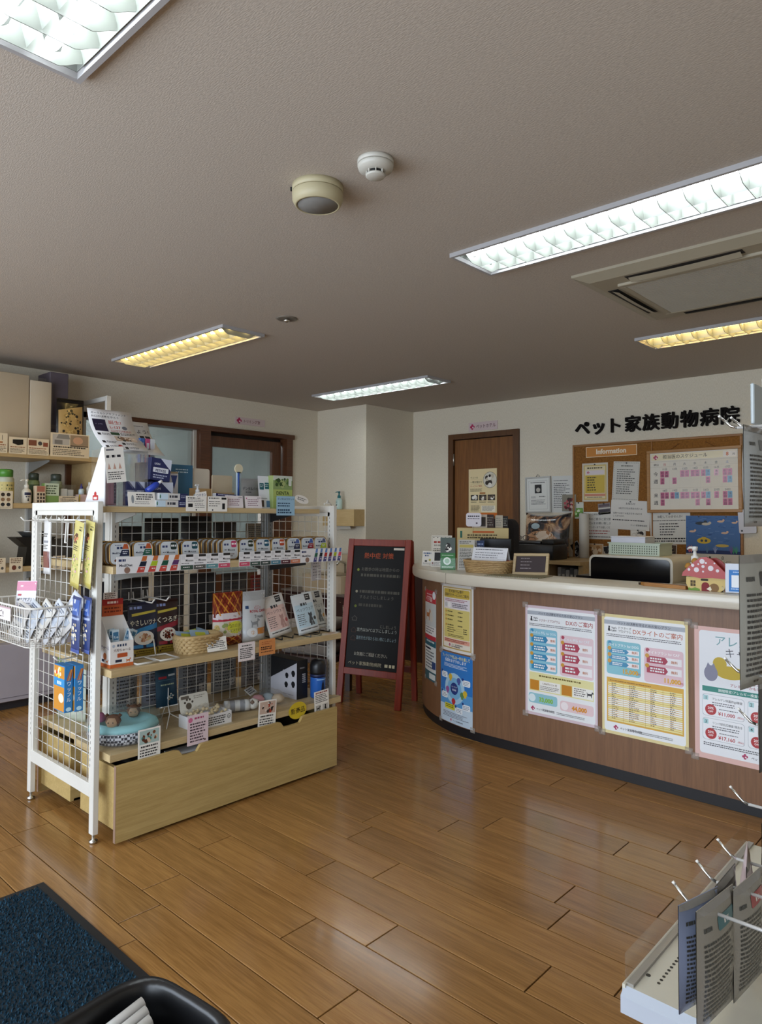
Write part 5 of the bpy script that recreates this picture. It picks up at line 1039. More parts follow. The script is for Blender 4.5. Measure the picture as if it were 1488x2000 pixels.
carton('equipment_box', 'black box with white wedge of product silhouettes', 'box', .235, .075, .2, '#17181c', (-2.915, 2.425, z1), 0, sil, lambda S: (S.mark('SHOWER', .5, .22, .05, '#8a8a90', 'c', .7, .01), S.lines(.5, .36, .8, 5, .05, '#c0c0c6', .6, ragged=.1)))
t = thing('shampoo_bottle', 'blue bottle with a big rounded black cap', 'bottle', (-2.765, 2.505, z1), Q)
B().lathe([(0, 0), (.036, 0), (.04, .006), (.04, .105), (.0405, .11)], n=28).done('body', mat('#2a62b4', .3), t); B().lathe([(.0412, .108), (.0412, .126)], n=28).done('band', mat('#16234c', .4), t); B().lathe([(.0415, .124), (.043, .135), (.043, .165), (.036, .192), (.02, .2), (0, .201)], n=28).done('cap', mat('#15161a', .35), t)
S = Sheet(.07, .09, cols=8, warp=lambda x, y, z: ((.0402 - y) * math.sin(x / .04), -(.0402 - y) * math.cos(x / .04), z + .01)); S.poly([(.3, 1), (.7, 1), (.6, .3), (.5, .1), (.4, .3)], '#141a30'); S.rect(0, .0, 1, .05, '#9cc4ea'); flat_print(S, t.children[0])
card('shelf_card', 'white card with paragraph and two black dog pictures', .1, .105, (XS, 2.462, Z1 - .048), Q, 0, lambda S: (S.lines(.1, .06, .9, 1, .09, '#8a2c24', .7, ragged=.05), S.lines(.08, .18, .94, 5, .085, '#333', .45, seed=6), S.rect(.08, .68, .44, .96, '#b8b4ae'), dog_shape(S, .26, .93, .2, '#27231f'), S.rect(.54, .68, .94, .96, '#c8c4be', 0), cat_shape(S, .74, .94, .24, '#211d1a')), cat='price card', roll=-.05)
for o_ in [o for o in bpy.data.objects if o.name.startswith(('shelf_card', 'tag_card'))]: o_['group'] = 'price cards on the gondola shelves'

# ---- goods on the end frame (face -y)
YE = 1.286
t = thing('hook_rail', 'white hook rail with long hooks on the gondola end', 'hook rail', (0, 0, 0))
B().tube([(-3.37, YE - .006, 1.285), (-2.8, YE - .006, 1.285)], .004, 8).done('rail', WIREW, t)
for x in (-3.3, -3.17, -3.03, -2.9): B().tube([(x, YE - .004, 1.3), (x, YE - .012, 1.282), (x, YE - .07, 1.28), (x, YE - .085, 1.296)], .003, 8).done('hook', WIREW, t)
B().tube([(-2.995, YE - .012, 1.275), (-2.995, YE - .016, 1.19), (-2.975, YE - .016, 1.19), (-2.975, YE - .012, 1.275)], .0035, 6).done('loop_hook', WIREW, t)
pouch('jerky_pack', 'white and brown clear pack of dried meat on end hook', 'pouch', .07, .235, .018, '#cfcdcb', (-3.13, YE - .036, 1.05), 0, 0, lambda S: (S.rect(.05, .58, .95, .88, '#6d3a34'), [S.rect(.1 + i * .16, .6, .16 + i * .16, .87, '#8f5a50', 1) for i in range(5)], S.lines(.2, .25, .8, 2, .04, '#555', .5, 0), S.rect(.15, .38, .85, .42, '#8a8c94'), S.lines(.15, .46, .85, 3, .03, '#666', .5)), stand=False)
for i, (x, y, r_) in enumerate(((-2.80, YE - .05, .17), (-2.755, YE - .022, .13))):
    pouch('treat_stick_pack', 'long yellow patterned treat pack, %s of the pair' % ('front' if i == 0 else 'rear'), 'pouch', .082, .27, .016, '#bcae56', (x - .025, y, 1.015), 0, 0, lambda S: (S.rect(0, .0, 1, .92, '#c6ba72'), S.rect(.62, .07, .9, .13, '#35301c', 1), blobs(S, .4, .25, .25, .08, ['#a84a3c', '#7a5a3c', '#c98a5a', '#54301c'], 22, 2, .04, .1), S.lines(.2, .36, .8, 3, .03, '#4a4430', .5), blobs(S, .5, .66, .32, .22, ['#d8a8b4', '#b8c06a', '#e0d090', '#8a9a50'], 46, 6, .03, .07)), stand=False, roll=r_, hole=True)
t = thing('wire_basket', 'white wire basket hooked on the gondola end', 'basket', (0, 0, 0))
bx0, bx1, by0, by1, bz0, bz1 = -3.40, -2.875, 1.085, 1.28, .775, .935
def bring(z, k): 
    cx, cy = (bx0 + bx1) / 2, (by0 + by1) / 2; return [(cx + x * k, cy + y * k, z) for x, y in rrect(bx1 - bx0, by1 - by0, .05, 5)]
B().tube(bring(bz1, 1), .0045, 6, closed=True).done('rim', WIREW, t)
sg = []
for k, z in ((.95, .895), (.9, .85), (.86, .81), (.83, bz0)): sg.append(bring(z, k) + [bring(z, k)[0]])
A_, C_ = bring(bz1, 1), bring(bz0, .83)
def along(P_, f):
    L_ = [math.dist(P_[i], P_[(i + 1) % len(P_)]) for i in range(len(P_))]; s_ = f * sum(L_)
    for i, l in enumerate(L_):
        if s_ <= l: return tuple(Vector(P_[i]).lerp(Vector(P_[(i + 1) % len(P_)]), s_ / l))
        s_ -= l
    return P_[0]
for i in range(48): sg.append([along(A_, i / 48), along(C_, i / 48)])
for i in range(1, 10): f = i / 10; sg.append([(bx0 + .04 + (bx1 - bx0 - .08) * f, by0 + .02, bz0), (bx0 + .04 + (bx1 - bx0 - .08) * f, by1 - .02, bz0)])
o = wires('basket_wires', sg, .0022, WIREW, t, 5); o['kind'] = 'stuff'
S = Sheet(.3, .055, '#e2d8d8', th=.001); S.rect(0, 0, 1, .12, '#b89aa0'); S.text('流行あご!!', .5, .78, .6, '#2b2524', 'c', .9, .03); S.build('basket_label', t, (-3.2, by0 - .008, .872), rot=(0, 0, 0))
pouch('supplement_pouch', 'white pouch with pink top and three purple discs in basket', 'pouch', .155, .2, .04, '#dcdde4', (-3.17, 1.17, .82), .15, -.12, lambda S: (S.rect(0, 0, 1, .2, '#cf8aa4'), S.mark('PETS', .3, .12, .05, '#f0dce4', 'c', .3, .01, 1), S.rr(.14, .27, .36, .31, '#b03a50', .02), S.text('HMBケアサプリ', .5, .42, .085, '#3a3a4a', 'c', .86, .01), S.lines(.16, .46, .86, 1, .03, '#5a5a68', .5), [S.ell(.24 + .26 * i, .56, .085, '#6a4a8c') for i in range(3)], [S.ell(.24 + .26 * i, .56, .04, '#e8e2ee', 2) for i in range(3)], S.ell(.6, .82, .14, '#8a6a44', ry=.08), S.lines(.06, .74, .34, 4, .04, '#555', .5)), roll=-.06)
for i, (x, a, c_) in enumerate(((-3.15, .35, '#cfcac4'), (-3.12, .5, '#c2c6cc'), (-3.09, .62, '#d2cec6'), (-3.06, .72, '#c9cbd0'), (-3.03, .85, '#d6d3cf'), (-3.0, .55, '#c6cad4'))):
    pouch('sample_pouch', ['cream', 'bluish', 'ivory', 'pale grey', 'white', 'silver'][i] + ' sample pouch leaning in the wire basket', 'pouch', .085, .16 + .012 * i, .012, c_, (x + .03, 1.115 + .024 * i, .79), .2, -.1, lambda S: (S.lines(.15, .08, .85, 2, .05, '#3a4a6a', .5), S.rr(.2, .3, .8, .5, '#b8c0cc', .05), S.lines(.1, .6, .9, 5, .06, '#6a6a6a', .5)), stand=False, roll=a, hole=False)
for i, y in enumerate((YE - .046, YE - .02)):
    pouch('chew_pack', 'deep blue chew snack pack hanging on the end, %s one' % ('front' if i == 0 else 'rear'), 'pouch', .075, .225, .02, '#26386e', (-2.815 + .035 * i, y, .755), 0, 0, lambda S: (S.rect(.1, .05, .9, .32, '#3c5aa0'), S.rect(.3, .05, .48, .12, '#c8ccd8', 1), S.mark('CHEW', .5, .25, .07, '#b8c4e4', 'c', .7, .02, 1), S.rect(.05, .36, .95, .4, '#9aa6c8'), blobs(S, .5, .65, .3, .2, ['#cfc6b4', '#b8a88c', '#e0d8c8', '#8a94b0'], 26, 3, .05, .12), S.rect(.0, .93, 1, 1, '#4a5ea0')), stand=False, roll=.06)
t = thing('display_hook', 'white wire hook on the gondola end over the blue cartons', 'hook', (-2.89, YE, .725)); B().tube([(0, 0, 0), (0, -.085, -.006), (0, -.1, .01)], .003, 8).done('hook_wire', WIREW, t); B().tube([(-.07, -.002, .01), (.05, -.002, .01)], .003, 6).done('hook_bar', WIREW, t)
wf = lambda S: ([S.text(ch, .5, .42 + .115 * i, .105, '#e8f0f4', 'c', .8, .02) for i, ch in enumerate('ワッフル')], [S.poly([(.2 + .2 * k, .32), (.32 + .2 * k, .32), (.75 + .1 * k, .08), (.65 + .1 * k, .08)], ['#c86a32', '#d8a04c', '#a8522c'][k]) for k in range(3)], S.ell(.5, .93, .32, '#b8dcec', ry=.045))
for i, y in enumerate((YE - .06, YE - .022)):
    carton('snack_box', 'sky blue waffle stick box on the end hook, %s one' % ('front' if i == 0 else 'rear'), 'box', .1, .034, .185, '#2c7cba', (-2.885 + .01 * i, y, .515), 0, lambda S: (S.rect(.02, .02, .98, .98, '#c98832'), S.rect(.0, .28, 1, .46, '#3a8cc4', 1), S.mark('12本', .5, .42, .1, '#e8f4fa', 'c', .7, .02, 2), blobs(S, .4, .15, .3, .1, ['#d8442c', '#e8c84c', '#f0e4c8'], 14, 4, .05, .1), S.ell(.7, .7, .25, '#e2d8c4', 3, ry=.1)), wf)
# ---- goods on the far side shelves (seen through the mesh, backs towards us)
backs = lambda S: (S.lines(.1, .1, .9, 12, .065, '#3f4044', .42, ragged=.2, seed=4), S.rect(.6, .7, .92, .86, '#c8c8c8', 1))
def far_bag(x, y, z, w, h, d, c, lab, rz=Q): pouch('stock_pouch', lab, 'pouch', w, h, d, c, (x, y, z), rz, 0, backs, rough=.4)
zz = Z1 + .0005
pouch('litter_bag', 'pale green and white bag standing behind the end mesh', 'bag', .2, .28, .07, '#b4bcac', (-3.3, 1.44, zz), .25, 0, lambda S: (S.rect(0, 0, .16, 1, '#7f9c52'), S.lines(.24, .2, .9, 12, .055, '#5a625a', .45, seed=9), S.rect(.24, .06, .9, .15, '#9cae88')))
for i, (y, w, h, c) in enumerate(((1.64, .17, .25, '#8c9095'), (1.83, .16, .24, '#6f7480'), (2.04, .17, .26, '#74777c'), (2.23, .16, .25, '#8a8a88'), (2.42, .15, .24, '#7c7470'))): far_bag(-3.22, y, zz, w, h, .07, c, ['light grey', 'slate grey', 'mid grey', 'silver grey', 'taupe'][i] + ' printed bag on the far lower shelf behind mesh')
zz = Z2 + .0005
for i, (y, w, h, c) in enumerate(((1.52, .15, .3, '#3a3a42'), (1.7, .17, .31, '#2c2c30'), (1.9, .17, .33, '#45464c'), (2.1, .16, .31, '#303036'), (2.3, .17, .3, '#4a4440'), (2.47, .12, .28, '#8a2c24'))): far_bag(-3.23, y, zz, w, h, .08, c, ['charcoal', 'black', 'dark grey', 'inky grey', 'brownish grey', 'red'][i] + ' bag on the far middle shelf behind mesh')
zz = Z3 + .0005
for i, (y, w, h, c) in enumerate(((1.66, .18, .15, '#232326'), (1.86, .19, .19, '#1f1e20'), (2.06, .18, .2, '#2a292b'), (2.24, .15, .17, '#3a3634'), (2.45, .14, .16, '#9c907c'))): far_bag(-3.24, y, zz, w, h, .09, c, ['small black', 'wide black', 'tall black', 'dark umber', 'beige'][i] + ' bag on the far upper shelf behind mesh')
carton('white_carton', 'pale blue white carton on the far upper shelf behind mesh', 'box', .12, .1, .17, '#c2d0d8', (-3.25, 1.505, Z3 + .0005), Q)
# ================================================================ back wall: sign lettering, cork board and papers
def letters(txt, x0, x1, z0, h, depth, mt, parent, bold=.03):
    n = len(txt); pitch = (x1 - x0) / n
    for i, ch in enumerate(txt):
        vs, fs, w = glyphs(ch, bold); b = B(); k = h
        xs = [v[0] for v in vs]; mx = (min(xs) + max(xs)) / 2
        cx = x0 + (i + .5) * pitch
        for q, (sx, sz) in enumerate(((0, 0), (-1, 0), (1, 0), (0, -1), (0, 1), (-.7, .7), (.7, .7), (-.7, -.7), (.7, -.7))):     # strokes thickened to the sign's heavy weight
            A = [b.v((cx + (a - mx) * k + sx * .0033, YB - depth - q * .0001, z0 + c * k + sz * .0033)) for a, c in vs]; C = [b.v((cx + (a - mx) * k + sx * .0033, YB - .004, z0 + c * k + sz * .0033)) for a, c in vs]
            cnt = {}
            for f in fs:
                b.f([A[j] for j in f])
                for p, q2 in zip(f, f[1:] + f[:1]): cnt[(p, q2)] = 1
            for p, q2 in cnt:
                if (q2, p) not in cnt: b.f([A[p], A[q2], C[q2], C[p]])
        b.done('letter', mt, parent, fix=False)
t = thing('wall_sign', 'raised black lettering of the animal hospital name on wall', 'sign')
letters('ペット家族動物病院', -2.945, -1.58, 2.035, .142, .03, mat('#120d0b', .8, spec=.2), t, 0)
def doorplate(name, txt, label, w, h, loc, rz, col):
    S = Sheet(w, h, '#d6c2c0', th=.006); cross_logo(S, .13, .5, .085, '#b0305a'); S.text(txt, .26, .68, .5, col, 'l', .68, .01); return S.build(name, None, loc, rz, label=label, cat='door sign')
doorplate('room_sign', 'ペットホテル', 'pinkish plate naming the pet hotel above the brown door', .34, .085, (-3.93, YB - .007, 2.155), 0, '#5a2a34')
doorplate('room_sign', 'トリミング室', 'beige plate naming the trimming room above the sliding door', .355, .068, (XL + .007, 4.115, 2.182), PI / 2, '#6a2c30')
def hotel(S):
    S.rect(0, .93, 1, 1, '#d0702c'); S.text('ペットの', .06, .2, .05, '#4a3a2c', 'l', .3, .01); S.text('一時お預かり', .06, .3, .055, '#4a3a2c', 'l', .42, .01); S.text('サービスのご案内', .06, .38, .04, '#b04a3c', 'l', .42, .01); S.rect(.06, .22, .48, .222, '#8a7a60'); S.rect(.06, .32, .48, .322, '#8a7a60')
    S.ell(.76, .24, .24, '#5a4a3c', 1); S.ell(.76, .24, .23, '#d8d2c4', 2); S.lay = 3; blobs(S, .76, .25, .13, .12, ['#2a2420', '#c8bca8', '#e8e2d8', '#3a322c'], 16, 3, .04, .08); S.lines(.06, .42, .5, 3, .022, '#55483a', .5, 1); S.rect(.4, .5, .6, .53, '#a86a34', 1)
    for i in range(3): S.rect(.08 + i * .3, .55, .34 + i * .3, .67, '#3a332e', 1); S.lay = 2; blobs(S, .21 + i * .3, .61, .08, .03, ['#d8d0c4', '#6a5c50', '#f0ece4'], 8, i, .03, .06); S.lines(.08 + i * .3, .69, .34 + i * .3, 2, .018, '#5a4a3a', .45, 1, seed=i)
    S.lines(.08, .78, .4, 5, .026, '#3a3028', .5, 1); S.rect(.46, .78, .94, .91, '#f2ead8', 1); S.lines(.49, .79, .92, 5, .022, '#4a4038', .45, 2)
card('hotel_poster', 'cream pet hotel poster with round photo on the brown door', .333, .465, (-3.935, YB - .004, 1.31), 0, 0, hotel, '#e6d3a6', cat='poster')
# framed certificate and papers left of the board
t = thing('certificate_frame', 'white framed certificate with a small animal photo', 'picture frame', (-3.31, YB - .012, 1.345), 0, rot=(0, -.02, 0))
b = B(); w, h = .262, .33
for a in ((-w / 2, w / 2, 0, .014), (-w / 2, w / 2, h - .014, h), (-w / 2, -w / 2 + .014, .014, h - .014), (w / 2 - .014, w / 2, .014, h - .014)): b.box(a[0], a[1], -.012, .008, a[2], a[3], .002)
b.done('frame', mat('#c9c9c6', .3, .3), t)
S = Sheet(w - .024, h - .024, '#dfdfda'); S.frame(.1, .08, .9, .94, .006, '#55555a'); S.mark('CERTIFICATE OF COMPLETION', .5, .15, .035, '#3a3a3c', 'c', .72, .01); S.rect(.36, .2, .66, .46, '#2c2c2e'); S.ell(.51, .36, .09, '#b8b4ac', 1); S.lines(.2, .56, .4, 2, .03, '#55555a', .45); S.lines(.55, .55, .82, 1, .04, '#2c2c2e', .6); S.lines(.2, .66, .84, 4, .04, '#55555a', .4, seed=3); S.build('certificate', t, (0, -.002, .012)); B().tube([(-.02, 0, h), (0, -.004, h + .02), (.02, 0, h)], .003, 6).done('hanger', CHROME, t)
card('wall_paper', 'white letter in a clear sleeve between certificate and board', .21, .33, (-3.075, YB - .003, 1.345), 0, 0, lambda S: (S.lines(.1, .12, .8, 1, .03, '#333', .6), S.lines(.1, .2, .9, 14, .05, '#55555a', .4, seed=5, ragged=.4)), '#d6d6d2', cat='paper', gloss=True)
card('flower_photo', 'small photo of red flowers at the edge of the board', .135, .15, (-2.998, YB - .022, 1.355), 0, 0, lambda S: (S.rect(0, 0, 1, 1, '#8a8678'), blobs(S, .5, .55, .35, .35, ['#8a2c34', '#b05058', '#5c1c24', '#c8a8a0', '#3c3430'], 40, 4, .05, .12)), cat='photo')
# cork board
cork = wallpaper('cork', '#7d5226', '#95652f', (70, 70, 70), .3, .9)
t = thing('notice_board', 'wide brown cork notice board behind the counter', 'notice board', (0, 0, 0))
B().box(-2.945, -2.262, YB - .016, YB - .002, .92, 1.925).done('cork_panel', cork, t); B().box(-2.252, -1.59, YB - .016, YB - .002, .92, 1.925).done('cork_panel', cork, t)
fw = wood('board_frame_wood', '#8a5c2c', '#a9763c', 'x', .45)
for a in ((-2.962, -1.573, .9, .92), (-2.962, -1.573, 1.925, 1.943), (-2.962, -2.945, .92, 1.925), (-1.59, -1.573, .92, 1.925), (-2.262, -2.252, .92, 1.925)): B().box(a[0], a[1], YB - .024, YB - .002, a[2], a[3], .002).done('frame_rail', fw, t)
YN = YB - .0175
def pinned(name, label, x0, x1, z0, z1, draw, color='#e3e1dc', roll=0, gloss=False, cat='notice', y=None, pins=1, pin='#3a3a3a'):
    o = card(name, label, x1 - x0, z1 - z0, ((x0 + x1) / 2, (y or YN), z0), 0, 0, draw, color, cat=cat, roll=roll, gloss=gloss, group='papers pinned to the cork board')
    if pins: B().cyl((0, -.001, (z1 - z0) * .96), (0, -.008, (z1 - z0) * .96), .006, 10).done('push_pin', mat(pin, .4), o)
    return o
card('information_sign', 'orange plate reading Information on the cork board', .455, .092, (-2.609, YN, 1.825), 0, 0, lambda S: (S.rect(0, 0, 1, 1, '#e8d2b0'), S.rect(.012, .06, .988, .94, '#c8843c', 1), S.text('Information', .5, .7, .62, '#efe2cc', 'c', .88, .04, 2)), '#c8843c', cat='sign', th=.004)
pinned('sleeve_notice', 'yellow price notice in a shiny sleeve on cork board', -2.873, -2.636, 1.44, 1.775, lambda S: (S.rect(.06, .05, .94, .95, '#cbb26a'), S.rect(.1, .08, .9, .92, '#ddd0a8', 1), S.lines(.2, .11, .8, 1, .06, '#4a3c20', .6, 2), S.rr(.14, .19, .86, .3, '#d9cfd4', .03, 2), cross_logo(S, .24, .245, .05), S.rect(.12, .32, .88, .78, '#c8ac3c', 2), S.lines(.2, .36, .6, 6, .065, '#3a3010', .45, 3, seed=3, ragged=.5), S.rect(.1, .8, .9, .86, '#c8806a', 2), S.lines(.2, .88, .8, 1, .03, '#4a3c30', .6, 2)), '#cfc8b8', gloss=True)
pinned('sleeve_notice', 'white dotted border letter in a sleeve, slightly turned', -2.603, -2.375, 1.445, 1.775, lambda S: ([S.rect(.04 + i * .062, .03, .075 + i * .062, .04, '#4a4a4a') for i in range(15)], [S.rect(.04 + i * .062, .96, .075 + i * .062, .97, '#4a4a4a') for i in range(15)], [S.rect(.035, .05 + i * .05, .045, .07 + i * .05, '#4a4a4a') for i in range(18)], [S.rect(.955, .05 + i * .05, .965, .07 + i * .05, '#4a4a4a') for i in range(18)], S.lines(.3, .1, .75, 1, .045, '#33332f', .6), S.lines(.15, .2, .85, 12, .055, '#4a4a48', .4, seed=7, ragged=.35)), '#d2d0c9', roll=.06, gloss=True)
pinned('notice', 'white notice asking visitors to show their card', -2.885, -2.55, 1.115, 1.35, lambda S: (S.text('ご来院の方へ', .45, .12, .075, '#3a3a3c', 'c', .4, .005), S.text('診察券のご提示と受付票', .06, .3, .1, '#3a3a3c', 'l', .84, .005), S.text('のご記入をお願い致します', .06, .45, .1, '#3a3a3c', 'l', .84, .005), S.text('受付カウンターまでお越しください', .06, .6, .09, '#3a3a3c', 'l', .84, .005), S.lines(.2, .68, .8, 2, .09, '#a0504c', .4), S.lines(.1, .9, .9, 1, .06, '#3a3a3c', .5)), '#d9d8d4')
pinned('notice', 'white notice about prescriptions overlapping its neighbours', -2.618, -2.28, 1.2, 1.445, lambda S: (S.text('お知らせ', .5, .14, .085, '#333338', 'c', .3, .005), S.text('※処方食をお求めの方へ※', .5, .3, .075, '#333338', 'c', .6, .01), S.text('当院では全ての処方食を10%引き', .06, .47, .07, '#333338', 'l', .86, .01), S.text('しております。', .06, .57, .07, '#333338', 'l', .3, .01), S.lines(.06, .66, .9, 1, .07, '#333338', .5), S.text('ペット家族動物病院', .94, .86, .065, '#333338', 'r', .42, .01)), '#dedcd8', roll=.05, y=YN - .003, gloss=True)
pinned('notice', 'white notice with bold question heading on cork board', -2.27, -1.95, 1.09, 1.345, lambda S: (S.text('体験してみませんか?', .5, .16, .085, '#2c2c30', 'c', .62, .015), S.lines(.06, .24, .94, 1, .05, '#3a3a3c', .5), S.lines(.24, .34, .76, 5, .085, '#4a4a4c', .4, seed=4, ragged=.4), S.lines(.1, .8, .95, 2, .08, '#333', .5, seed=9, ragged=.05)), '#d9d8d3', roll=-.03)
pinned('memo', 'small green and white memo at the board edge', -2.955, -2.862, 1.29, 1.435, lambda S: (S.rect(.05, .35, .95, .9, '#6a9a48'), blobs(S, .5, .65, .35, .22, ['#8ab85a', '#4c7c30', '#d8e4c8'], 16, 3, .06, .14)), '#cfd2c8')
pinned('coupon_bundle', 'crumpled bundle of grey coupons pinned above notice', -2.72, -2.61, 1.33, 1.425, lambda S: (S.rect(.05, .1, .95, .3, '#6a5c64'), S.rect(.0, .4, 1, .5, '#d8d4cc'), S.rect(.05, .55, .95, .8, '#4c4850'), S.lines(.1, .82, .9, 1, .12, '#7c7a70', .5)), '#8a8484', roll=-.1)
for i, (lb, x0, x1, z0, z1, cols, rl) in enumerate((('tilted photo of a black and white cat', -2.94, -2.855, .965, 1.095, ['#17171a', '#d8d6d0', '#2c2c30', '#6a6660'], -.5), ('cream photo of a dog on bedding', -2.838, -2.682, .955, 1.075, ['#c9a478', '#a87c50', '#e0ccb0', '#7c5c40'], .02), ('dark photo of a black cat behind the basket', -2.675, -2.58, .97, 1.06, ['#1c1c20', '#3c3a3c', '#c8c4bc'], -.1), ('brown photo of a long haired cat', -2.168, -2.065, .985, 1.09, ['#4c3a2c', '#7c6450', '#2c221c', '#b09a80'], .05), ('white photo with two dark cat ears', -2.44, -2.31, 1.12, 1.2, ['#e0dcd4', '#26221f', '#cfc8bc'], 0))):
    pinned('pet_photo', lb + ' on the cork board', x0, x1, z0, z1, lambda S: (S.rect(.05, .06, .95, .94, cols[0]), blobs(S, .5, .55, .32, .3, cols, 26, i + 2, .08, .18)), '#cdc4b4', roll=rl, cat='photo', y=YN - .001 * i)
# schedule board
t = thing('schedule_board', 'framed duty schedule for two weeks hung on the cork board', 'schedule board', (-1.931, YN - .012, 1.345), 0, rot=(0, -.005, 0))
w, h = .72, .507
for a in ((-w / 2, w / 2, 0, .024), (-w / 2, w / 2, h - .024, h), (-w / 2, -w / 2 + .026, .024, h - .024), (w / 2 - .026, w / 2, .024, h - .024)): B().box(a[0], a[1], -.012, .01, a[2], a[3], .003).done('frame_rail', wood('schedule_frame', '#9a6c34', '#b5854a', 'x', .4), t)
for s_ in (-1, 1): B().tube([(s_ * .17, 0, h), (s_ * .1, 0, h + .045)], .0018, 5).done('hanging_cord', mat('#7a4a24', .7), t)
S = Sheet(w - .05, h - .046, '#e2ddd2', th=.004, gloss=True)
S.rect(.02, .02, .98, .13, '#e4d9b8'); cross_logo(S, .07, .075, .03, '#b03a63'); S.text('担当医のスケジュール', .155, .1, .075, '#3c3428', 'l', .66, .01, 1); S.rect(.84, .025, .98, .125, '#e6ded4', 1); S.text('8', .885, .105, .085, '#c86a2c', 'c', .06, .03, 2); S.text('月', .95, .1, .045, '#3a3a3c', 'c', .05, .01); S.rect(0, .15, 1, .155, '#b8b0a0', 0)
days = '日月火水木金土'; S.text('曜日', .075, .225, .045, '#2c2c2c', 'c', .08, .01)
for i in range(7):
    x = .175 + i * .118; S.text(days[i], x, .225, .05, '#b03a3a' if i == 0 else '#3a5a9a' if i == 6 else '#2c2c2c', 'c', .06, .015); S.rect(x - .059, .155, x - .058, .97, '#c9c2b4', 0)
for r_, (wk, base) in enumerate((('今週', 11), ('来週', 18))):
    y0 = .25 + r_ * .375; S.rect(0, y0 - .005, 1, y0 - .002, '#b8b0a0', 0); S.text(wk[0], .07, y0 + .15, .08, '#26262a', 'c', .1, .02, 1); S.text(wk[1], .07, y0 + .28, .08, '#26262a', 'c', .1, .02)
    for i in range(7): S.text('%d日' % (base + i), .175 + i * .118, y0 + .055, .045, '#2c2c30', 'c', .1, .01)
MAG = {0: ['PP', 'P '], 1: ['', 'P'], 2: ['PP'], 3: ['PP'], 4: ['PB', ' P'], 5: ['W'], 6: ['PP', 'PB']}; MAG2 = {0: ['PP', 'P '], 1: ['PB'], 2: ['PP'], 3: ['PP', ' P'], 4: ['PB', ' P'], 5: ['P'], 6: ['PB', 'PP']}
NM = ['杉田', '木越', '池田', '浅川', '柴田']
for r_, mg in enumerate((MAG, MAG2)):
    for i, rows in mg.items():
        for k, row in enumerate(rows):
            for q, ch in enumerate(row):
                if ch == ' ': continue
                x = .175 + i * .118 - .026 * (len(row) - 1) + q * .052; y = .32 + r_ * .375 + k * .12; nm = NM[3] if ch == 'B' else NM[(i + q + 2 * k) % 3]
                S.rect(x - .024, y, x + .024, y + .11, {'P': '#c05a84', 'B': '#5a90b4', 'W': '#d49ab0'}[ch], 2); S.text(nm[0], x, y + .05, .045, '#2a1c24', 'c', .036, .02, 3); S.text(nm[1], x, y + .1, .045, '#2a1c24', 'c', .036, .02, 3)
S.build('schedule_sheet', t, (0, -.002, .022))
# calendar, teal poster, white pocket
t = thing('wall_calendar', 'wall calendar with blue undersea picture on the cork board', 'calendar', (-1.79, YN - .006, .95))
S = Sheet(.4, .075, '#d6d3cb'); S.text('8', .68, .55, .5, '#4a4a48', 'c', .1, 0); S.lines(.55, .7, .85, 1, .15, '#8a8a84', .4); S.ell(.45, .35, .02, '#4a4438'); S.build('date_leaf', t)
def sea(S):
    S.rect(0, 0, 1, 1, '#4a70a8'); R = random.Random(6)
    for i in range(60): x, y = R.random() * .9, R.random() * .7; S.rect(x, y, x + R.uniform(.03, .1), y + .008, R.choice(['#2c4c80', '#7c9cc8', '#34568c']), 1)
    for x, y, k, c in ((.28, .2, .1, '#3a4450'), (.38, .22, .08, '#c4c0b4'), (.12, .42, .06, '#d8b8a0'), (.65, .15, .06, '#d8b8a0'), (.72, .45, .06, '#d8b8a0'), (.9, .18, .05, '#d8b8a0')): S.ell(x, y, k, c, 2, ry=k * .45); S.ell(x + k * .9, y - .03, k * .35, c, 2)
    S.ell(.34, .66, .13, '#d0b03c', 2, ry=.08); S.rect(.3, .56, .38, .62, '#d0b03c', 2); S.ell(.3, .66, .025, '#3a4a5c', 3); S.ell(.38, .66, .025, '#3a4a5c', 3); S.ell(.68, .78, .12, '#c8b05c', 2, ry=.04); S.poly([(.0, 1), (.0, .9), (.3, .93), (.6, .9), (1, .92), (1, 1)], '#2c3a6a', 2)
    for x, c in ((.06, '#c86a7c'), (.1, '#d88a7c'), (.88, '#3a8a6a'), (.93, '#4c9c74'), (.84, '#7a5a9c'), (.55, '#9aa8d0'), (.4, '#5a7c9c')):
        for k in range(-2, 3): S.poly([(x - .005, .98), (x + .005, .98), (x + .02 * k + .004, .78 + .03 * abs(k)), (x + .02 * k - .004, .78 + .03 * abs(k))], c, 3)
S = Sheet(.395, .295, '#4a70a8'); sea(S); S.build('picture_leaf', t, (0, 0, .0755))
for x in (-.1, .1): B().cyl((x, 0, .362), (x, -.008, .362), .005, 8).done('push_pin', mat('#2c2c30', .4), t)
def dogs(S):
    S.rect(0, 0, 1, .36, '#3a7c92'); R = random.Random(2)
    for i in range(30): S.ell(R.random(), R.random() * .35, .015, '#7cb0c0', 1, n=6)
    for x, y, r_, cols in ((.26, .08, .16, ['#c89a70', '#3a2c24', '#e0c8b0']), (.16, .2, .18, ['#2c2a2a', '#d8d4d0', '#4a5a3c']), (.34, .31, .19, ['#c8a04c', '#8a5a34', '#f0e0c8', '#3a3028'])): S.ell(x, y, r_, '#cfd8d8', 2); S.ell(x, y, r_ * .94, cols[0], 3); S.lay = 4; blobs(S, x, y, r_ * .5, r_ * .22, cols, 14, int(x * 50), .03, .07)
    for i in range(5): S.rr(.1, .42 + i * .115, .4, .445 + i * .115, '#d0a85c', .02, 1); S.lines(.1, .46 + i * .115, .9, 3, .024, '#4a4a44', .45, 1, seed=i)
card('pet_poster', 'teal topped poster with round dog photos beside the board', .42, .6, (-1.35, YB - .003, 1.365), 0, 0, dogs, '#dfd5bd', cat='poster')
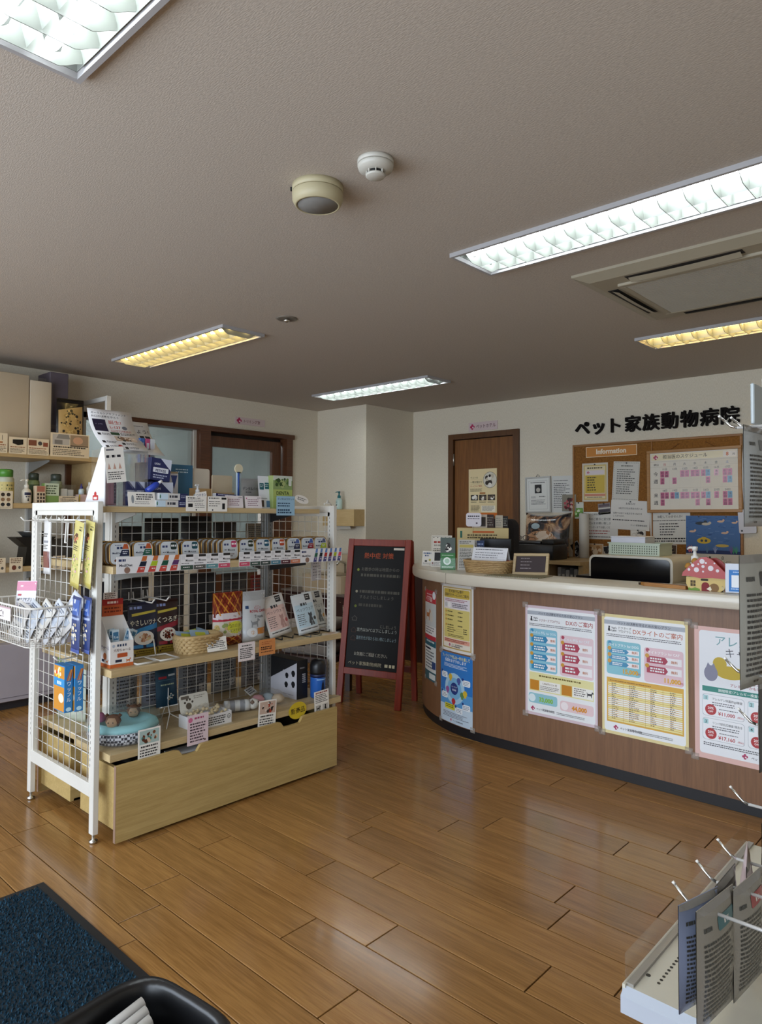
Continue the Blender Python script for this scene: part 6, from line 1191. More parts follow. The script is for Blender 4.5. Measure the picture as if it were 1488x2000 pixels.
t = thing('leaflet_pocket', 'white plastic pocket on the wall under the dog poster', 'pocket', (-1.535, YN - .012, 1.19), 0, rot=(0, -.06, 0))
B().prism(rrect(.12, .18, .012, 3, 0, .09), -.006, 0, 'xz').done('pocket_shell', mat('#c4c3cc', .35), t); B().cyl((-.04, -.008, .02), (-.04, -.004, .02), .007, 10).done('screw', mat('#26262a', .5), t)
# ================================================================ behind and on the counter
CT = .9815
dk = thing('back_desk', 'wooden back desk along the wall behind the counter', 'desk', (0, 0, 0)); dw = wood('desk_wood', '#a88d62', '#bfa67a', 'x', .45)
B().box(-3.5, -2.56, 5.05, 5.69, .925, .955, .002).done('desk_top', dw, dk); B().box(-3.5, -3.47, 5.1, 5.69, 0, .925).done('side_panel', dw, dk); B().box(-2.88, -2.855, 5.1, 5.69, 0, .925).done('divider', dw, dk); B().box(-3.47, -2.6, 5.12, 5.69, .62, .64).done('inner_shelf', dw, dk); B().box(-2.6, -2.56, 5.1, 5.69, 0, .925).done('side_panel', dw, dk)
for i in range(6):
    t = thing('file_binder', 'grey file binder on the shelf under the back desk, ' + ['nearest the divider', 'second from the divider', 'third from the divider', 'fourth from the divider', 'fifth from the divider', 'last in the row'][i], 'binder', (-2.835 + i * .036, 5.2, .6405), 0, 'binders under the back desk')
    B().box(0, .032, 0, .24, 0, .255 - .01 * (i % 3), .002).done('cover', mat(['#b9b7b2', '#8d8d8c', '#c9c7c2', '#6f7070', '#b0aca4', '#c4c2be'][i], .5), t); B().box(.006, .026, -.0008, 0, .1, .2).done('spine_label', mat('#dedcd6', .6), t)
ck = thing('office_machine', 'black flat office machine on the back desk', 'printer', (-3.035, 5.2, .9555))
B().box(-.225, .225, -.12, .12, 0, .125, .008, 2).done('body', mat('#19181a', .35), ck); B().box(-.21, .1, -.1, .1, .125, .15, .006, 2).done('lid', mat('#242224', .25), ck); B().box(.11, .22, -.1, .1, .125, .165, .006, 2).done('side_block', mat('#1a1819', .4), ck); B().box(-.2, .2, -.122, -.12, .03, .036).done('tray_slot', mat('#050505', .5), ck)
t = thing('eyeglasses', 'dark framed spectacles lying on the black office machine', 'glasses', (-3.12, 5.17, 1.108), .1)
for s_ in (-1, 1):
    B().tube([(s_ * .036 + .028 * math.cos(a * PI / 8), -.06, .022 + .02 * math.sin(a * PI / 8)) for a in range(16)], .003, 6, closed=True).done('rim', mat('#2a1418', .35), t); B().tube([(s_ * .066, -.06, .03), (s_ * .068, .04, .02), (s_ * .06, .07, .004)], .0025, 6).done('temple', mat('#2a1418', .35), t)
B().tube([(-.01, -.06, .026), (0, -.063, .03), (.01, -.06, .026)], .0025, 6).done('bridge', mat('#2a1418', .35), t)
# printed cushion in film
t = thing('photo_cushion', 'cushion printed with a sleeping dog in clear film', 'cushion', (-3.09, 5.46, .956), 0, rot=(-.12, 0, 0))
def cu(u, v, s_):
    a, c = 2 * u - 1, 2 * v - 1; pin = 1 - .13 * (1 - abs(a) ** 2) * abs(c) ** 2; pin2 = 1 - .1 * (1 - abs(c) ** 2) * abs(a) ** 2
    return (a * .225 * pin2, s_ * .085 * (1 - a ** 4) ** .5 * (1 - c ** 4) ** .5, .195 + c * .195 * pin)
dogm = bpy.data.materials.new('dog_photo_fabric'); dogm.use_nodes = True; nt = dogm.node_tree; N_ = nt.nodes.new; tc = N_('ShaderNodeTexCoord'); n1 = N_('ShaderNodeTexNoise'); n1.inputs['Scale'].default_value = 9; n1.inputs['Detail'].default_value = 5; n1.inputs['Distortion'].default_value = 1.2; rp = N_('ShaderNodeValToRGB'); e = rp.color_ramp
e.elements[0].position = .38; e.elements[0].color = (*lin('#17161a'), 1); e.elements[1].position = .62; e.elements[1].color = (*lin('#c9a98a'), 1); q = e.elements.new(.47); q.color = (*lin('#3a3a42'), 1); q = e.elements.new(.54); q.color = (*lin('#8a6245'), 1)
nt.links.new(tc.outputs['Object'], n1.inputs['Vector']); nt.links.new(n1.outputs['Fac'], rp.inputs[0]); nt.links.new(rp.outputs[0], nt.nodes['Principled BSDF'].inputs['Base Color']); nt.nodes['Principled BSDF'].inputs['Roughness'].default_value = .22; nt.nodes['Principled BSDF'].inputs['Coat Weight'].default_value = .6
b = B(); b.grid(lambda u, v: cu(u, v, -1), 18, 18); b.grid(lambda u, v: cu(u, v, 1), 18, 18); bmesh.ops.remove_doubles(b.bm, verts=b.bm.verts[:], dist=.0005); bd = b.done('cushion', dogm, t)
S = Sheet(.36, .3, cols=10, rows=10, gloss=True, warp=lambda x, y, z: (lambda p: (p[0], p[1] + y - .001, p[2]))(cu(x / .45 + .5, (z + .045) / .39, -1)))
S.ell(.4, .62, .3, '#b98a66', ry=.2); S.ell(.56, .55, .24, '#e2cdb8', 1, ry=.13); S.ell(.3, .45, .1, '#23201f', 1, ry=.1); S.ell(.72, .7, .16, '#c9a27c', 1, ry=.14); S.poly([(.2, .78), (.7, .5), (.74, .56), (.26, .86)], '#ecdccb', 2); S.poly([(.62, .38), (.9, .62), (.86, .68), (.6, .48)], '#a8744e', 2); S.ell(.3, .28, .12, '#a9bcc4', 1, ry=.09); flat_print(S, bd)
t = thing('paper_roll', 'tall white paper roll standing beside the photo cushion', 'roll', (-2.80, 5.6, .956)); B().lathe([(.042, 0), (.042, .38), (.018, .381), (.018, .36)], n=24).done('roll', mat('#cfcdc6', .6), t); B().cyl((0, 0, .37), (0, 0, .383), .016, 16).done('core', mat('#8a7a60', .8), t)
# inner work desk with the black printer
t = thing('work_desk', 'cream inner work desk behind the reception counter', 'desk', (0, 0, 0)); B().box(-1.25 - .95, 1.0, 3.52, 4.75, .69, .72, .003).done('desk_top', mat('#b9ae98', .45), t); B().box(-2.18, -2.15, 3.55, 4.7, 0, .69).done('side_panel', mat('#b0a690', .5), t); B().box(.95, .98, 3.55, 4.7, 0, .69).done('side_panel', mat('#b0a690', .5), t)
t = thing('printer', 'large black and cream printer behind the counter', 'printer', (-1.79, 4.38, .7205))
cr = mat('#c9c2b2', .4)
B().box(-.25, .27, -.22, .25, 0, .2, .01, 2).done('body', cr, t)
B().prism(rrect(.52, .17, .035, 5, .01, .265), -.235, .24, 'xz').done('upper_shell', cr, t); B().prism(rrect(.49, .15, .028, 5, .01, .262), -.242, -.234, 'xz').done('front_panel', mat('#0f1013', .12), t)
B().box(-.25, .14, -.235, -.215, .02, .19).done('black_front', mat('#121214', .2), t); B().box(-.1, .1, -.238, -.232, .07, .1).done('paper_slot', mat('#3a3a3e', .4), t); B().box(.14, .27, -.226, -.219, .1, .103).done('cover_seam', mat('#77705f', .6), t); B().box(-.34, -.2, -.24, -.05, .19, .215, .004).done('output_tray', mat('#111113', .3), t); B().box(-.33, -.25, -.23, -.06, .0, .19).done('tray_stand', mat('#131315', .4), t)
t = thing('storage_basket', 'pale green perforated plastic basket on top of the printer', 'basket', (-1.793, 4.34, 1.0712))
pm = mat('#b5c0ae', .45); w, d, h = .32, .2, .07
for a in ((-w / 2, w / 2, -d / 2, -d / 2 + .003), (-w / 2, w / 2, d / 2 - .003, d / 2), (-w / 2, -w / 2 + .003, -d / 2 + .003, d / 2 - .003), (w / 2 - .003, w / 2, -d / 2 + .003, d / 2 - .003)): B().box(*a, 0, h).done('side_wall', pm, t)
B().box(-w / 2 + .003, w / 2 - .003, -d / 2 + .003, d / 2 - .003, 0, .003).done('floor_panel', pm, t)
for a in ((-w / 2 - .006, w / 2 + .006, -d / 2 - .006, -d / 2 + .002), (-w / 2 - .006, w / 2 + .006, d / 2 - .002, d / 2 + .006), (-w / 2 - .006, -w / 2 + .002, -d / 2 + .002, d / 2 - .002), (w / 2 - .002, w / 2 + .006, -d / 2 + .002, d / 2 - .002)): B().box(*a, h, h + .007).done('rim', pm, t)
hb = B()
for r_ in range(4):
    for i in range(20): x = -w / 2 + .02 + i * .0147; hb.box(x, x + .006, -d / 2 - .0005, -d / 2, .01 + r_ * .014, .018 + r_ * .014)
o = hb.done('perforations', mat('#4c5448', .7), t); o['kind'] = 'stuff'
t = thing('paper_box', 'white paper box sitting in the green basket', 'box', (-1.84, 4.34, 1.075)); B().box(-.11, .11, -.075, .075, 0, .105, .002).done('box', mat('#cfcfd8', .55), t); B().box(-.112, .112, -.077, .077, .105, .112, .002).done('lid', mat('#d8d8de', .55), t)
t = thing('paper_stack', 'stack of papers leaning on the side of the printer', 'papers', (-1.47, 4.36, .7205), 0)
for i in range(3): B().box(i * .014, i * .014 + .006, -.12, .12, 0, .29 - .02 * i).done('paper_pad', mat('#c9c3b4', .7), t)
# ---- things on the counter top
YL = lambda y: y
def tent(label, w, h, loc, rz, draw, color='#e6e4e0', name='tent_card'):
    S = Sheet(w, h, color); draw(S); o = S.build(name, None, loc, rot=(-.28, 0, rz), label=label, cat='card'); 
    B().box(-w / 2, w / 2, 0, .0012, 0, h).done('back_leaf', mat(color, .6), o, (0, .002, 0)).rotation_euler = (.56 * -1, 0, 0) if False else (0, 0, 0); return o
AN = .42
tent('small white folded card at the rounded end of counter', .075, .1, (-2.90, 3.585, CT), AN, lambda S: (S.mark('かかりつけ', .5, .2, .13, '#3a5a8a', 'c', .8, .01), S.mark('獣医', .4, .36, .13, '#3a5a8a', 'c', .5, .01), S.ell(.7, .6, .1, '#b8b050'), S.ell(.35, .68, .12, '#3c3c3c', ry=.06), S.lines(.1, .8, .9, 2, .07, '#55555a', .4)))
tent('small white folded card with dark photo beside the green brochure', .075, .1, (-2.80, 3.555, CT), AN + .1, lambda S: (S.rect(.3, .05, .95, .6, '#2c2c30'), S.ell(.15, .75, .05, '#a0303c'), S.lines(.1, .7, .9, 3, .08, '#55555a', .4)))
def spring(S):
    S.frame(.04, .03, .96, .97, .008, '#4a4a46'); [paw(S, .12 + i * .19, .08, .04, '#4a4438') for i in range(5)]; S.mark('健康診断', .36, .26, .09, '#a83a30', 'c', .46, .03); S.text('始めました!', .36, .36, .065, '#3a3028', 'c', .44, .01); S.lines(.12, .44, .74, 9, .055, '#3c3630', .5, seed=4, ragged=.3); S.ell(.84, .22, .03, '#5a5448'); S.ell(.86, .36, .04, '#8a8068')
card('paw_sign', 'white sign with paw border and red heading on counter', .14, .2, (-2.88, 3.70, CT), AN, -.18, spring, '#e2ded4', cat='sign', stand=True)
t = thing('brochure_holder', 'green brochure with white dog photo in a holder', 'brochure', (-2.605, 3.42, CT), AN + .1)
S = Sheet(.09, .195, '#3f7c48', th=.02); S.rect(0, 0, 1, .48, '#55605c'); S.lay = 1; blobs(S, .5, .3, .22, .12, ['#d8d6d0', '#b8b2a8', '#2c2a28', '#efece6'], 24, 4, .06, .14); S.ell(.4, .3, .05, '#1a1818', 4); S.ell(.62, .3, .05, '#1a1818', 4); S.ell(.5, .36, .06, '#201c1c', 4); S.lines(.1, .54, .9, 1, .03, '#d8e8d4', .5, 1); S.ell(.45, .73, .26, '#e4ece2', 1); S.ell(.45, .73, .17, '#9cc0a0', 2); S.lines(.1, .9, .9, 2, .03, '#d8e8d4', .5, 1); S.build('brochure', t); B().box(-.048, .048, -.004, .024, 0, .004).done('holder_base', CLEAR, t); B().box(-.048, .048, -.004, -.0025, .004, .07).done('holder_front', CLEAR, t)
tent('tall grey leaflet with close print beside the green brochure', .1, .19, (-2.50, 3.46, CT), AN + .1, lambda S: (S.rect(.08, .16, .92, .26, '#b8a85c'), S.lines(.08, .05, .8, 2, .05, '#3a3a38', .5), S.lines(.1, .3, .92, 13, .05, '#3c3c38', .45, seed=5)), '#bab6ae', 'leaflet')
tent('navy and white leaflet behind the tall grey leaflet', .09, .185, (-2.47, 3.53, CT), AN + .15, lambda S: (S.rect(.5, 0, 1, 1, '#2a3a5c'), S.lines(.55, .1, .95, 8, .1, '#8a9ac0', .5), S.lines(.08, .1, .45, 10, .08, '#44444a', .4)), '#b4b6b8', 'leaflet')
woven('woven_basket', 'oblong woven willow basket with a desk calendar on counter', 'basket', (-2.30, 3.405, CT), .08, .29, .15, .068, '#7d5c38', 7, 52, 1.15, 2.8, .004)
t = thing('desk_calendar', 'white spiral desk calendar standing in the willow basket', 'calendar', (-2.30, 3.40, CT + .05), .1)
S = Sheet(.225, .1, '#dadade'); S.lines(.08, .1, .9, 1, .1, '#55555c', .5); [S.rect(.05, .26 + i * .14, .95, .265 + i * .14, '#9a9aa4') for i in range(4)]; S.lines(.08, .3, .92, 3, .14, '#66666e', .3, seed=3); S.mark('Virbac', .5, .94, .12, '#3a3c44', 'c', .2, .02); S.mark('Virbac', .86, .94, .12, '#3a3c44', 'c', .2, .02); S.build('calendar_leaf', t, (0, 0, 0), rot=(-.35, 0, 0))
B().box(-.112, .112, 0, .002, 0, .1).done('back_board', mat('#c9c9cc', .6), t, (0, .07, 0)).rotation_euler = (.35, 0, 0)
b = B(); [b.tube([(-.1 + i * .0105, .03, .094), (-.1 + i * .0105, .034, .1), (-.1 + i * .0105, .038, .094)], .0012, 4) for i in range(20)]; o = b.done('spiral', mat('#3a3a3e', .4), t); o['kind'] = 'stuff'
for i, (x, y, c_) in enumerate(((-2.19, 3.40, '#a8863c'), (-2.18, 3.43, '#8a2c24'), (-2.41, 3.44, '#8a6a44'))):
    t = thing('wrapped_candy', ['gold', 'red', 'brown'][i] + ' wrapped sweet in the willow basket', 'candy', (x, y, CT + .062 + .004 * i)); B().lathe([(0, -.012), (.014, -.006), (.015, .004), (0, .012)], n=10).done('sweet', mat(c_, .3), t); B().prism([(-.026, -.008), (-.014, 0), (-.026, .008)], -.003, .003).done('wrapper_end', mat(c_, .3), t); B().prism([(.026, -.008), (.014, 0), (.026, .008)], -.003, .003).done('wrapper_end', mat(c_, .3), t)
t = thing('small_chalkboard', 'small wood framed blackboard leaning on the counter', 'blackboard', (-2.04, 3.43, CT), .2, rot=(-.32, -.03, .2)); w, h = .205, .125
for a in ((-w / 2, w / 2, 0, .016), (-w / 2, w / 2, h - .016, h), (-w / 2, -w / 2 + .016, .016, h - .016), (w / 2 - .016, w / 2, .016, h - .016)): B().box(a[0], a[1], -.008, .006, a[2], a[3], .0015).done('frame_rail', wood('small_frame_wood', '#a08a66', '#b8a27c', 'x', .5), t)
S = Sheet(w - .03, h - .03, '#3a2f30'); [S.lines(.16, .12 + .2 * i, .55, 1, .12, '#8a8082', .4, seed=i) for i in range(4)]; S.build('slate', t, (0, -.001, .015)); B().prism([(.006, .09), (.06, .0), (.054, 0), (.004, .08)], -.02, .02, 'yz').done('strut', mat('#8a7452', .6), t)
mtm = bpy.data.materials.new('mat_pattern'); mtm.use_nodes = True; nt = mtm.node_tree; tc = nt.nodes.new('ShaderNodeTexCoord'); wv = nt.nodes.new('ShaderNodeTexWave'); wv.inputs['Scale'].default_value = 30; wv.inputs['Distortion'].default_value = 4; rp = nt.nodes.new('ShaderNodeValToRGB'); rp.color_ramp.elements[0].color = (*lin('#2e3526'), 1); rp.color_ramp.elements[1].color = (*lin('#a8a286'), 1); nt.links.new(tc.outputs['Object'], wv.inputs['Vector']); nt.links.new(wv.outputs[0], rp.inputs[0]); nt.links.new(rp.outputs[0], nt.nodes['Principled BSDF'].inputs['Base Color'])
o = B().box(-.16, .16, -.1, .1, 0, .003).done('table_mat', mtm, None, (-2.06, 3.34, CT), .12); tag(o, 'dark green and cream patterned mat under the small blackboard', 'mat')
# behind the left part of the counter, on the inner side of the worktop
t = thing('side_cabinet', 'plain beige cabinet standing inside the rounded counter', 'cabinet', (-2.62, 3.9, 0), .62)
B().box(-.34, .34, -.17, .17, .05, .88, .003).done('body', mat('#b0a48c', .5), t); B().box(-.35, .35, -.18, .18, .88, .9, .003).done('top', mat('#c2b69c', .45), t); B().box(-.33, .33, -.15, .16, 0, .05).done('plinth', mat('#3a342c', .6), t)
t = thing('leaflet_rack', 'cream leaflet box with orange band and brochures behind counter', 'leaflet box', (-2.70, 3.93, .9005), .62)
B().box(-.17, .17, -.06, .06, 0, .33, .002).done('box', mat('#cdb983', .5), t); S = Sheet(.34, .33, warp=lambda x, y, z: (x, -.06 + y - .0003, z)); S.rect(.3, .06, .72, .1, '#c86a34'); S.lines(.2, .13, .8, 2, .05, '#55482c', .6); S.rect(.06, .06, .1, .2, '#2f6a5c'); flat_print(S, t.children[0])
for i, (x, c_, hh_) in enumerate(((-.02, '#d8d0c8', .09), (.05, '#4a3a38', .09), (.11, '#b8b0a0', .085), (.145, '#2c2826', .08))):
    S = Sheet(.1 if i == 0 else .05, hh_, c_, th=.012); (S.text('S', .3, .8, .6, '#b84a5c', 'c', .3, .03), S.rect(.5, .2, .9, .9, '#4a4648')) if i == 0 else S.lines(.1, .2, .9, 4, .18, '#8a8a84', .4, seed=i); S.build('brochure', t, (x, .0 + .01 * i, .33))
o = thing('office_chair', 'dark office chair standing behind the counter', 'chair', (-2.8, 4.24, 0), AN + PI - .5)
B().prism(rrect(.36, .4, .06, 5, 0, 1.09), -.03, .03, 'xz').done('backrest', mat('#1c1c26', .7), o); B().box(-.22, .22, -.42, .02, .44, .51, .02, 2).done('seat', mat('#1c1c26', .7), o); B().cyl((0, -.2, .08), (0, -.2, .44), .03, 12).done('gas_lift', BLACKP, o); B().box(-.03, .03, .0, .03, .48, .95).done('back_bar', BLACKP, o)
for i in range(5):
    a = i * 2 * PI / 5; l_ = B(); l_.tube([(0, -.2, .1), (.28 * math.cos(a), -.2 + .28 * math.sin(a), .06)], [.025, .018], 8); l_.done('base_arm', BLACKP, o); B().lathe([(0, -.028), (.02, -.02), (.028, 0), (.02, .02), (0, .028)], (.28 * math.cos(a), -.2 + .28 * math.sin(a), .029), 12).done('caster', BLACKP, o)
t = thing('speech_sign', 'white speech bubble sign on a clear stick', 'sign', (-2.70, 3.80, .9005), .6)
B().cyl((0, 0, 0), (.015, 0, .36), .003, 6).done('stick', CLEAR, t); B().cyl((0, 0, 0), (0, 0, .004), .025, 16).done('foot', mat('#cfcac4', .5), t)
S = Sheet(.1, .09, '#ddd8e0', th=.002); S.outline = [(.5 + x / .1, .5 - z / .09) for x, z in rrect(.1, .09, .015, 3)]; S.mark('おやつを探す', .5, .3, .14, '#3c3844', 'c', .8, .01); S.lines(.1, .4, .9, 1, .12, '#4a4652', .5); S.ell(.7, .75, .06, '#5a4a5c'); S.build('bubble', t, (.015, -.004, .34))
t = thing('register_screen', 'plain black register screen behind the willow basket', 'monitor', (-2.53, 3.83, .9005), .55)
B().box(-.1, .1, -.012, .012, .13, .265, .004).done('screen', mat('#0e0f12', .2), t); B().box(-.02, .02, 0, .02, .0, .15).done('neck', BLACKP, t); B().box(-.07, .07, -.05, .06, 0, .01, .003).done('foot', BLACKP, t)
# mushroom house, pencil tray, card stand, pump
t = thing('mushroom_house', 'painted wooden mushroom house with red spotted roof', 'ornament', (-1.055, 3.285, CT), .02)
cap = [(-.1, .062), (-.095, .08), (-.075, .1), (-.05, .125), (-.02, .148), (.005, .152), (.03, .14), (.06, .11), (.085, .085), (.098, .066), (.08, .058), (.03, .06), (-.02, .056), (-.07, .064)]
B().prism(cap, -.028, -.016, 'xz').done('roof_front', mat('#a01a10', .35), t); B().prism([(x * .9 + .028, z * .97) for x, z in cap], .012, .026, 'xz').done('roof_back', mat('#8c160e', .4), t)
wl = [(-.082, .06), (-.083, .03), (-.074, .01), (-.06, .0), (.06, .0), (.078, .012), (.084, .04), (.08, .06)]
B().prism(wl, -.022, .02, 'xz').done('wall', mat('#c2a862', .5), t)
S = Sheet(.2, .16, warp=lambda x, y, z: (x, -.0283 + y * .3, z))
for x, y, r_ in ((.44, .18, .055), (.24, .3, .035), (.36, .26, .02), (.46, .32, .034), (.62, .36, .058), (.52, .22, .022), (.16, .42, .03), (.32, .42, .055), (.76, .42, .035), (.7, .22, .02), (.46, .46, .022), (.62, .52, .0)): S.ell(x, y, r_, '#d8cfd4') if r_ else None
flat_print(S, t.children[0])
S = Sheet(.2, .16, warp=lambda x, y, z: (x, -.0224 + y * .3, z)); S.rect(.18, .72, .29, .88, '#4a3a22'); S.rect(.23, .72, .24, .88, '#c2a862', 1); S.rect(.18, .795, .29, .805, '#c2a862', 1); S.rr(.4, .66, .56, .72, '#2c281c', .03); S.ell(.5, .86, .085, '#7a1f22'); S.rect(.415, .86, .585, 1, '#7a1f22'); S.poly([(.13, 1), (.14, .92), (.2, .95), (.28, .91), (.38, .95), (.38, 1)], '#6a8a34', 1); S.ell(.68, .9, .1, '#7c5c34', 1); S.poly([(.52, .94), (.6, .86), (.63, .95), (.6, .99)], '#dcd2bc', 2); flat_print(S, t.children[2])
for x, z in ((-.058, .105), (-.03, .128)): B().lathe([(0, -.016), (.014, -.008), (.016, 0), (.01, .012), (0, .016)], (x - .025, .012, z), 12).done('squirrel_ornament', mat('#a8762c', .6), t)
t = thing('pencil_tray', 'pencil shaped wooden tray on the counter edge', 'tray', (-1.245, 3.30, CT), -.2); pw = wood('pencil_wood', '#8a5a28', '#a9763a', 'x', .4)
B().prism([(-.13, 0), (-.1, -.017), (.11, -.017), (.11, .017), (-.1, .017)], .0, .016).done('tray_body', pw, t); B().prism([(-.142, 0), (-.13, -.007), (-.13, .007)], .002, .013).done('pencil_tip', mat('#3a2a1c', .6), t); B().box(-.08, .1, -.011, .011, .016, .0165).done('groove', mat('#6e431c', .5), t)
t = thing('card_stand', 'clear acrylic stand with a blue and white card', 'card stand', (-.915, 3.245, CT), .25)
B().box(-.055, .055, -.045, .04, 0, .004).done('foot', CLEAR, t); S = Sheet(.1, .125, '#d2d8e4', th=.003); S.rect(.14, .22, .86, .96, '#3f7cc0'); S.lines(.3, .28, .7, 1, .05, '#d8e6f4', .5, 1); S.rect(.24, .4, .76, .82, '#e4e8ee', 1); S.lines(.22, .86, .78, 1, .05, '#d8e6f4', .5, 1); S.build('card', t, (0, 0, .004), rot=(-.15, 0, 0)); B().tube([(-.05, -.04, .01), (-.06, -.02, .03)], .004, 6).done('clip', CLEAR, t)
pump_bottle('pump_bottle', 'white hand soap pump bottle behind the mushroom house', (-1.155, 3.43, CT), -.5, '#c8c4ba', '#dddbd6', 1.06)
t = thing('black_pot', 'small black pot with a wire handle beside the mushroom', 'pot', (-1.02, 3.4, CT)); B().lathe([(0, 0), (.03, 0), (.036, .1), (.038, .105), (.034, .105)], n=20).done('pot', mat('#19181a', .4), t); B().tube([(-.035, 0, .1), (-.015, 0, .125), (.01, 0, .125), (.02, 0, .11)], .002, 6).done('handle', CHROME, t)
# ================================================================ left wall shelving
SW = wood('wall_shelf_wood', '#a98c5e', '#bfa475', 'y', .5, 1.2, .6); ZW = (1.735, 1.385, .947, .46)
XW = -5.1
t = thing('wall_shelf_unit', 'wall shelf unit with wooden boards above a lilac grey cabinet', 'shelf unit', (0, 0, 0))
for z in ZW: B().box(XL + .01, XW, .2, 2.42, z - .035, z, .002).done('shelf', SW, t)
for y in (2.06, 1.2): B().box(XL + .002, XL + .025, y - .015, y + .015, .45, 2.2).done('slotted_rail', WHM, t); [B().prism([(XL + .02, z - .036), (XW - .05, z - .036), (XW - .05, z - .05), (XL + .02, z - .12)], y - .002, y + .002, 'xz').done('bracket', GRM, t) for z in ZW]
B().box(XL + .01, XW - .02, 2.38, 2.42, .46, ZW[0] - .036).done('end_panel', SW, t)
b = B(); b.box(XL + .005, -5.0, .2, 2.4, .06, .44, .003); b.done('cabinet', mat('#a29ca3', .5), t); B().box(XL + .02, -5.05, .2, 2.38, 0, .06).done('toe_kick', mat('#2a272a', .6), t); B().box(-5.0, -4.9985, .2, 2.4, .085, .089).done('panel_seam', mat('#6f6a70', .6), t)
B().box(XW - .03, XW, 2.455, 2.49, 0, 2.21, .002).done('end_post', WHM, t); B().box(XL + .005, XW - .03, 2.46, 2.485, 2.175, 2.21, .002).done('end_bar', WHM, t); B().box(XL + .005, XL + .03, 2.455, 2.49, 0, 2.21).done('end_post', WHM, t)
X0 = XW - .03
zs = ZW[0] + .0005
for i, (y0, y1, h, lb) in enumerate(((1.3, 1.93, .56, 'large white panel carton in clear film on the top wall shelf'), (1.935, 2.085, .53, 'narrow white panel carton in crinkled film beside the large one'))):
    q = thing('wrapped_carton', lb, 'box', (XL + .22, (y0 + y1) / 2, zs), 0)
    B().box(-.14, .14, -(y1 - y0) / 2, (y1 - y0) / 2, 0, h, .006, 2).done('panel', mat('#cbb89a' if i == 0 else '#d2c2a8', .6), q); w_ = (y1 - y0) / 2 + .006
    B().grid(lambda u, v: (.148 + .004 * math.sin(14 * v + 5 * u) * math.sin(9 * u), (2 * u - 1) * w_, v * (h + .02)), 14, 18).done('film_wrap', WRAP, q)
q = thing('grey_carton', 'purple grey carton behind the gold bag on top shelf', 'box', (XL + .2, 2.16, zs + .001), 0); B().box(-.12, .1, -.065, .07, 0, .62, .004).done('box', mat('#5a5058', .6), q); B().box(.1, .1015, -.06, .066, .2, .23).done('tape', mat('#7a6e70', .25), q)
q = pouch('gold_bag', 'black and gold crinkled foil bag on the top wall shelf', 'bag', .2, .42, .1, '#16120f', (XL + .36, 2.22, zs), PI / 2, 0, lambda S: (S.poly([(.06, .2), (.94, .1), (.94, .72), (.6, .86), (.3, .78), (.06, .64)], '#b8965c'), blobs(S, .5, .45, .36, .26, ['#1c1813', '#d8b878', '#2c241a', '#c8a868', '#0f0d0b', '#a8864c'], 70, 5, .02, .06)), rough=.25, metal=.2)
for i, (y0, y1, h, lb) in enumerate(((1.66, 1.76, .135, 'wooden stool pictures'), (1.77, 1.885, .115, 'a black square cushion picture'), (1.89, 2.035, .115, 'brown sofa pictures'), (2.045, 2.325, .17, 'grey gate and bare foot pictures'))):
    def dr(S, i=i):
        if i == 0: [S.rect(.15 + .25 * k, .1, .18 + .25 * k, .35, '#4a3c2c') for k in range(3)]; S.rect(.1, .42, .7, .5, '#a86a3c')
        if i == 1: S.poly([(.2, .15), (.8, .12), (.8, .42), (.5, .48), (.2, .38)], '#1a1614')
        if i == 2: S.rect(.05, .1, .42, .44, '#7c4a34'); S.ell(.58, .28, .1, '#4a4642'); S.rect(.72, .2, .95, .46, '#8a4a34')
        if i == 3: S.rect(.05, .05, .48, .5, '#b9b0a4'); S.rect(.1, .3, .3, .48, '#7c766e', 1); S.poly([(.2, .05), (.45, .05), (.5, .24), (.14, .24)], '#8c867c', 1); S.rect(.5, .05, .97, .54, '#9c8468'); S.ell(.7, .28, .13, '#c89a78', 1, ry=.16); S.rect(.5, .5, .97, .54, '#3c2c20', 1)
        S.lines(.08, .56, .92, 1, .08, '#8a4a24' if i < 3 else '#2c2620', .7, 2, ragged=.05, seed=i); S.lines(.06, .68, .94, 4, .07, '#4a4036', .45, 2, seed=i + 3)
    card('shelf_poster', 'cream product card with %s on top wall shelf' % lb, y1 - y0, h, (XW + .003, (y0 + y1) / 2, zs - .012), PI / 2, 0, dr, '#dcc9a8', cat='price card')
zs = ZW[1] + .0005
def jar(lb, y, r_, h, body, cap, x=X0 - .08, band=None):
    q = thing('supplement_jar', lb, 'jar', (x, y, zs), PI / 2); B().lathe([(0, 0), (r_, 0), (r_, h * .72), (r_ * .8, h * .78)], n=24).done('jar', mat(body, .3), q); B().lathe([(r_ * .86, h * .77), (r_ * .88, h * .97), (r_ * .7, h), (0, h)], n=24).done('cap', mat(cap, .4), q)
    S = Sheet(r_ * 2.4, h * .5, cols=8, warp=lambda x_, y_, z_: ((r_ + .0004 - y_) * math.sin(x_ / r_), -(r_ + .0004 - y_) * math.cos(x_ / r_), z_ + h * .12)); S.rect(0, 0, 1, 1, band or '#c9cfc0'); S.lines(.2, .15, .8, 4, .2, '#3c4a34', .5, 1); flat_print(S, q.children[0])
jar('green capped supplement jar with fruit label on wall shelf', 1.79, .055, .235, '#b8bca8', '#4f8a34', band='#c8b878'); 
q = pump_bottle('shampoo_bottle', 'tall white bottle with navy shoulder and cat mark', (X0 - .05, 1.92, zs), PI / 2, '#d8cfbc', '#ddd6c6', .95, lambda S: (S.rect(0, 0, 1, .3, '#2c2c44'), S.ell(.25, .45, .1, '#2c2c44'), S.ell(.5, .45, .1, '#2c2c44'), S.ell(.75, .45, .1, '#2c2c44'), cat_shape(S, .5, .9, .3, '#1c1a18')))
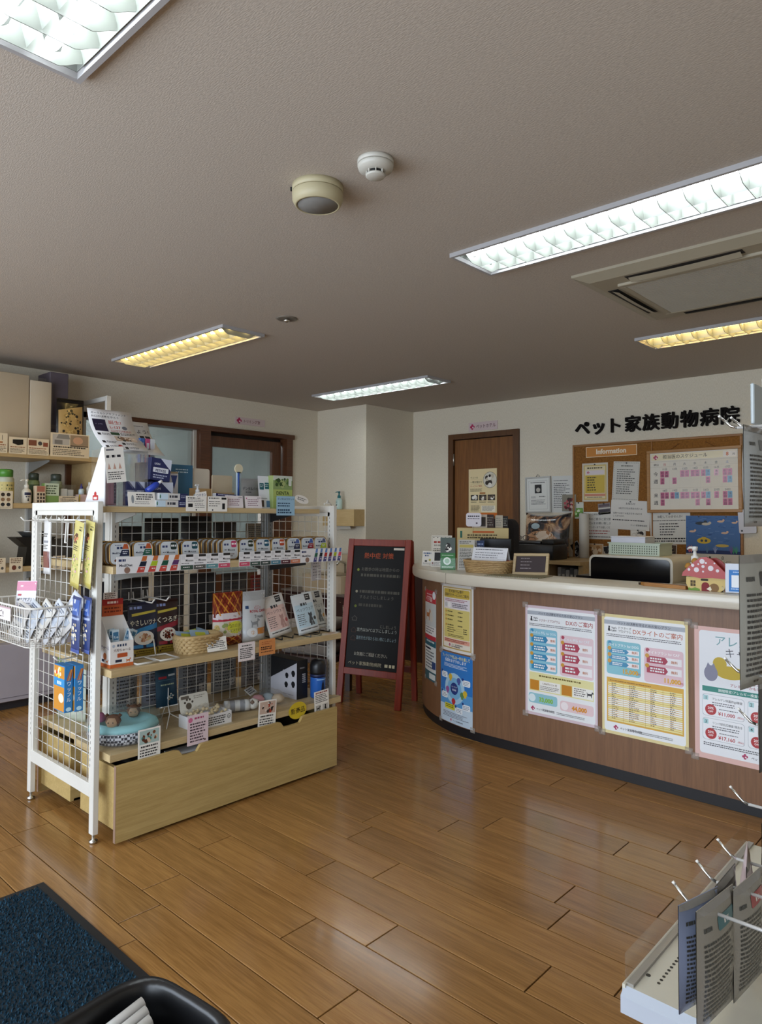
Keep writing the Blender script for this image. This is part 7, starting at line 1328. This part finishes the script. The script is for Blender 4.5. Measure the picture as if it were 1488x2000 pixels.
jar('jar with dark patterned lid behind the cat mark bottle', 2.0, .04, .22, '#7c8a5c', '#3c4438', X0 - .14, '#4a5a3c'); jar('grey green jar with dark patterned lid on wall shelf', 2.155, .042, .22, '#8c9a84', '#3f453c', X0 - .13, '#a8b49c')
carton('grid_card_box', 'small beige box with square stamps under a dog photo', 'box', .065, .05, .125, '#cbb698', (X0 - .03, 2.0, zs), PI / 2, lambda S: (S.rect(.1, .02, .9, .34, '#a86a54'), [S.rect(.12 + .3 * a, .42 + .2 * c, .32 + .3 * a, .55 + .2 * c, '#3c3028') for a in range(3) for c in range(3)]))
carton('treat_box', 'green and white treat box on the wall shelf', 'box', .1, .06, .145, '#7c9a54', (X0 - .05, 2.082, zs), PI / 2, lambda S: (S.rect(0, 0, 1, .6, '#c2ccb0'), S.lines(.1, .1, .9, 4, .12, '#3c4a2c', .5, 1)))
q = thing('clear_case', 'clear plastic case with white sachets on the wall shelf', 'case', (X0 - .06, 2.2, zs), PI / 2); c = B()
for a in ((-.055, .055, -.04, -.038), (-.055, .055, .038, .04), (-.055, -.053, -.038, .038), (.053, .055, -.038, .038)): c.box(*a, 0, .14)
c.done('case_wall', CLEAR, q); B().box(-.045, .0, -.02, .02, .0, .11).done('sachet', mat('#dad6cc', .5), q); B().box(.005, .045, -.02, .02, 0, .105).done('sachet', mat('#cfcac0', .5), q)
card('shelf_poster', 'cream rounded price card before the clear case', .14, .06, (XW + .004, 2.18, zs - .005), PI / 2, 0, note(5, 4), '#d6c3a4', cat='price card')
q = thing('dropper_bottle', 'small dropper bottle with purple top in front of clear film', 'bottle', (X0 - .03, 2.3, zs + .07), PI / 2); B().lathe([(0, 0), (.02, 0), (.02, .035), (.01, .045)], n=16).done('bottle', mat('#b8c8cc', .3), q); B().lathe([(.011, .043), (.011, .058), (.006, .066), (.005, .08), (0, .082)], n=12).done('dropper', mat('#3a3474', .4), q)
q = thing('white_bottle', 'white rounded bottle beside the dropper bottle', 'bottle', (X0 - .03, 2.365, zs + .07), PI / 2); B().lathe([(0, 0), (.026, 0), (.027, .05), (.015, .07), (.012, .072)], n=18).done('bottle', mat('#d2ccc0', .35), q); B().lathe([(.0135, .07), (.0135, .095), (0, .096)], n=14).done('cap', mat('#dcd8ce', .4), q)
carton('pink_box', 'pale pink flat carton under the two small bottles', 'box', .14, .08, .07, '#c9aca6', (X0 - .03, 2.335, zs), PI / 2, lambda S: S.rect(0, 0, .06, 1, '#c8b83c'))
card('shelf_poster', 'cream card with four black pictures hanging from the second wall shelf', .09, .12, (XW + .004, 1.755, zs - .04), PI / 2, 0, lambda S: ([S.ell(.3 + .4 * a, .2 + .28 * c, .14, ['#3a3028', '#8a6a4c', '#2c2c2c'][c]) for a in range(2) for c in range(3)], S.lines(.1, .9, .9, 1, .05, '#444')), '#d6c6aa', cat='price card')
zs = ZW[2] + .0005
q = thing('pet_bowl_stand', 'black angular bowl stand with a silver bowl', 'bowl stand', (X0 - .1, 1.98, zs), PI / 2); B().prism([(-.09, 0), (.09, 0), (.075, .02), (.06, .13), (.14, .2), (-.14, .2), (-.06, .13), (-.075, .02)], -.08, .08, 'xz').done('stand', mat('#16130f', .4), q); B().lathe([(0, .2), (.06, .2), (.095, .235), (.1, .24), (.09, .24), (.055, .208)], n=28).done('bowl', mat('#b8b8b4', .2, .9), q)
for i, y in enumerate((1.72, 1.83, 2.0, 2.12)): card('shelf_poster', 'cream price card on third wall shelf with ' + ['a dark red photo', 'a photo and round stamp', 'a black bowl photo', 'plain fine print'][i], .085, .1, (XW + .004, y, zs - .035), PI / 2, 0, lambda S: (S.lines(.1, .08, .9, 3, .12, '#6a4a34', .5, seed=i), S.ell(.35, .7, .17, ['#8a2c24', '#6a3a2c', '#1c1a18', '#a89a84'][i], ry=.17), S.ell(.76, .7, .1, '#55504a', ry=.1)), '#d8c6a8', cat='price card')
for i, y in enumerate((1.45, 2.2)): carton('stock_box', ['brown', 'dark'][i] + ' stock box on the third wall shelf', 'box', .2, .16, .18, ['#7a6a54', '#3a3632'][i], (X0 - .14, y, zs), PI / 2)
zs = ZW[3] + .0005
card('shelf_poster', 'wide cream price card on the fourth wall shelf', .15, .09, (XW + .004, 1.79, zs - .03), PI / 2, 0, lambda S: (S.ell(.25, .3, .12, '#4a2c24'), S.ell(.6, .28, .14, '#b88a7a'), S.lines(.06, .6, .94, 4, .09, '#444', .5)), '#d2c0a4', cat='price card')
for i, y in enumerate((1.5, 1.75, 2.05, 2.28)): carton('stock_box', ['tan', 'grey', 'ochre', 'umber'][i] + ' stock carton on the fourth wall shelf', 'box', .18, .18, .2, ['#94805e', '#85817c', '#9c8448', '#5c4c3c'][i], (X0 - .14, y, zs), PI / 2)
# ================================================================ hand wash corner
t = thing('wash_cabinet', 'dark brown wash cabinet against the pilaster', 'cabinet', (0, 0, 0)); dk_ = wood('dark_cabinet', '#2a1511', '#3c2019', 'z', .4)
B().box(-5.5, -4.4, 4.5, 4.985, .0, .56).done('cabinet_body', dk_, t); B().box(-4.945, -4.94, 4.497, 4.5, .05, .53).done('door_gap', mat('#0d0706', .6), t); B().box(-5.5, -4.4, 4.48, 4.985, .56, .58).done('cabinet_top', mat('#6d6259', .4), t)
t = thing('low_cabinet', 'low dark cabinet in the corner by the brown door', 'cabinet', (0, 0, 0)); B().box(-4.39, -3.6, 4.85, 5.68, 0, .8).done('cabinet_body', dk_, t); B().box(-4.39, -3.6, 4.83, 5.69, .8, .82).done('cabinet_top', mat('#2c1c16', .4), t)
t = thing('wash_basin', 'beige rounded hand wash basin under the towel box', 'basin', (-4.95, 4.72, .581))
B().prism(rrect(.6, .46, .1, 6), 0, .16).done('basin_block', mat('#b09d80', .35), t); B().prism([(a * .98, b_ * .5 + .17) for a, b_ in rrect(.6, .2, .03, 4)], .16, .34).done('splash_back', mat('#b5a387', .35), t)
B().lathe([(.17, .165), (.15, .162), (.13, .161), (0, .161)], (0, -.04, 0), 28, 1.2, .8).done('bowl', mat('#8d7c64', .3), t); B().tube([(0, .12, .16), (0, .12, .26), (0, .04, .28), (0, .0, .25)], .011, 8).done('tap', CHROME, t)
t = thing('towel_box', 'pale wooden box shelf with paper towels on the pilaster', 'shelf', (-5.07, YP - .001, 1.205))
tw = wood('towel_box_wood', '#bfa06c', '#d2b684', 'x', .5); B().box(-.225, .225, -.15, -.14, 0, .155).done('front_board', tw, t); B().box(-.225, -.215, -.14, 0, 0, .155).done('side_board', tw, t); B().box(.215, .225, -.14, 0, 0, .155).done('side_board', tw, t); B().box(-.225, .225, -.15, 0, .155, .165).done('top_board', tw, t); B().prism([(-.12, -.04), (.13, -.03), (.12, .002), (-.1, .002)], -.1, -.095, 'xz').done('paper_towel', mat('#cfc8ba', .7), t); B().box(-.12, .14, -.12, -.04, -.002, .0).done('slot', mat('#2c241c', .7), t)
pump_bottle('pump_bottle', 'mint soap bottle with teal pump on the towel box', (-5.13, YP - .08, 1.3705), .1, '#b8cfc8', '#1f6e72', 1.03, lambda S: (S.lines(.1, .05, .6, 2, .1, '#5a7a74', .4), S.ell(.42, .6, .2, '#26282a', ry=.16), S.ell(.55, .66, .14, '#dfe4e0', 1, ry=.12), S.ell(.52, .62, .03, '#26282a', 2)))
o = card('paper_tag', 'white folded paper hanging beside the gondola end', .1, .16, (-2.9, 2.6125, .95), PI / 2 + .3, 0, lambda S: S.lines(.1, .1, .9, 8, .1, '#8a8a98', .3), '#dcdce6', cat='paper')
t = thing('leash_hook', 'beaded chain leash hanging from the dark cabinet', 'leash', (-4.62, 4.4995, .5)); 
for i in range(12): B().lathe([(0, -.008), (.007, 0), (0, .008)], (0, -.008, -.02 - i * .018), 8).done('bead', mat('#c9c2ae' if i % 3 else '#8a8a80', .3), t)
t = thing('blanket_pile', 'folded grey fleece blankets on a low bench behind the gondola', 'blankets', (-3.9, 3.5, 0), .3)
for i in range(3): B().box(-.2 + .02 * i, .2, -.16, .16, .3 + i * .085, .38 + i * .085, .03, 3).done('blanket', mat(['#77706a', '#6a645f', '#857e78'][i], .95, bump=.9, bscale=60), t)
B().box(-.24, .24, -.2, .2, .26, .3).done('bench_top', dk_, t); [B().box(x - .02, x + .02, y - .02, y + .02, 0, .26).done('bench_leg', dk_, t) for x in (-.2, .2) for y in (-.16, .16)]
# ================================================================ A-frame chalkboard
t = thing('chalkboard', 'red framed A-frame blackboard with handwritten heatstroke advice', 'blackboard', (-3.35, 3.497, 0), math.radians(15.6))
RD = wood('red_stained_wood', '#74200d', '#943116', 'z', .4)
W_, H_, ln = .5, 1.14, math.radians(8.8)
f = link('front_frame', None, t, (0, 0, 0), rot=(-ln, 0, 0)); hf = H_ / math.cos(ln)
for a in ((-W_ / 2, -W_ / 2 + .045, 0, hf), (W_ / 2 - .045, W_ / 2, 0, hf)): B().box(a[0], a[1], -.012, .014, a[2], a[3], .002).done('frame_post', RD, f)
for a in ((.2, .245), (hf - .05, hf - .002)): B().box(-W_ / 2 + .045, W_ / 2 - .045, -.012, .014, a[0], a[1], .002).done('frame_rail', RD, f)
S = Sheet(W_ - .088, hf - .293, '#0d0d0e', th=.006)
S.text('熱中症 対策', .5, .1, .052, '#c0562c', 'c', .62, .0)
for y, tx, c in ((.205, 'お散歩の時は地面からの', '#6c6c66'), (.255, '照り返しなどの輻射熱に注意', '#55554f'), (.39, '水分補給は小まめに、涼しい所に', '#55554f'), (.435, 'するようにしましょう', '#6c6c66'), (.5, '車の中に残さず', '#4c4c46'), (.665, 'にしましょう', '#77776f'), (.7, '室内は26℃以下にしましょう', '#b0b8b4'), (.765, '直射日光が当たらない様にしましょう', '#8fa8b4')): (S.mark if y in (.255, .39, .5) else S.text)(tx, .18 if y not in (.665,) else .62, y, .032, c, 'l', .76 if y != .665 else .3)
S.text('お気軽にご相談ください。', .16, .895, .034, '#c4c4ba', 'l', .64, -.003); S.text('ペット家族動物病院', .06, .97, .034, '#c9c4a8', 'l', .66, -.003); S.mark('小金原店', .76, .97, .034, '#c9c4a8', 'l', .2)
for y, c in ((.2, '#8a9a3a'), (.38, '#9a9a8a'), (.5, '#6a7a2c')): S.ell(.12, y, .025, c, n=8)
for y in (.6, .695, .76): S.poly([(.06, y), (.12, y - .022), (.18, y), (.165, y), (.165, y + .02), (.075, y + .02), (.075, y)], '#5c5c5a' if y == .6 else '#4a3028', 0); S.poly([(.07, y - .001), (.12, y - .017), (.165, y - .001), (.155, y), (.155, y + .016), (.085, y + .016), (.085, y)], '#0d0d0e', 1)
S.rect(.78, .012, .98, .03, '#d8d6d0', 0); S.build('slate', f, (0, -.002, .244), paper=mat('#09090a', .42, spec=.18, name='slate_black', var=.02))
bk = link('back_frame', None, t, (0, .285, 0), rot=(.07, 0, 0))
for a in ((-W_ / 2 + .005, -W_ / 2 + .045), (W_ / 2 - .045, W_ / 2 - .005)): B().box(a[0], a[1], -.012, .012, 0, hf - .02, .002).done('frame_post', RD, bk)
for a in ((.2, .24), (hf - .07, hf - .03)): B().box(-W_ / 2 + .045, W_ / 2 - .045, -.012, .012, a[0], a[1], .002).done('frame_rail', RD, bk)
# ================================================================ foreground: entrance rug, hook rack, black holder
t = thing('entrance_rug', 'dark blue pile rug with black rubber edge by the entrance', 'rug', (0, 0, 0))
B().box(-2.585, -.9, -.45, 1.04, .0005, .005).done('rubber_backing', mat('#141416', .6, name='rug_rubber'), t)
rg = random.Random(8); b = B(); vs = []; fs = []
step = .0085
nx, ny = int(1.3 / step), int(1.0 / step)
for i in range(nx):
    for j in range(ny):
        x = -2.56 + (i + rg.random()) * step; y = .015 + (j + rg.random()) * step
        if y < .30 and x < -1.6 and False: continue
        a = rg.random() * 6.28; r_ = rg.uniform(.0032, .0052); h = rg.uniform(.006, .0105); dx, dy = rg.uniform(-.004, .004), rg.uniform(-.004, .004); n = len(vs)
        vs += [(x + r_ * math.cos(a + k * 2.094), y + r_ * math.sin(a + k * 2.094), .005) for k in range(3)] + [(x + dx, y + dy, .005 + h)]; fs += [(n, n + 1, n + 3), (n + 1, n + 2, n + 3), (n + 2, n, n + 3)]
me = bpy.data.meshes.new('pile'); me.from_pydata(vs, [], fs); pm = bpy.data.materials.new('rug_pile_blue'); pm.use_nodes = True; nt = pm.node_tree; tc = nt.nodes.new('ShaderNodeTexCoord'); n1 = nt.nodes.new('ShaderNodeTexNoise'); n1.inputs['Scale'].default_value = 130; n1.inputs['Detail'].default_value = 1; rp = nt.nodes.new('ShaderNodeValToRGB'); rp.color_ramp.elements[0].position = .35; rp.color_ramp.elements[1].position = .7; rp.color_ramp.elements[0].color = (*lin('#10222e'), 1); rp.color_ramp.elements[1].color = (*lin('#2b485a'), 1)
nt.links.new(tc.outputs['Object'], n1.inputs['Vector']); nt.links.new(n1.outputs['Fac'], rp.inputs[0]); nt.links.new(rp.outputs[0], nt.nodes['Principled BSDF'].inputs['Base Color']); nt.nodes['Principled BSDF'].inputs['Roughness'].default_value = .95; nt.nodes['Principled BSDF'].inputs['Specular IOR Level'].default_value = .1; me.materials.append(pm)
o = link('pile', me, t); o['kind'] = 'stuff'
B().box(-2.56, -.93, -.345, 1.015, .005, .0058).done('pile_base', mat('#12222c', .95), t)
# hook rack with a metal tray, beside the camera on the right
t = thing('hook_rack', 'white steel hook rack with a perforated bottom tray', 'display rack', (0, 0, 0))
TRAY = mat('#cdc8b8', .35, name='tray_enamel'); zt = .38; tx0, tx1, ty0, ty1 = -.6, -.06, 1.372, 2.2
B().box(tx0, tx1, ty0, ty1, zt - .004, zt).done('tray_floor', TRAY, t)
b = B(); b.prism([(ty0, zt), (ty0 - .018, zt - .012), (ty0 - .018, zt - .045), (ty0 - .014, zt - .045), (ty0 - .014, zt - .014), (ty0 + .002, zt - .004)], tx0 - .004, tx1, 'yz'); b.done('tray_end', mat('#b9c0cc', .35), t)
b = B(); b.box(tx0 - .006, tx0, ty0 - .005, ty1, zt - .04, zt + .004); b.done('tray_front', TRAY, t)
b = B(); b.box(tx0 - .003, tx0 - .0005, ty0 + .002, ty1, zt + .004, zt + .062); b.done('clear_lip', CLEAR, t); B().box(tx0, tx0 + .014, ty0 + .002, ty1, zt, zt + .006).done('lip_holder', mat('#a8a49c', .3, .3), t)
hb = B()
for i in range(34): hb.cyl((tx0 + .045, ty0 + .05 + i * .0135, zt + .0002), (tx0 + .045, ty0 + .05 + i * .0135, zt + .0008), .0034, 8)
for x, y in ((tx0 + .02, ty0 + .06), (tx0 + .02, ty1 - .25)): hb.cyl((x, y, zt + .0002), (x, y, zt + .001), .005, 8)
o = hb.done('perforations', mat('#3a362e', .7), t); o['kind'] = 'stuff'
B().cyl((tx0 + .13, ty0 - .0175, zt - .027), (tx0 + .13, ty0 - .0195, zt - .027), .0055, 12).done('bolt', mat('#5a5a5a', .3, .8), t)
B().box(-.06, -.035, 1.3, 2.25, 0, 1.75).done('back_panel', WHM, t)
for y in (1.3, 2.21): B().box(-.075, -.035, y, y + .04, 0, 1.8).done('upright', WHM, t)
for y, z in ((1.345, .6), (1.472, .594), (1.6, .594), (1.69, .68), (1.66, .97), (1.635, 1.504), (1.72, 1.51), (1.755, .84)):
    h_ = link('hook', None, t, (-.46, y, z)); B().tube([(.41, 0, 0), (.0, 0, 0)], .0033, 8).done('hook_rod', mat('#d2d0cc', .25, .4), h_); B().tube([(.0, 0, 0), (-.012, 0, .004), (-.035, 0, .026)], [.0033, .003, .0028], 8).done('hook_tip', CHROME, h_); B().lathe([(0, -.004), (.004, 0), (0, .004)], (-.036, 0, .028), 8).done('hook_ball', mat('#e4e0d8', .3), h_)
def backside(S, c='#2f6a70', txt='', seed=1):
    S.rect(.0, .0, 1, .06, '#8a8680'); S.mark('CIAO', .2, .2, .05, '#3a3a36', 'c', .2, .02); S.rr(.42, .13, .9, .24, c, .03); S.mark(txt or 'Vet', .66, .215, .06, '#e2e0da', 'c', .3, .03, 2); S.lines(.1, .29, .9, 16, .04, '#34322e', .5, 0, seed=seed, ragged=.3); S.mark('SONICA', .3, .965, .025, '#44423c', 'l', .3, .01)
for i, (lb, x, y, z, w, h, c, cc_, sd, rz_) in enumerate((('bluish back pouch behind the front teal pouch', -.452, 1.345, .43, .12, .19, '#7c86a0', '#3a4a70', 2, PI / 2 - .25), ('grey foil pouch with teal badge on the front hook', -.425, 1.35, .415, .145, .21, '#8f8a80', '#2a6872', 3, PI / 2 - .12), ('dark edged pouch behind the red badged pouch', -.44, 1.46, .42, .12, .2, '#4c4a48', '#3a3a3a', 4, PI / 2), ('grey foil pouch with red badge on the second hook', -.405, 1.475, .415, .135, .205, '#928d84', '#a02c34', 5, PI / 2 - .1), ('white and pink thin pouch on the third hook', -.44, 1.6, .39, .12, .22, '#cdbcc0', '#b04a7c', 6, PI / 2 + .25), ('charcoal pouch on the fourth hook', -.405, 1.68, .43, .15, .25, '#55524e', '#3a3836', 7, PI / 2 - .1), ('silver pouch hanging at counter height', -.432, 1.668, .95, .17, .28, '#a5a49c', '#2a2a2c', 8, PI / 2 - .15), ('dark crumpled pouch under the silver pouch', -.425, 1.745, .76, .15, .19, '#4a4744', '#2c2a2a', 9, PI / 2 - .1), ('light grey pouch hanging high on the rack', -.432, 1.665, 1.29, .15, .215, '#a9adae', '#5a6068', 10, PI / 2 - .05), ('grey pouch low on the right of the rack', -.42, 1.76, .58, .15, .22, '#8c8a84', '#3a3a3a', 11, PI / 2 - .1))):
    pouch('snack_pouch', lb, 'pouch', w, h, .028, c, (x, y, z), rz_, 0, lambda S: backside(S, cc_, '', sd), stand=False, rough=.4, metal=.15)
t = thing('label_holder', 'clear label holder frame on the topmost hook', 'holder', (-.44, 1.735, 1.515), -PI / 2); B().box(-.06, .06, -.004, .004, 0, .09, .002).done('plate', mat('#a9b2b4', .25), t); B().box(-.045, .045, -.006, -.004, .014, .076).done('insert', mat('#c9c6c8', .5), t); B().cyl((-.04, 0, .088), (-.04, 0, .115), .006, 8).done('peg', mat('#d4d2cc', .4), t)
# black holder with white rods just in front of the camera, at the left
t = thing('black_holder', 'black plastic holder with rounded rim and white rods', 'holder', (-.682, .362, 0), .12)
BK = mat('#121214', .3, name='holder_black'); 
b = B(); w, d = .175, .175
out = [(math.copysign(1, math.cos(a)) * abs(math.cos(a)) ** .5 * w / 2, math.copysign(1, math.sin(a)) * abs(math.sin(a)) ** .5 * d / 2) for a in [2 * PI * i / 40 for i in range(40)]]
rows = [(1, 0), (1, .715), (1.02, .752), (1, .77), (.93, .776), (.86, .768), (.84, .737), (.82, .3)]
V_ = [[b.v((x * k, y * k, z)) for x, y in out] for k, z in rows]
for A_, C_ in zip(V_, V_[1:]):
    for j in range(40): b.f([A_[j], A_[(j + 1) % 40], C_[(j + 1) % 40], C_[j]], True)
b.f(V_[0]); b.f(V_[-1]); b.done('holder_body', BK, t)
for i in range(4): B().cyl((-.062 + i * .016, -.06, .74), (-.046 + i * .015, .05 - .006 * i, .766), .0058, 10).done('white_rod', mat('#dcdcdc', .4), t)
B().box(-.066, .066, -.064, .06, .3, .733, .004).done('inner_tray', mat('#0c0c0d', .5), t)
